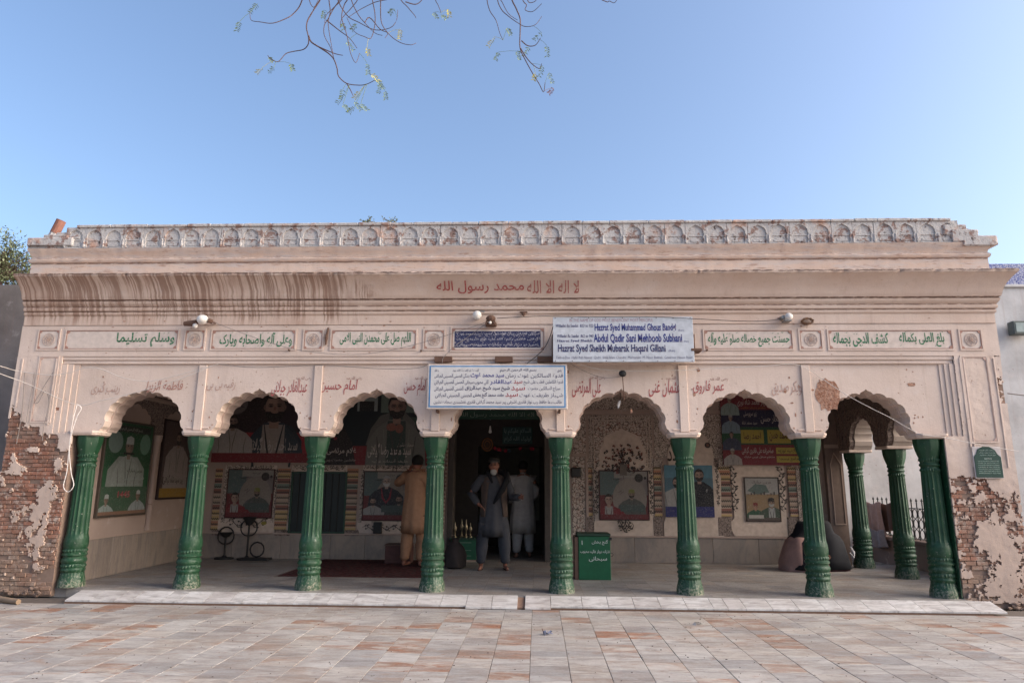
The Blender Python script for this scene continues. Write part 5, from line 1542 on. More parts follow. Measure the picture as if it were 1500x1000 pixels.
p_ = Print(fr, clip=(W, H)); p_.rect(0, 0, W, H * .42, '25275a').rect(0, H * .42, W, H * .75, '47606c'); p_.bust(W * .25, H * .66, .17, '8f8a86', '8d7366', '1a1614', '1a1614').bust(W * .72, H * .80, .19, '191a20', '8d7366', '201a18', '2a2422', None, None, .8); p_.rect(0, 0, W, H * .2, '25275a')
p_.stroke([(W * .84, H * .5), (W * .87, H * .54), (W * .86, H * .47)], .006, 'b0aaa8'); p_.build('printed_picture', t0)
letters('سید عمر', fr, W * .66, H * .05, W * .96, H * .17, ink('b8b2b4'), t0, bold=.02); letters('صدر مدرس جامعہ اسلامیہ', fr, W * .03, H * .06, W * .30, H * .15, ink('9a94a4'), t0, bold=0)
t0, fr, W, H = board('portrait_poster', 'small poster of two men with green clothes under the striped banner', 'poster', 1093, 700, 1141, 762, '8a7a68', YB - .03, '3a302c', .006)
p_ = Print(fr, clip=(W, H)); p_.rect(0, H * .62, W, H, '8b8682').poly([(W * .05, H * .7), (W * .3, H * .86), (W * .62, H * .84), (W * .72, H * .66), (W * .3, H * .62)], '4f5c58').rect(0, 0, W, H * .62, '80694f'); p_.bust(W * .27, H * .33, .10, '2c4a36', '8d6a58', '5a2420', None, '6a2622').bust(W * .76, H * .42, .13, '364236', '7d6658', '1d1917', '8a8680', '241f1d', '8b8986'); p_.rect(0, 0, W, H * .07, '4a3f3a'); p_.rect(W * .05, H * .05, W * .5, H * .13, '9a948c')
for k in range(9): p_.rect(W * (.05 + .1 * k), H * .6, W * (.08 + .1 * k), H * (.62 + .03 * (k % 3)), '3b3633')
p_.build('printed_picture', t0)
letters('عرس مبارک', fr, W * .2, H * .86, W * .8, H * .94, ink('4a4340'), t0, bold=.01)
b3, fr, W, H = board('striped_banner', 'banner in red, navy, green and red stripes with yellow boxes in the sixth arch', 'banner', 1057, 579, 1196, 681, '6a1f28')
p_ = Print(fr, clip=(W, H)); p_.rect(0, H * .54, W, H * .79, '1c1d38').rect(0, H * .29, W, H * .54, '1f4a32').rect(0, 0, W, H * .29, '6a1f28').rect(0, H * .79, W, H, '6a1f28')
for a, b_ in ((.20, .44), (.48, .72)): p_.rect(W * a, H * .31, W * b_, H * .50, '9c8a3c')
for c, d in ((.16, .25), (.04, .13)): p_.rect(W * .56, H * c, W * .95, H * d, '9c8a3c')
for cy, co in ((.93, '7f8c86'), (.67, '6c7c86'), (.43, '3a3f52'), (.19, '8f8682')): p_.bust(W * .10, H * cy, .085, co, '8d7366', '241e1c', None, '8a8682' if cy != .43 else None)
p_.build('printed_picture', b3)
for s_, a, b_, c, d, co in (('دربار محمد شاہ نوری', .18, .5, .84, .95, WT), ('خادم دربار عالیہ', .22, .48, .80, .83, '9a7a3a'), ('پیر افتخار حسن', .42, .72, .58, .72, WT), ('زیر سرپرستی', .24, .38, .68, .76, WT), ('سید محمد شاہ', .22, .38, .57, .63, WT), ('احمد رضا', .23, .41, .34, .47, '3a1c1c'), ('محمد حسن', .50, .70, .34, .47, '3a1c1c'),
                            ('صاحبزادہ علی قادری گیلانی', .20, .53, .15, .26, WT), ('منتظم محفل عرس مبارک', .22, .54, .09, .135, WT), ('0300-1234567', .28, .46, .03, .07, 'a07a78'), ('جامعہ اسلامیہ نوریہ', .58, .92, .17, .24, '3a1c1c'), ('خطیب جامع مسجد', .58, .92, .05, .12, '3a1c1c')):
    if s_[0] == '0': continue
    letters(s_, fr, W * a, H * c, W * b_, H * d, ink(co), b3, bold=.01)
# side wall posters (framed), facing right
def side_poster(label, y0, y1, z0, z1, bg, draw, fc):
    X = BX0 + .03
    t0 = empty('framed_poster', label, 'poster', (BX0, y0, z0))
    m = MB(); m.box(BX0 + .002, X, y0, y1, z0, z1); m.build('sheet', plain('vinyl_' + bg, hexc(bg), .5), t0)
    m = MB(); f = .03
    for a, b_, c, d in ((y0 - f, y0, z0 - f, z1 + f), (y1, y1 + f, z0 - f, z1 + f), (y0, y1, z1, z1 + f), (y0, y1, z0 - f, z0)): m.box(BX0 + .001, X + .015, a + .0004, b_ - .0004, c, d, .004)
    m.build('frame', plain('poster_frame', hexc(fc), .5), t0)
    fr = Frame((X, y0, z0), (0, 1, 0), (1, 0, 0)); p_ = Print(fr, clip=(y1 - y0, z1 - z0)); draw(p_, y1 - y0, z1 - z0, fr, t0); p_.build('printed_picture', t0)
def dr1(p_, W, H, fr, t0):
    p_.rect(0, H * .5, W, H, '234a30').rect(0, 0, W, H * .08, '7a5c4a').rect(W * .05, H * .9, W * .95, H * .97, '2c2f2a').ell(W * .2, H * .78, W * .15, H * .12, '6f7f76').ell(W * .85, H * .78, W * .12, H * .12, '5f7f6c')
    p_.poly([(W * .08, H * .2), (W * .1, H * .48), (W * .3, H * .63), (W * .7, H * .63), (W * .88, H * .5), (W * .9, H * .2)], '83877f').bust(W * .5, H * .74, .24, '8c9088', '7d6a5c', '5b5a55', None, '9a9c96', None, .8)
    p_.rect(W * .38, H * .655, W * .62, H * .675, '1b1a18').rect(0, 0, W, H * .3, '3c5440').bust(W * .14, H * .16, .12, '87908a', '7a6658', '8e8e88', None, '9a9c96').bust(W * .8, H * .2, .12, '8a8f8c', '7a6658', '8a4a4a', None, '9a9c96').rect(0, 0, W, H * .035, '7a5c4a')
    letters('بسم الله الرحمن الرحیم', fr, W * .25, H * .905, W * .75, H * .955, ink('8a8c84'), t0, e=.006)
    letters('حضرت سید محمد گیلانی', fr, W * .45, H * .36, W * .9, H * .44, ink('8f9690'), t0, e=.006); letters('عرس مبارک', fr, W * .5, H * .45, W * .85, H * .5, ink('2d3a30'), t0, e=.006); letters('خادم آستانہ', fr, W * .2, H * .3, W * .75, H * .35, ink('8f9690'), t0, e=.006); letters('1445', fr, W * .36, H * .18, W * .62, H * .25, ink('8a4246'), t0, e=.006, arabic=False, bold=.03)
side_poster('tall green framed poster of a seated elder seen in the first arch', 9.27, 10.40, .93, 2.22, '2f5238', dr1, '4a4038')
def dr2(p_, W, H, fr, t0):
    p_.rect(0, H * .12, W, H, '4a3c38').poly([(W * .1, H * .12), (W * .15, H * .5), (W * .35, H * .68), (W * .7, H * .68), (W * .9, H * .5), (W * .95, H * .12)], '8a7f7a').bust(W * .52, H * .78, .2, '8a7f7a', '7a6256', '2a2220', '2a2220').rect(0, 0, W, H * .12, '8a6a2a')
    letters('پیر سید شاہ گیلانی', fr, W * .1, H * .16, W * .8, H * .3, ink('2a2523'), t0, e=.006)
side_poster('framed pale portrait poster with a mustard foot left of the second column', 10.74, 11.62, 1.14, 2.35, '4a2422', dr2, '2b1c1a')

# ================================================================ THINGS IN THE PORCH
def gp_(u, v, z=.1):
    r = ray(u, v); return r * ((z - HC) / r.z) + Vector((0, 0, HC))
# donation box
a, b_ = gp_(848, 849), gp_(895, 849)
x0, x1, y = a.x, b_.x, 9.84
zt = at(870, 785, y).z
db = empty('donation_box', 'tall green metal donation box with white Urdu lettering beside the fifth column', 'donation box', ((x0 + x1) / 2, y + .2, .1))
m = MB(); m.box(x0, x1, y, y + .36, .1, zt, .006); m.build('cabinet', plain('box_green', (.010, .078, .034), .4), db)
m = MB(); m.box(x0 - .02, x1 + .005, y - .015, y + .375, zt + .0005, zt + .035, .006); m.build('lid', plain('box_lid_dark', (.015, .035, .022), .5), db)
m = MB(); m.box(x0 - .055, x0 - .0005, y + .01, y + .36, .1, zt - .01, .004); m.build('side_panel', wood_m, db)
m = MB(); m.tube([(x1 + .015 + .022 * math.cos(j * .63), y + .02, .1 + (zt - .1) * .58 + .022 * math.sin(j * .63)) for j in range(11)], .004, 5, False); m.box(x1 - .02, x1 + .02, y - .012, y - .0005, zt - .05, zt - .01, .003); m.build('hasp', black_m, db)
fr = front(x0, .1, y); W, H = x1 - x0, zt - .1
letters('ا', fr, W * .10, H * .80, W * .13, H * .90, ink('a8b0a8'), db, bold=.02); letters('گنج بخش', fr, W * .42, H * .80, W * .92, H * .92, ink('a8b0a8'), db, bold=.015)
letters('نذرانہ دربار عالیہ محبوب', fr, W * .06, H * .60, W * .97, H * .69, ink('b2bab2'), db, bold=.015); letters('سبحانی', fr, W * .32, H * .42, W * .88, H * .54, ink('b2bab2'), db, bold=.015)
m = MB(); m.tube([(x1 + .03, y + .34, zt + .02), (x1 + .02, y + .3, zt - .02)], [.02, .03], 8); 
# second chest inside the doorway
a = gp_(660, 822); b_ = gp_(697, 823); y = a.y
x0, x1 = a.x, b_.x; zt = at(680, 790, y).z
ch = empty('offering_chest', 'low green chest with pale trim inside the doorway left of the standing men', 'chest', ((x0 + x1) / 2, y + .2, .1))
m = MB(); m.box(x0, x1, y, y + .4, .13, zt, .006); m.build('cabinet', plain('chest_green', (.02, .09, .05), .45), ch)
m = MB(); m.box(x0 - .03, x1 + .03, y - .03, y + .43, zt + .0005, zt + .03, .005); m.build('lid', plain('chest_lid', (.03, .06, .04), .4), ch)
m = MB(); m.box(x0 - .02, x1 + .02, y - .02, y + .42, .1, .1295, .004); m.build('plinth', inner_m, ch)
p_ = Print(front(x0, .1, y), .002); W, H = x1 - x0, zt - .1
for k in (.85, .5, .25): p_.rect(W * .06, H * k, W * .8, H * k + .012, '5c7a66')
p_.build('painted_trim', ch)
# brass finials and incense holders standing on the chest
brass = plain('tarnished_brass', (.30, .24, .16), .35, .8)
for k, (dx, h) in enumerate(((.05, .26), (.16, .30), (.24, .30), (.31, .24))):
    bx, by = x0 + dx, y + .12 + .05 * (k % 2)
    m = MB(); m.loft([(bx, by, zt + .031 + h * t, r, r) for t, r in ((0, .03), (.05, .03), (.1, .012), (.35, .010), (.45, .028), (.6, .03), (.75, .012), (.85, .008), (1, .002))], 12)
    tag(m.build('brass_finial', brass, smooth=True, at0=(bx, by, zt + .031)), ['short pale brass spire at the left end of the green chest', 'tall brass spire second from the left on the green chest', 'tall brass spire third from the left on the green chest', 'stout brass spire at the right end of the green chest'][k], 'finial', 'brass spires on the chest in the doorway')
# brown bench box
a = gp_(563, 826); b_ = gp_(596, 829)
x0, x1, y = a.x, b_.x, a.y; zt = at(578, 797, y).z
bb = empty('wooden_chest', 'low brown box on the rug by the feet of the man in orange', 'box', ((x0 + x1) / 2, y + .15, .1))
m = MB(); m.box(x0, x1, y, y + .32, .115, zt - .02, .005); m.build('carcass', plain('brown_cloth_box', (.085, .04, .035), .9), bb)
m = MB(); m.box(x0 - .01, x1 + .01, y - .01, y + .33, zt - .0195, zt, .004); m.build('lid', wood_m, bb)
m = MB()
for xx_ in (x0 + .03, x1 - .03): m.box(xx_ - .02, xx_ + .02, y + .02, y + .3, .1, .1145)
m.each('foot', wood_m, bb)
# dark bundle behind column four
p = gp_(664, 834); m = MB()
m.loft([(p.x, p.y + .2, z, r * .9, r) for z, r in ((.1, .12), (.13, .18), (.3, .19), (.42, .15), (.5, .06), (.55, .07))], 16, lambda a, i: 1 + .08 * math.sin(5 * a + i))
tag(m.build('cloth_bundle', plain('dark_brown_cloth', (.03, .022, .02), .9), smooth=True, at0=(p.x, p.y + .2, .1)), 'dark tied bundle on the floor behind the fourth column', 'bundle')
# rug
c0, c1, c2, c3 = gp_(392, 845), gp_(600, 846), gp_(607, 824), gp_(455, 818)
t = NT('red_patterned_rug'); ck = t.voro(t.vec(t.pos, (1, 1.4, 1)), 9); n_ = t.noise(t.pos, 30, 3)
rug_m = t.out(t.mix(t.ramp(ck, .06, .14), (.055, .02, .02), t.mix(t.ramp(n_, .45, .55), (.105, .035, .032), (.06, .045, .04))), .95, .05)
y0, y1 = c1.y, c3.y - .1; x0, x1 = c0.x + .1, c1.x + .25
m = MB(); m.box(x0, x1, y0, y1, .1005, .110, .003)
rug = empty('rug', 'dark red patterned rug on the porch floor behind the third and fourth columns', 'rug', ((x0 + x1) / 2, y0, .1)); m.build('field', rug_m, rug)
m = MB(); 
for k in range(70): m.tube([(x0 - .001, y0 + (y1 - y0) * k / 69, .105), (x0 - .05, y0 + (y1 - y0) * k / 69 + random.uniform(-.01, .01), .102)], .003, 4)
tag(m.build('fringe', plain('rug_fringe', (.16, .12, .10), .95), rug), kind='stuff')
# ironwork lamp stands
def iron_stand(u, v, s_, label, twin):
    p = gp_(u, v); hz = s_
    t0 = empty('iron_stand', label, 'stand', (p.x, p.y, .1))
    m = MB(); m.loft([(p.x, p.y, z, r, r) for z, r in ((.1, .16), (.125, .16), (.13, .05), (.16, .02))], 16); m.build('base', black_m, t0)
    m = MB(); m.tube([(p.x, p.y, .13), (p.x, p.y, .1 + hz * .85)], .016, 8); m.build('post', black_m, t0)
    for q in (-1, 1):
        m = MB(); m.tube([(p.x + q * (.16 * math.sin(j * .42)) * (1 - j * .03), p.y, .1 + hz * .55 + .16 * (1 - math.cos(j * .42)) * .9) for j in range(10)], .012, 6); m.build('scroll_arm', black_m, t0)
    m = MB(); m.loft([(p.x, p.y, .1 + hz * t_, r, r) for t_, r in ((.8, .02), (.85, .06), (.98, .11), (1, .12))], 14); m.build('bowl', black_m, t0)
    if twin:
        m = MB(); m.tube([(p.x + .19 + .12 * math.cos(j * .52), p.y - .05, .27 + .12 * math.sin(j * .52)) for j in range(13)], .014, 6, False); m.build('ring', black_m, t0)
        m = MB(); m.box(p.x - .02, p.x + .42, p.y - .16, p.y + .06, .1, .135, .006); m.build('foot_plate', black_m, t0)
iron_stand(361, 819, .70, 'black iron stand with curled arms and a ring by the back wall', True)
iron_stand(328, 818, .44, 'shorter black iron stand left of the one with a ring', False)
m = MB(); p = at(553, 773, YB - .08); m.box(p.x - .07, p.x + .07, YB - .10, YB - .0305, p.z - .09, p.z + .10, .006)
tag(m.build('wall_box', black_m, at0=p), 'small black box fixed to the wall under the garlanded portrait poster', 'box')
m = MB(); p = at(844, 692, YB - .05); m.box(p.x - .09, p.x + .09, YB - .05, YB - .0125, p.z - .08, p.z + .09, .02)
tag(m.build('switch_board', plain('switch_brown', (.03, .024, .02), .4), at0=p), 'dark square switch board on the painted strip right of the doorway', 'switch')
# things in the doorway
p = at(718, 615, YB + .4); t0 = empty('hanging_bulb', 'bulb on a long cord in the dark doorway', 'bulb', p)
m = MB(); m.tube([p + Vector((0, 0, .0)), (p.x + .01, p.y, 3.05)], .005, 5); m.build('cord', wirew_m, t0)
m = MB(); q = at(718, 630, YB + .4); m.loft([(q.x, q.y, q.z - .05, .015, .015), (q.x, q.y, q.z - .035, .03, .03), (q.x, q.y, q.z + .02, .018, .018), (q.x, q.y, q.z + .08, .012, .012)], 12); m.build('glass', globe_m, t0, smooth='all')
p = at(714, 651, D2 - .03); t0 = empty('round_emblem', 'orange ringed oval emblem above the inner door', 'emblem', p)
m = MB(); m.tube([(p.x + .10 * math.cos(j * math.pi / 12), p.y, p.z + .12 * math.sin(j * math.pi / 12)) for j in range(25)], .013, 6, False); m.build('rim', plain('orange_rim', (.30, .12, .04), .5), t0)
m = MB(); m.poly([(p.x + .09 * math.cos(j * math.pi / 10), p.z + .11 * math.sin(j * math.pi / 10)) for j in range(20)], p.y - .004, p.y + .02); m.build('disc', plain('emblem_brown', (.10, .05, .03), .6), t0)
m = MB(); m.tube([(p.x + .055 * math.cos(j * math.pi / 8), p.y - .012, p.z + .07 * math.sin(j * math.pi / 8)) for j in range(17)], .007, 5, False); m.build('inner_ring', plain('orange_rim', (.30, .12, .04), .5), t0)
x0, x1, z0, z1 = rect(736, 625, 780, 650, D2 - .03)
t0 = empty('door_text_board', 'dark green board with two lines of pale script over the inner door', 'sign', (x0, D2, z0)); m = MB(); m.box(x0, x1, D2 - .04, D2 - .001, z0, z1, .004); m.build('sheet', plain('board_green', (.02, .055, .05), .5), t0)
fr = front(x0, z0, D2 - .04); W, H = x1 - x0, z1 - z0
letters('السلام علیکم یا', fr, W * .06, H * .53, W * .95, H * .92, ink('6f8682'), t0); letters('اولیاء اللہ کرام', fr, W * .06, H * .08, W * .95, H * .45, ink('6f8682'), t0)
m = MB()
a, c = at(722, 655, D2 - .06), at(786, 655, D2 - .06)
gl = []
for k in range(25):
    t_ = k / 24; gl.append((a.x + (c.x - a.x) * t_, a.y, a.z - .10 * math.sin(t_ * math.pi) * (.4 + .3 * math.sin(7 * t_))))
m.tube(gl, .006, 5)
gar = tag(m.build('flower_garland', plain('garland_string', (.08, .07, .05), .9), at0=a), 'garland with red flowers strung across the inner door', 'garland')
for k in (1, 3, 4, 7, 15, 21, 22, 9):
    m = MB(); x_, y_, z_ = gl[k]; 
    for j in range(6): m.ball((x_ + .018 * math.cos(j), y_ - .01, z_ - .01 + .018 * math.sin(j)), .016, 7, 5)
    m.build('flower', plain('red_petals' if k != 9 else 'blue_petals', (.33, .03, .05) if k != 9 else (.10, .13, .16), .7), gar)
# decorated pole in the doorway left
a, c = at(656, 645, YB - .09), at(648, 782, YB - .09)
m = MB(); m.tube([c + (a - c) * (k / 40) for k in range(41)], [.018 + .008 * math.sin(k * 1.3) for k in range(41)], 8)
t = NT('beaded_cord'); x, y, z = t.xyz(); s_ = t.math('SINE', t.math('MULTIPLY', z, 90)); cord_m = t.out(t.mix(t.ramp(s_, -.3, .3), (.30, .24, .20), (.14, .07, .06)), .8)
tag(m.build('beaded_cord', cord_m, smooth=True, at0=c), 'long beaded cord hanging at the left edge of the doorway', 'cord')

# ================================================================ RIGHT SIDE: low wall, fence, cloths, white building
LWX = 6.02
lwz = .54
m = MB(); m.box(LWX, LWX + .25, 9.1, 13.15, .07, lwz - .06); lww = tag(m.build('low_wall', plaster('low_wall_plaster', a=(.22, .16, .135), b=(.16, .115, .095)), at0=(LWX, 11, .07)), 'low brown plastered wall under the iron railing right of the side columns', 'wall')
m = MB(); m.box(LWX - .04, LWX + .28, 9.1, 13.15, lwz - .0595, lwz, .01); m.build('coping', plain('coping_brown', (.17, .12, .10), .9), lww)
fz = empty('iron_fence', 'black iron railing with spear tops and rows of oval rings on the low wall', 'fence', (LWX + .12, 11, lwz))
bar = MB(); bar.tube([(0, 0, 0), (0, 0, .60)], .010, 6); bar.loft([(0, 0, .60, .008, .008), (0, 0, .615, .022, .010), (0, 0, .66, .002, .002)], 6); bar_me = bar.mesh('spear_bar', black_m)
ringm = MB(); ringm.tube([(0, .062 * math.cos(j * math.pi / 8), .075 * math.sin(j * math.pi / 8)) for j in range(17)], .007, 5, False); ring_me = ringm.mesh('ring', black_m)
y = 9.3; k = 0
while y < 13.1:
    inst(bar_me, 'spear_bar', fz, (LWX + .12, y, lwz))
    for zz in (.09, .25, .41): inst(ring_me, 'ring', fz, (LWX + .12, y + .08, lwz + zz))
    y += .16; k += 1
for zz in (.01, .49):
    m = MB(); m.box(LWX + .108, LWX + .132, 9.2, 13.12, lwz + zz, lwz + zz + .012); m.build('rail', black_m, fz)
# cloths
def cloth(name, label, u0, u1, vt, vb, x, mat, folds, slant=0, cx=0):
    N, M_ = 22, 12; vs = []
    ya = atx(u1, vt, x).y; yb = atx(u0, vt, x).y; zt_, zb_ = atx((u0 + u1) / 2, vt, x).z, atx((u0 + u1) / 2, vb, x).z
    for j in range(M_ + 1):
        for i in range(N + 1):
            s, t_ = i / N, j / M_
            vs.append((x - .02 + .03 * math.sin(folds * s * 6.28 + t_ * 1.5) * (.3 + t_), ya + (yb - ya) * s + slant * t_ + .02 * math.sin(5 * t_ + s * 9), zt_ + (zb_ - zt_) * t_ + .02 * math.sin(s * 7 + 1)))
    fs = [(j * (N + 1) + i, j * (N + 1) + i + 1, (j + 1) * (N + 1) + i + 1, (j + 1) * (N + 1) + i) for j in range(M_) for i in range(N)]
    m = MB(); m.add(vs, fs); o = m.build(name, mat, smooth='all', at0=vs[0]); tag(o, label, 'cloth', GROUPS['hung_cloth'])
    md = o.modifiers.new('thick', 'SOLIDIFY'); md.thickness = .008
cloth('hung_cloth', 'dark brown cloth draped over the railing between the side columns', 1287, 1311, 737, 777, LWX + .05, plain('brown_cloth', (.085, .05, .042), .95), 2)
cloth('hung_cloth', 'pale pink shawl hung over the railing beside the further side column', 1268, 1291, 736, 790, LWX - .02, plain('pink_cloth', (.36, .25, .22), .95), 3, .0)
cloth('hung_cloth', 'grey blue cloth hanging low under the pink shawl', 1276, 1296, 776, 801, LWX - .08, plain('grey_cloth', (.22, .20, .21), .95), 2)
# white building
WY = 13.2
zt1, zt2 = at(1470, 387, WY).z, at(1490, 417, WY).z
wb = empty('white_building', 'weathered white wall with a blue tiled frieze behind the right end', 'building', (8, WY, 0))
m = MB(); m.box(5.56, 16, WY, WY + 4, 0, zt2); m.build('wall', white_m, wb)
t = NT('blue_glazed_tiles'); x, y, z = t.xyz()
zz = t.math('ABSOLUTE', t.math('SUBTRACT', t.math('FRACT', t.math('MULTIPLY', x, 4.2)), .5))
sw = t.math('ABSOLUTE', t.math('SUBTRACT', t.math('FRACT', t.math('ADD', t.math('MULTIPLY', z, 4.2), t.math('MULTIPLY', zz, 1.6))), .5))
fine = t.voro(t.pos, 22)
bt = t.out(t.mix(t.ramp(sw, .22, .27), t.mix(t.ramp(fine, .05, .12), (.42, .42, .50), (.07, .08, .24)), t.mix(t.ramp(fine, .08, .14), (.10, .12, .30), (.36, .36, .46))), .35, .4)
m = MB(); m.box(5.56, 16, WY - .03, WY + 4, zt2 + .0005, zt1, .004); m.build('tile_frieze', bt, wb)
m = MB(); m.box(5.56, 16, WY - .05, WY - .0005, zt2 - .06, zt2, .01); m.build('string_course', white_m, wb)
p = at(1494, 480, WY - .2); t0 = empty('wall_lamp', 'square floodlight in a dark case on the white wall at the right edge', 'lamp', (p.x, WY, p.z))
m = MB(); m.box(p.x - .14, p.x + .25, WY - .24, WY - .06, p.z - .13, p.z + .13, .012); m.build('case', plain('lamp_case', (.10, .11, .10), .5), t0)
m = MB(); m.box(p.x - .10, p.x + .21, WY - .247, WY - .2405, p.z - .09, p.z + .09); m.build('glass', plain('lamp_glass', (.30, .34, .32), .2), t0)
m = MB(); m.box(p.x - .02, p.x + .1, WY - .0595, WY + .01, p.z - .05, p.z + .05); m.build('bracket', rust_m, t0)
# left dark wall
zt_ = at(10, 417, 10.2).z
m = MB(); m.box(-16, -6.98, 10.2, 14, 0, zt_); lb = tag(m.build('side_building', plaster('grey_side_plaster', a=(.22, .19, .175), b=(.13, .11, .10)), at0=(-10, 10.2, 0)), 'dark grey plastered wall at the far left beyond the brick pier', 'wall')
# wooden pole on the ground
a, c = gp_(-25, 874, .04), gp_(27, 881, .03); m = MB(); m.tube([a, a + (c - a) * .5 + Vector((0, 0, .004)), c], [.035, .034, .03], 10)
tag(m.build('wooden_pole', plain('pale_wood', (.22, .15, .10), .85), smooth=True, at0=a), 'short wooden pole lying at the foot of the brick pier at the left edge', 'pole')

# broken pipe on the parapet
a, c = at(76, 350, PYF + .05), at(90, 323, PYF + .05)
t0 = empty('broken_pipe', 'tilted broken clay pipe stuck on the left end of the parapet', 'pipe', a)
m = MB(); m.tube([a - (c - a) * .3, a + (c - a) * .35], [.07, .06], 8); m.build('mortar_lump', para_m, t0)
m = MB(); d = (c - a).normalized(); m.tube([a + (c - a) * .3, c], .062, 12, False); m.tube([c, a + (c - a) * .3], .048, 12, False); m.build('clay_tube', plain('terracotta', (.24, .11, .08), .9), t0)

# ================================================================ VEGETATION
leafg = plain('leaf_green', (.16, .21, .06), .6); leafy = plain('leaf_yellow', (.48, .42, .06), .6); bark = plain('twig_bark', (.11, .065, .06), .85)
def leafmat():
    t = NT('olive_foliage'); r = t.n('NewGeometry').outputs['Random Per Island']
    m = t.out(t.mix(r, (.10, .12, .055), (.22, .24, .14)), .7, .2)
    return m
fol = leafmat()
random.seed(21)
def tree(label, u, v, y, rad, nclump, leaves):
    c = at(u, v, y); t0 = empty('tree', label, 'tree', (c.x, y, 0))
    m = MB(); m.tube([(c.x, y, 0), (c.x + .1, y, c.z * .4), (c.x - .05, y, c.z * .8), (c.x, y, c.z + rad * .4)], [.2, .16, .12, .04], 8)
    m.build('trunk', bark, t0); b = MB(); lim = MB()
    for k in range(nclump):
        d = Vector((random.gauss(0, 1), random.gauss(0, 1), random.gauss(0, .8))); d.normalize(); q = c + d * rad * random.uniform(.35, 1)
        lim.tube([c + Vector((0, 0, -rad * .4)), c + (q - c) * .5, q + d * .12], [.015, .008, .003], 5)
        for j in range(leaves):
            p = q + Vector((random.gauss(0, .13), random.gauss(0, .13), random.gauss(0, .10))); a = Vector((random.gauss(0, 1), random.gauss(0, 1), random.gauss(0, 1))).normalized(); s_ = a.cross(Vector((0, 0, 1))).normalized()
            L_ = random.uniform(.045, .09); b.add([p, p + a * L_ * .5 + s_ * L_ * .22, p + a * L_, p + a * L_ * .5 - s_ * L_ * .22], [(0, 1, 2, 3)])
    lim.build('limbs', bark, t0); tag(b.build('crown', fol, t0), kind='stuff')
tree('bushy tree rising behind the left end of the parapet', 2, 392, 13.5, .85, 130, 60)
def roof_plant(label, u, v, n, h):
    c = at(u, v, PYF + .2); t0 = empty('roof_plant', label, 'plant', c); st, lf = MB(), MB()
    for k in range(n):
        a = random.uniform(0, 6.28); l = random.uniform(.4, 1) * h; e = c + Vector((math.cos(a) * l * .9, math.sin(a) * .1, l * .6)); st.tube([c, c + (e - c) * .5 + Vector((0, 0, .02)), e], .003, 4)
        for j in range(9):
            p = c + (e - c) * random.uniform(.2, 1) + Vector((random.uniform(-.02, .02), 0, random.uniform(-.01, .025))); q = Vector((random.uniform(-1, 1), random.uniform(-.5, .5), random.uniform(-.3, 1))).normalized() * .022; s_ = q.cross(Vector((0, 1, 0))) * .35
            lf.add([p, p + q * .5 + s_, p + q, p + q * .5 - s_], [(0, 1, 2, 3)])
    st.build('stems', bark, t0); tag(lf.build('leaves', fol, t0), kind='stuff')
roof_plant('low green weed sprouting on the parapet left of the centre', 538, 329, 16, .14); roof_plant('smaller upright weed on the parapet next to the wider one', 574, 329, 8, .15)
# overhanging branch: pixel traces of the twigs laid on their own depth, joined to a bough above the frame
S_ = 560 / 1500
twigs = [[(275, 0), (262, 30), (240, 55), (215, 72), (160, 92), (110, 87), (75, 80), (70, 50)], [(350, -30), (345, 0), (320, 40), (297, 80), (292, 110), (300, 150), (298, 175), (280, 195), (240, 203), (210, 212), (180, 243), (150, 230), (140, 218)],
         [(300, 140), (310, 165), (340, 185), (380, 212), (400, 235), (412, 270), (418, 300), (450, 328), (500, 335), (530, 330), (560, 315)], [(450, 328), (465, 355), (475, 378)], [(380, -20), (385, 40), (380, 70), (362, 100), (362, 140), (385, 185), (395, 215), (402, 240)],
         [(430, -20), (395, 40), (378, 80), (380, 120), (390, 180), (398, 225)], [(460, -20), (440, 20), (430, 70), (445, 120), (455, 160), (465, 210), (485, 247), (500, 210)], [(465, -20), (490, 50), (520, 90), (560, 130), (590, 140)], [(550, -20), (560, 50), (560, 100), (545, 150), (520, 145), (480, 125), (450, 70)],
         [(585, -20), (583, 60), (590, 100), (620, 140), (660, 168), (700, 177), (722, 170)], [(655, -20), (690, 30), (715, 60), (722, 72)], [(680, 8), (720, 18), (745, 0), (750, -20)], [(1000, -20), (1010, 40), (1035, 80), (1050, 130), (1063, 158)],
         [(1095, -20), (1115, 35), (1130, 75), (1130, 130), (1130, 190), (1150, 235), (1180, 290), (1205, 330), (1222, 362), (1228, 325)], [(1132, 190), (1150, 220), (1175, 250), (1205, 270), (1215, 250)], [(1040, -20), (1055, 35), (1085, 65), (1120, 90), (1150, 105), (1190, 98), (1215, 65)],
         [(1140, -10), (1155, 20), (1150, 40), (1180, 46), (1215, 15)], [(1135, 160), (1160, 180), (1190, 178), (1210, 150)], [(370, 80), (420, 120), (460, 150), (490, 190)], [(410, -20), (450, 60), (500, 90), (560, 118), (620, 110), (645, 80), (650, 40)], [(795, -20), (810, 25), (820, 50)], [(330, 180), (400, 210), (435, 218)],
         [(1440, -20), (1470, 8), (1480, 5), (1500, 12), (1515, -10)], [(520, 90), (540, 70), (580, 115), (610, 130), (600, 150)], [(300, -20), (320, 30), (345, -15)], [(440, -20), (400, 30), (370, 60), (363, 90)], [(500, -20), (470, 30), (430, 75), (425, 110)], [(640, -20), (560, 10), (500, 40), (455, 70)], [(1050, -20), (1060, 10), (1085, 55), (1120, 80)], [(1160, -20), (1165, 10), (1190, 5), (1200, -20)]]
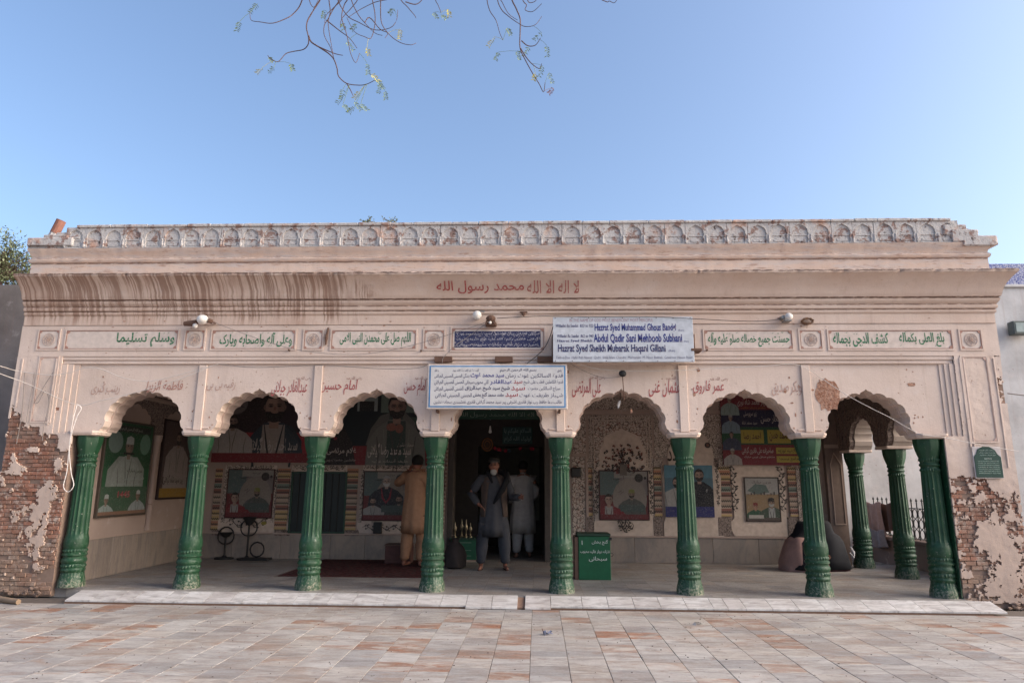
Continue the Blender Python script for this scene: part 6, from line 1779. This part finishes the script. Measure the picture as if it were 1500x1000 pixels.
lf = [(145, 225, 0), (120, 265, 1), (165, 265, 0), (230, 250, 0), (548, 290, 1), (530, 250, 0), (585, 325, 0), (600, 355, 0), (500, 360, 1), (440, 375, 0), (435, 410, 0), (480, 420, 0), (505, 408, 0), (635, 35, 0), (660, 115, 1), (790, 50, 0), (850, 38, 1), (1030, 145, 1), (1080, 110, 0), (1165, 185, 0), (1235, 180, 0), (1190, 290, 1), (1220, 260, 0), (1245, 285, 0), (1262, 347, 2), (360, 40, 0), (435, 90, 0), (490, 95, 0), (530, 185, 1),
      (100, 15, 0), (30, 85, 0), (450, 165, 0), (820, 60, 0), (435, 350, 0), (1215, 130, 0), (1120, 200, 0), (1045, 205, 0), (570, 315, 0), (480, 400, 0)]
YT = 5.2
def tp(u, v, dy=0): return at(340 + u * S_, v * S_, YT + dy)
ot = empty('overhanging_tree', 'thin bare drooping twigs with a few small leaves hanging in from above', 'branch', tp(500, -900))
m = MB(); B0 = tp(-200, -520, .2); m.tube([tp(-500, -620, .5), B0, tp(300, -330, 0), tp(700, -300, 0), tp(1100, -330, .1), tp(1500, -450, .3)], [.09, .08, .06, .05, .035, .015], 8); m.build('bough', bark, ot)
QS = []
for k, tw in enumerate(twigs):
    dy = random.uniform(-.25, .25); P = [tp(a, b_, dy + .04 * math.sin(i)) for i, (a, b_) in enumerate(tw)]
    if tw[0][1] < -5:
        a, b_ = tw[0]; P = [tp(min(1300, max(-100, a + (a - 700) * .1)), -320, 0), tp(a + 15, -140, dy * .6)] + P
    Q = []
    for i in range(len(P) - 1):
        p0, p1, p2, p3 = P[max(i - 1, 0)], P[i], P[i + 1], P[min(i + 2, len(P) - 1)]
        for j in range(4):
            t_ = j / 4; Q.append(.5 * ((2 * p1) + (p2 - p0) * t_ + (2 * p0 - 5 * p1 + 4 * p2 - p3) * t_ * t_ + (3 * p1 - p0 - 3 * p2 + p3) * t_ ** 3))
    Q.append(P[-1]); n = len(Q)
    thick = .0075 if k in (13, 2, 1) else .0055
    QS += Q
    m = MB(); m.tube(Q, [thick * (1.0 - .62 * i / n) for i in range(n)], 5); m.build('twig', bark, ot)
lor = plain('leaf_orange', (.38, .14, .05), .6)
for a, b_, kd in lf:
    m = MB(); c = tp(a, b_, 0); near_ = min(QS, key=lambda q: ((q - c) * 1.0).length); c = tp(a, b_, near_.y - YT); m.tube([near_, near_ + (c - near_) * .5 + Vector((0, 0, .008)), c], .0016, 4); ang = random.uniform(-.9, .9) - 1.57
    d = Vector((math.cos(ang), 0, math.sin(ang))); s_ = Vector((-d.z, .3, d.x)).normalized(); L_ = random.uniform(.06, .11)
    m.tube([c, c + d * L_], .0012, 4)
    for j in range(6):
        for q in (-1, 1):
            if random.random() < .12: continue
            p = c + d * L_ * (j + .6) / 6; e = (s_ * q + d * .5 + Vector((0, random.uniform(-.4, .4), 0))).normalized() * random.uniform(.018, .034); w_ = d * .0034 + Vector((0, .003, 0))
            m.add([p, p + e * .5 + w_, p + e, p + e * .5 - w_], [(0, 1, 2, 3)])
    m.build('leaf_spray', (leafg, leafy, lor)[kd], ot)

# ================================================================ DEBRIS ON THE PAVING
p = gp_(801, 929, 0); t0 = empty('dead_leaf_heap', 'small crumpled blue grey scrap with a curled stalk on the paving', 'litter', p)
m = MB(); random.seed(9)
for k in range(16):
    c = p + Vector((random.uniform(-.03, .045), random.uniform(-.04, .04), random.uniform(.004, .03))); a = Vector((random.gauss(0, 1), random.gauss(0, 1), random.gauss(0, .5))).normalized() * .028; s_ = a.cross(Vector((0, 0, 1))) * .5
    m.add([c - a, c + s_, c + a, c - s_, c + Vector((0, 0, .012))], [(0, 1, 4), (1, 2, 4), (2, 3, 4), (3, 0, 4)])
m.build('scrap', plain('blue_grey_scrap', (.13, .14, .20), .7), t0); m = MB(); m.tube([p + Vector((-.01, 0, .01)), p + Vector((-.035, 0, .03)), p + Vector((-.045, 0, .055))], .004, 5); m.build('stalk', bark, t0)
p = gp_(1022, 915, 0); m = MB()
for k in range(10):
    a = k * .4; m.add([p + Vector((.05 * math.cos(a), .08 * math.sin(a), .004)), p + Vector((.05 * math.cos(a + .4), .08 * math.sin(a + .4), .004)), p + Vector((.03 * math.cos(a + .2), .03 * math.sin(a + .2), .03))], [(0, 1, 2)])
tag(m.build('plastic_scrap', plain('thin_white_plastic', (.60, .57, .55), .3), at0=p), 'crumpled white plastic scrap on the paving right of centre', 'litter')
m = MB()
for k in range(420):
    y = random.uniform(5, 8.1); x = random.uniform(-.78 * y, .7 * y); s_ = random.uniform(.002, .0065)
    m.box(x, x + s_ * random.uniform(1, 2.5), y, y + s_, .0012, .0012 + s_ * .6)
tag(m.build('grit', plain('dark_grit', (.07, .05, .04), .9)), 'scattered dark specks of grit over the marble paving', 'grit', kind='stuff')

# ================================================================ PEOPLE
SKINS = []
def body(name, J, edges, rad, mat, parent):
    """J joints {name: (x,y,z)}, edges list, rad {name:(rx,ry)}; grown with Skin + Subsurf later"""
    names = list(J); me = bpy.data.meshes.new(name)
    off = wloc(parent)
    me.from_pydata([Vector(J[k]) for k in names], [(names.index(a), names.index(b)) for a, b in edges], [])
    o = bpy.data.objects.new(name, me); COL.objects.link(o); o.parent = parent
    sm = o.modifiers.new('skin', 'SKIN'); o.modifiers.new('sub', 'SUBSURF').levels = 1
    for v, k in zip(me.skin_vertices[0].data if me.skin_vertices else [], names): v.radius = rad[k]
    SKINS.append((o, names, rad, mat)); return o
def finish_skins():
    for o, names, rad, mat in SKINS:
        if not o.data.skin_vertices:
            pass
        sv = o.data.skin_vertices[0].data
        for i, k in enumerate(names): sv[i].radius = rad[k]; sv[i].use_root = (k == 'pelvis')
    bpy.context.view_layer.update(); dg = bpy.context.evaluated_depsgraph_get()
    res = [(o, bpy.data.meshes.new_from_object(o.evaluated_get(dg)), m) for o, n, r, m in SKINS]
    for o, me, m in res:
        o.modifiers.clear(); o.data = me; me.name = o.name; me.materials.clear(); me.materials.append(m)
        me.polygons.foreach_set('use_smooth', [True] * len(me.polygons))
def hand(J, E, rad, pre, wr, d, side, curl=.5):
    """palm, four unequal fingers and a thumb from the wrist in direction d; side points to the thumb"""
    d = Vector(d).normalized(); side = Vector(side).normalized(); nrm = d.cross(side)
    wr = Vector(wr); J[pre + 'palm'] = wr + d * .045; rad[pre + 'palm'] = (.030, .018); E.append((pre + 'wrist', pre + 'palm'))
    for k, l in enumerate((.070, .080, .074, .058)):
        b = wr + d * .085 + side * (.028 - .0185 * k); dd = (d + nrm * curl).normalized()
        J[pre + 'k%d' % k] = b; J[pre + 'm%d' % k] = b + (d + nrm * curl * .4).normalized() * l * .5; J[pre + 't%d' % k] = J[pre + 'm%d' % k] + dd * l * .5
        for q, r in (('k', .0095), ('m', .0085), ('t', .0065)): rad[pre + q + str(k)] = (r, r)
        E += [(pre + 'palm', pre + 'k%d' % k), (pre + 'k%d' % k, pre + 'm%d' % k), (pre + 'm%d' % k, pre + 't%d' % k)]
    J[pre + 'th1'] = wr + d * .035 + side * .040; J[pre + 'th2'] = wr + d * .075 + side * .055 + nrm * curl * .02
    rad[pre + 'th1'] = (.011, .011); rad[pre + 'th2'] = (.008, .008); E += [(pre + 'palm', pre + 'th1'), (pre + 'th1', pre + 'th2')]
def person(label, loc, rz, arms, legs, cols, hem=.52, cap=None, hair='1a1615', beard=None, scarf=None, vest=None, h=1.0, turn=0, skin='8a604c', sandals=True, kneel=False):
    t0 = empty('person', label, 'person', (0, 0, 0))
    Rm = Matrix.Rotation(turn, 3, 'Z')
    hd = lambda x, y, z: Rm @ Vector((x, y, 0)) + Vector((0, -.02, z))
    J = {'pelvis': Vector((0, 0, .93)), 'waist': Vector((0, 0, 1.08)), 'chest': Vector((0, .0, 1.26)), 'upper': Vector((0, .01, 1.38)), 'neck': Vector((0, -.005, 1.46)), 'jaw': hd(0, -.015, 1.53), 'head': hd(0, .0, 1.60), 'crown': hd(0, .012, 1.665), 'nose1': hd(0, -.085, 1.585), 'nose2': hd(0, -.108, 1.572)}
    rad = {'pelvis': (.15, .11), 'waist': (.135, .10), 'chest': (.16, .11), 'upper': (.13, .09), 'neck': (.055, .055), 'jaw': (.062, .070), 'head': (.078, .092), 'crown': (.058, .07), 'nose1': (.016, .014), 'nose2': (.012, .010)}
    E = [('pelvis', 'waist'), ('waist', 'chest'), ('chest', 'upper'), ('upper', 'neck'), ('neck', 'jaw'), ('jaw', 'head'), ('head', 'crown'), ('head', 'nose1'), ('nose1', 'nose2')]
    for q, s in (('l', 1), ('r', -1)):
        J['ear' + q] = hd(s * .085, .01, 1.585); rad['ear' + q] = (.010, .02); E.append(('head', 'ear' + q))
    for q in 'lr':
        sh, el, wr, d, sd = [Vector(v) for v in arms[q]]
        J[q + 'sh'], J[q + 'el'], J[q + 'wrist'] = sh, el, wr; rad[q + 'sh'], rad[q + 'el'], rad[q + 'wrist'] = (.055, .055), (.040, .040), (.026, .026)
        E += [('upper', q + 'sh'), (q + 'sh', q + 'el'), (q + 'el', q + 'wrist')]; hand(J, E, rad, q, wr, d, sd)
        hp, kn, an, to = [Vector(v) for v in legs[q]]
        J[q + 'hip'], J[q + 'kn'], J[q + 'an'], J[q + 'heel'], J[q + 'toe'] = hp, kn, an, an + Vector((0, .03, -.045)), to
        rad[q + 'hip'], rad[q + 'kn'], rad[q + 'an'], rad[q + 'heel'], rad[q + 'toe'] = (.085, .085), (.055, .055), (.036, .036), (.034, .03), (.040, .020)
        E += [('pelvis', q + 'hip'), (q + 'hip', q + 'kn'), (q + 'kn', q + 'an'), (q + 'an', q + 'heel'), (q + 'heel', q + 'toe')]
    sk = plain('skin_' + skin, hexc(skin), .6)
    bd = body('body', J, E, rad, sk, t0)
    kz, sz = plain('kameez_' + cols[0], hexc(cols[0]), .9), plain('shalwar_' + cols[1], hexc(cols[1]), .9)
    # kameez
    m = MB(); rings = [(0, .0, 1.465, .060, .058), (0, 0, 1.445, .095, .075), (0, .0, 1.415, .175, .100), (0, 0, 1.34, .196, .125), (0, 0, 1.22, .188, .130), (0, 0, 1.08, .178, .128), (0, 0, .95, .195, .142), (0, .0, .80, .212, .152), (0, .0, .66, .222, .160), (0, 0, hem, .232, .166), (0, 0, hem + .006, .222, .158)]
    m.loft(rings, 56, lambda a, i: 1 + (0 if i < 3 else .022 + .012 * (i - 3)) * (math.sin(9 * a + i * .35) * .6 + math.sin(5 * a - i * .5 + 1) * .6) * .8)
    kam = m.build('kameez', kz, t0, smooth='all', at0=(0, 0, 0))
    for q in 'lr':
        sh, el, wr = [Vector(v) for v in arms[q][:3]]; pts, rr = [], []
        inn_ = sh + (Vector((0, 0, 1.36)) - sh) * .35
        seq = [(inn_, .085), (sh, .088), (sh + (el - sh) * .35, .078), (sh + (el - sh) * .7, .070), (el, .066), (el + (wr - el) * .35, .060), (el + (wr - el) * .7, .054), (wr - (wr - el) * .06, .050)]
        for k, (p, r) in enumerate(seq): pts.append(p); rr.append(r * (1 + .07 * math.sin(k * 2.3)))
        m = MB(); m.tube(pts, rr, 16); m.build('sleeve', kz, kam, smooth='all', at0=(0, 0, 0))
    m = MB(); m.loft([(0, -.004, 1.452, .062, .060), (0, -.006, 1.49, .056, .056)], 20); m.build('collar', kz, kam, smooth='all', at0=(0, 0, 0))
    # shalwar legs
    for q in 'lr':
        hp, kn, an, to = [Vector(v) for v in legs[q]]
        seq = [(hp + Vector((0, 0, -.1)), .12), (hp + (kn - hp) * .5, .115), (kn, .100), (kn + (an - kn) * .4, .092), (kn + (an - kn) * .72, .080), (an + Vector((0, 0, .05)), .070), (an + Vector((0, 0, .02)), .052)]
        m = MB(); m.tube([p for p, r in seq], [r * (1 + .05 * math.sin(k * 2.9)) for k, (p, r) in enumerate(seq)], 18); m.build('shalwar_leg', sz, t0, smooth='all', at0=(0, 0, 0))
        if sandals:
            m = MB(); f = to - an; f.z = 0; f.normalize(); c = Vector((an.x, an.y, .008)) + f * .05
            m.tube([c - f * .10, c - f * .04, c + f * .06, c + f * .13], [(.030, .007), (.036, .007), (.042, .007), (.022, .006)], 12); m.build('sandal', plain('sandal_brown', (.05, .03, .022), .7), t0, at0=(0, 0, 0))
    # hair, beard, face
    hm = plain('hair_' + hair, hexc(hair), .8)
    m = MB(); c = hd(0, .018, 1.615); m.ball(c, .098, 20, 12, (.92, 1.06, 1.0))
    m2 = MB(); keep = []
    for f in m.f:
        cc = sum((m.v[i] for i in f), Vector()) / len(f) - c; loc_ = Rm.inverted() @ cc
        if loc_.z > .035 or (loc_.y > -.02 and loc_.z > -.06): keep.append(f)
    m2.v, m2.f, m2.c = m.v, keep, [None] * len(keep); m2.build('hair', hm, t0, smooth='all', at0=(0, 0, 0))
    if beard:
        m = MB(); m.ball(hd(0, -.052, 1.492), .046, 14, 10, (1.15, .9, 1.15)); m.build('beard', plain('beard_' + beard, hexc(beard), .9), t0, smooth='all', at0=(0, 0, 0))
    for s in (-1, 1):
        m = MB(); m.ball(hd(s * .030, -.084, 1.603), .011, 8, 6, (1.3, .6, .7)); m.build('eye', plain('eye_dark', (.02, .015, .012), .3), t0, at0=(0, 0, 0))
        m = MB(); p = [hd(s * .012, -.092, 1.622), hd(s * .030, -.095, 1.628), hd(s * .050, -.084, 1.621)]; m.tube(p, .0045, 5); m.build('eyebrow', hm, t0, at0=(0, 0, 0))
    m = MB(); m.tube([hd(-.022, -.085, 1.548), hd(0, -.093, 1.550), hd(.022, -.085, 1.548)], .0055, 5); m.build('mouth', plain('lip', (.16, .06, .05), .6), t0, at0=(0, 0, 0))
    if cap:
        m = MB(); cpt = hd(0, .01, 1.66); m.loft([(cpt.x, cpt.y + .012, 1.650, .084, .090), (cpt.x, cpt.y + .008, 1.662, .088, .094), (cpt.x, cpt.y, 1.70, .085, .092), (cpt.x, cpt.y, 1.715, .06, .065)], 20); m.build('cap', plain('cap_' + cap, hexc(cap), .8), t0, smooth='all', at0=(0, 0, 0))
    if vest:
        vm = plain('vest_' + vest, hexc(vest), .9)
        for s in (-1, 1):
            vs, fs = [], []
            zs = [(1.44, .09, .085, .25), (1.40, .186, .112, .22), (1.30, .208, .138, .42), (1.15, .203, .143, .55), (1.0, .202, .148, .62), (.88, .214, .158, .66), (.80, .22, .163, .68)]
            n = 16
            for z, rx, ry, o_ in zs:
                for k in range(n + 1):
                    a = -math.pi / 2 + s * (o_ + (math.pi - o_) * k / n); vs.append((rx * math.cos(a), ry * math.sin(a), z))
            for i in range(len(zs) - 1):
                for k in range(n): fs.append((i * (n + 1) + k, i * (n + 1) + k + 1, (i + 1) * (n + 1) + k + 1, (i + 1) * (n + 1) + k))
            m = MB(); m.add(vs, fs); o = m.build('vest_side', vm, t0, smooth='all', at0=(0, 0, 0)); md = o.modifiers.new('thick', 'SOLIDIFY'); md.thickness = .012
    if scarf:
        scm = plain('scarf_' + scarf, hexc(scarf), .9)
        m = MB(); m.tube([(-.10, -.02, 1.475), (0, .085, 1.485), (.12, .05, 1.475), (.19, -.02, 1.44), (.20, -.11, 1.36), (.13, -.16, 1.22), (.05, -.165, 1.10), (-.01, -.165, 1.0)], [(.03, .05), (.035, .055), (.04, .07), (.05, .075), (.045, .075), (.03, .05), (.02, .035), (.01, .015)], 12)
        m.tube([(-.10, -.02, 1.475), (-.07, -.10, 1.42), (-.03, -.145, 1.32)], [(.03, .04), (.025, .03), (.01, .015)], 10)
        m.tube([(.19, -.02, 1.44), (.24, .02, 1.30), (.235, .04, 1.14), (.22, .03, 1.0)], [(.05, .06), (.045, .07), (.035, .06), (.02, .03)], 10)
        m.build('scarf', scm, t0, smooth='all', at0=(0, 0, 0))
    t0.location = loc; t0.rotation_euler = (0, 0, rz); t0.scale = (h, h, h)
    return t0
LG = lambda w, f=0: {'l': [(.09, 0, .88), (w, -.02 + f, .49), (w + .02, .02 + f, .075), (w + .05, -.16 + f, .03)], 'r': [(-.09, 0, .88), (-w, -.02 - f, .49), (-w - .02, .02 - f, .075), (-w - .05, -.16 - f, .03)]}
f1 = gp_(722, 834)
person('older man with cap, vest and hand on hip facing out of the dark doorway', (f1.x, f1.y, .1), R(6),
       {'r': [(-.19, .02, 1.37), (-.37, .05, 1.16), (-.24, -.05, .99), (.7, -.3, -.55), (0, -1, .2)], 'l': [(.19, .02, 1.37), (.30, .02, 1.10), (.40, -.22, 1.10), (.4, -.9, .05), (0, .1, 1)]},
       LG(.17), ('3f3e42', '3b3b40'), hem=.50, cap='2a2624', hair='5a5450', beard='97918c', scarf='17161a', vest='4a3d37', skin='84594a', turn=R(-10), h=.985)
f2 = gp_(766, 816)
person('man in a long white kameez seen from behind in the doorway', (f2.x, f2.y, .1), R(186),
       {'r': [(-.19, .02, 1.37), (-.25, -.03, 1.11), (-.16, -.20, 1.00), (.4, -.8, .1), (0, 0, 1)], 'l': [(.19, .02, 1.37), (.27, .0, 1.11), (.20, -.18, .96), (-.2, -.9, -.1), (0, 0, 1)]},
       LG(.10, .03), ('9c9592', '928c8a'), hem=.42, hair='0f0d0d', h=1.0, skin='7a5546')
f3 = gp_(603, 829)
person('man in a peach orange kameez half hidden behind the fourth column', (f3.x + .02, f3.y, .1), R(150),
       {'r': [(-.19, .02, 1.37), (-.22, -.12, 1.12), (-.10, -.30, 1.02), (.3, -.9, .1), (0, 0, 1)], 'l': [(.19, .0, 1.37), (.42, -.06, 1.27), (.38, -.24, 1.44), (.0, -.7, .6), (1, 0, 0)]},
       LG(.10, .05), ('9c7459', '8e684f'), hem=.50, hair='12100f', beard='15110f', turn=R(60), skin='7d5040', h=1.02)
def seated(label, loc, rz, shawl, dress, lean, flip=1):
    t0 = empty('person', label, 'person', (0, 0, 0))
    J = {'pelvis': (0, 0, .12), 'waist': (0, -.01, .28), 'chest': (0, -.05, .44), 'neck': (0, -.08, .54), 'head': (0, -.13, .63), 'crown': (0, -.12, .69), 'nose': (0, -.23, .60), 'lk': (.24, -.26, .14), 'la': (.04, -.36, .06), 'rk': (-.24, -.26, .14), 'ra': (-.05, -.34, .06), 'lsh': (.15, -.04, .47), 'lel': (.21, -.14, .28), 'lwrist': (.14, -.30, .24), 'rsh': (-.15, -.04, .47), 'rel': (-.21, -.14, .28), 'rwrist': (-.12, -.30, .24)}
    rad = {k: (.05, .05) for k in J}; rad.update({'pelvis': (.16, .13), 'waist': (.13, .11), 'chest': (.14, .10), 'neck': (.05, .05), 'head': (.078, .09), 'crown': (.055, .06), 'nose': (.012, .012), 'lk': (.075, .075), 'rk': (.075, .075), 'la': (.04, .04), 'ra': (.04, .04), 'lwrist': (.026, .026), 'rwrist': (.026, .026)})
    E = [('pelvis', 'waist'), ('waist', 'chest'), ('chest', 'neck'), ('neck', 'head'), ('head', 'crown'), ('head', 'nose'), ('pelvis', 'lk'), ('lk', 'la'), ('pelvis', 'rk'), ('rk', 'ra'), ('chest', 'lsh'), ('lsh', 'lel'), ('lel', 'lwrist'), ('chest', 'rsh'), ('rsh', 'rel'), ('rel', 'rwrist')]
    J = {k: Vector(v) for k, v in J.items()}
    hand(J, E, rad, 'l', J['lwrist'], (-.3, -.8, -.2), (0, 0, 1)); hand(J, E, rad, 'r', J['rwrist'], (.3, -.8, -.2), (0, 0, 1))
    body('body', J, E, rad, plain('skin_8a604c', hexc('8a604c'), .6), t0)
    m = MB(); m.loft([(0, -.10, .0, .33, .34), (0, -.10, .05, .34, .34), (0, -.09, .14, .32, .31), (0, -.05, .24, .25, .23), (0, -.03, .36, .22, .17), (0, -.04, .46, .20, .14), (0, -.06, .52, .12, .10), (0, -.07, .56, .065, .07)], 44, lambda a, i: 1 + .035 * math.sin(7 * a + i * .6) + .02 * math.sin(12 * a - i)); m.build('dress', plain('dress_' + dress, hexc(dress), .9), t0, smooth='all', at0=(0, 0, 0))
    # shawl: open at the front
    vs, fs = [], []; n = 30
    R_ = [(.73, .03, .04, -.12, .1), (.725, .08, .09, -.12, .5), (.69, .108, .115, -.115, .75), (.62, .120, .125, -.10, .85), (.55, .125, .13, -.075, .9), (.50, .19, .16, -.05, .95), (.42, .245, .19, -.04, .9), (.30, .27, .22, -.04, .8), (.16, .31, .27, -.05, .85), (.03, .35, .30, -.05, 1.0)]
    for i, (z, rx, ry, cy, o_) in enumerate(R_):
        for k in range(n + 1):
            a = -math.pi / 2 + o_ + (2 * math.pi - 2 * o_) * k / n; f = 1 + .03 * math.sin(6 * a + i)
            vs.append((rx * f * math.cos(a), cy + ry * f * math.sin(a), z))
    for i in range(len(R_) - 1):
        for k in range(n): fs.append((i * (n + 1) + k, i * (n + 1) + k + 1, (i + 1) * (n + 1) + k + 1, (i + 1) * (n + 1) + k))
    m = MB(); m.add(vs, fs); o = m.build('shawl', plain('shawl_' + shawl, hexc(shawl), .9), t0, smooth='all', at0=(0, 0, 0)); md = o.modifiers.new('thick', 'SOLIDIFY'); md.thickness = .012
    t0.location = loc; t0.rotation_euler = (0, 0, rz); return t0
g1 = gp_(1174, 836); g2 = gp_(1229, 836)
w1 = seated('seated figure in dusty pink with a black head scarf left of the seventh column', (g1.x + .03, g1.y + .15, .1), R(75), '17151a', '8a6a62', 0)
w2 = seated('seated figure wrapped in black with a white stripe right of the seventh column', (g2.x - .05, g2.y + .15, .1), R(200), '141318', '3b2326', 0)
# pink wrap over the back of the first figure
m = MB(); m.loft([(.0, .0, .0, .34, .31), (0, 0, .12, .335, .30), (0, .0, .3, .29, .24), (0, -.02, .44, .255, .20), (0, -.04, .50, .21, .16), (0, -.05, .53, .13, .12)], 40, lambda a, i: 1 + .03 * math.sin(8 * a + i)); o = m.build('wrap', plain('dress_8a6a62', hexc('8f7068'), .9), None, smooth='all', at0=(0, 0, 0)); o.parent = w1; o.location = (0, 0, 0)
m = MB(); m.tube([(-.22, .20, .36), (-.27, .21, .28), (-.24, .24, .22)], [(.012, .012), (.02, .008), (.008, .008)], 6); m.tube([(-.14, .26, .28), (-.22, .25, .20), (-.28, .20, .26)], .009, 6); o = m.build('white_stripe', plain('white_piping', (.42, .40, .40), .9), None, at0=(0, 0, 0)); o.parent = w2; o.location = (0, 0, 0)

finish_skins()
finish_letters()
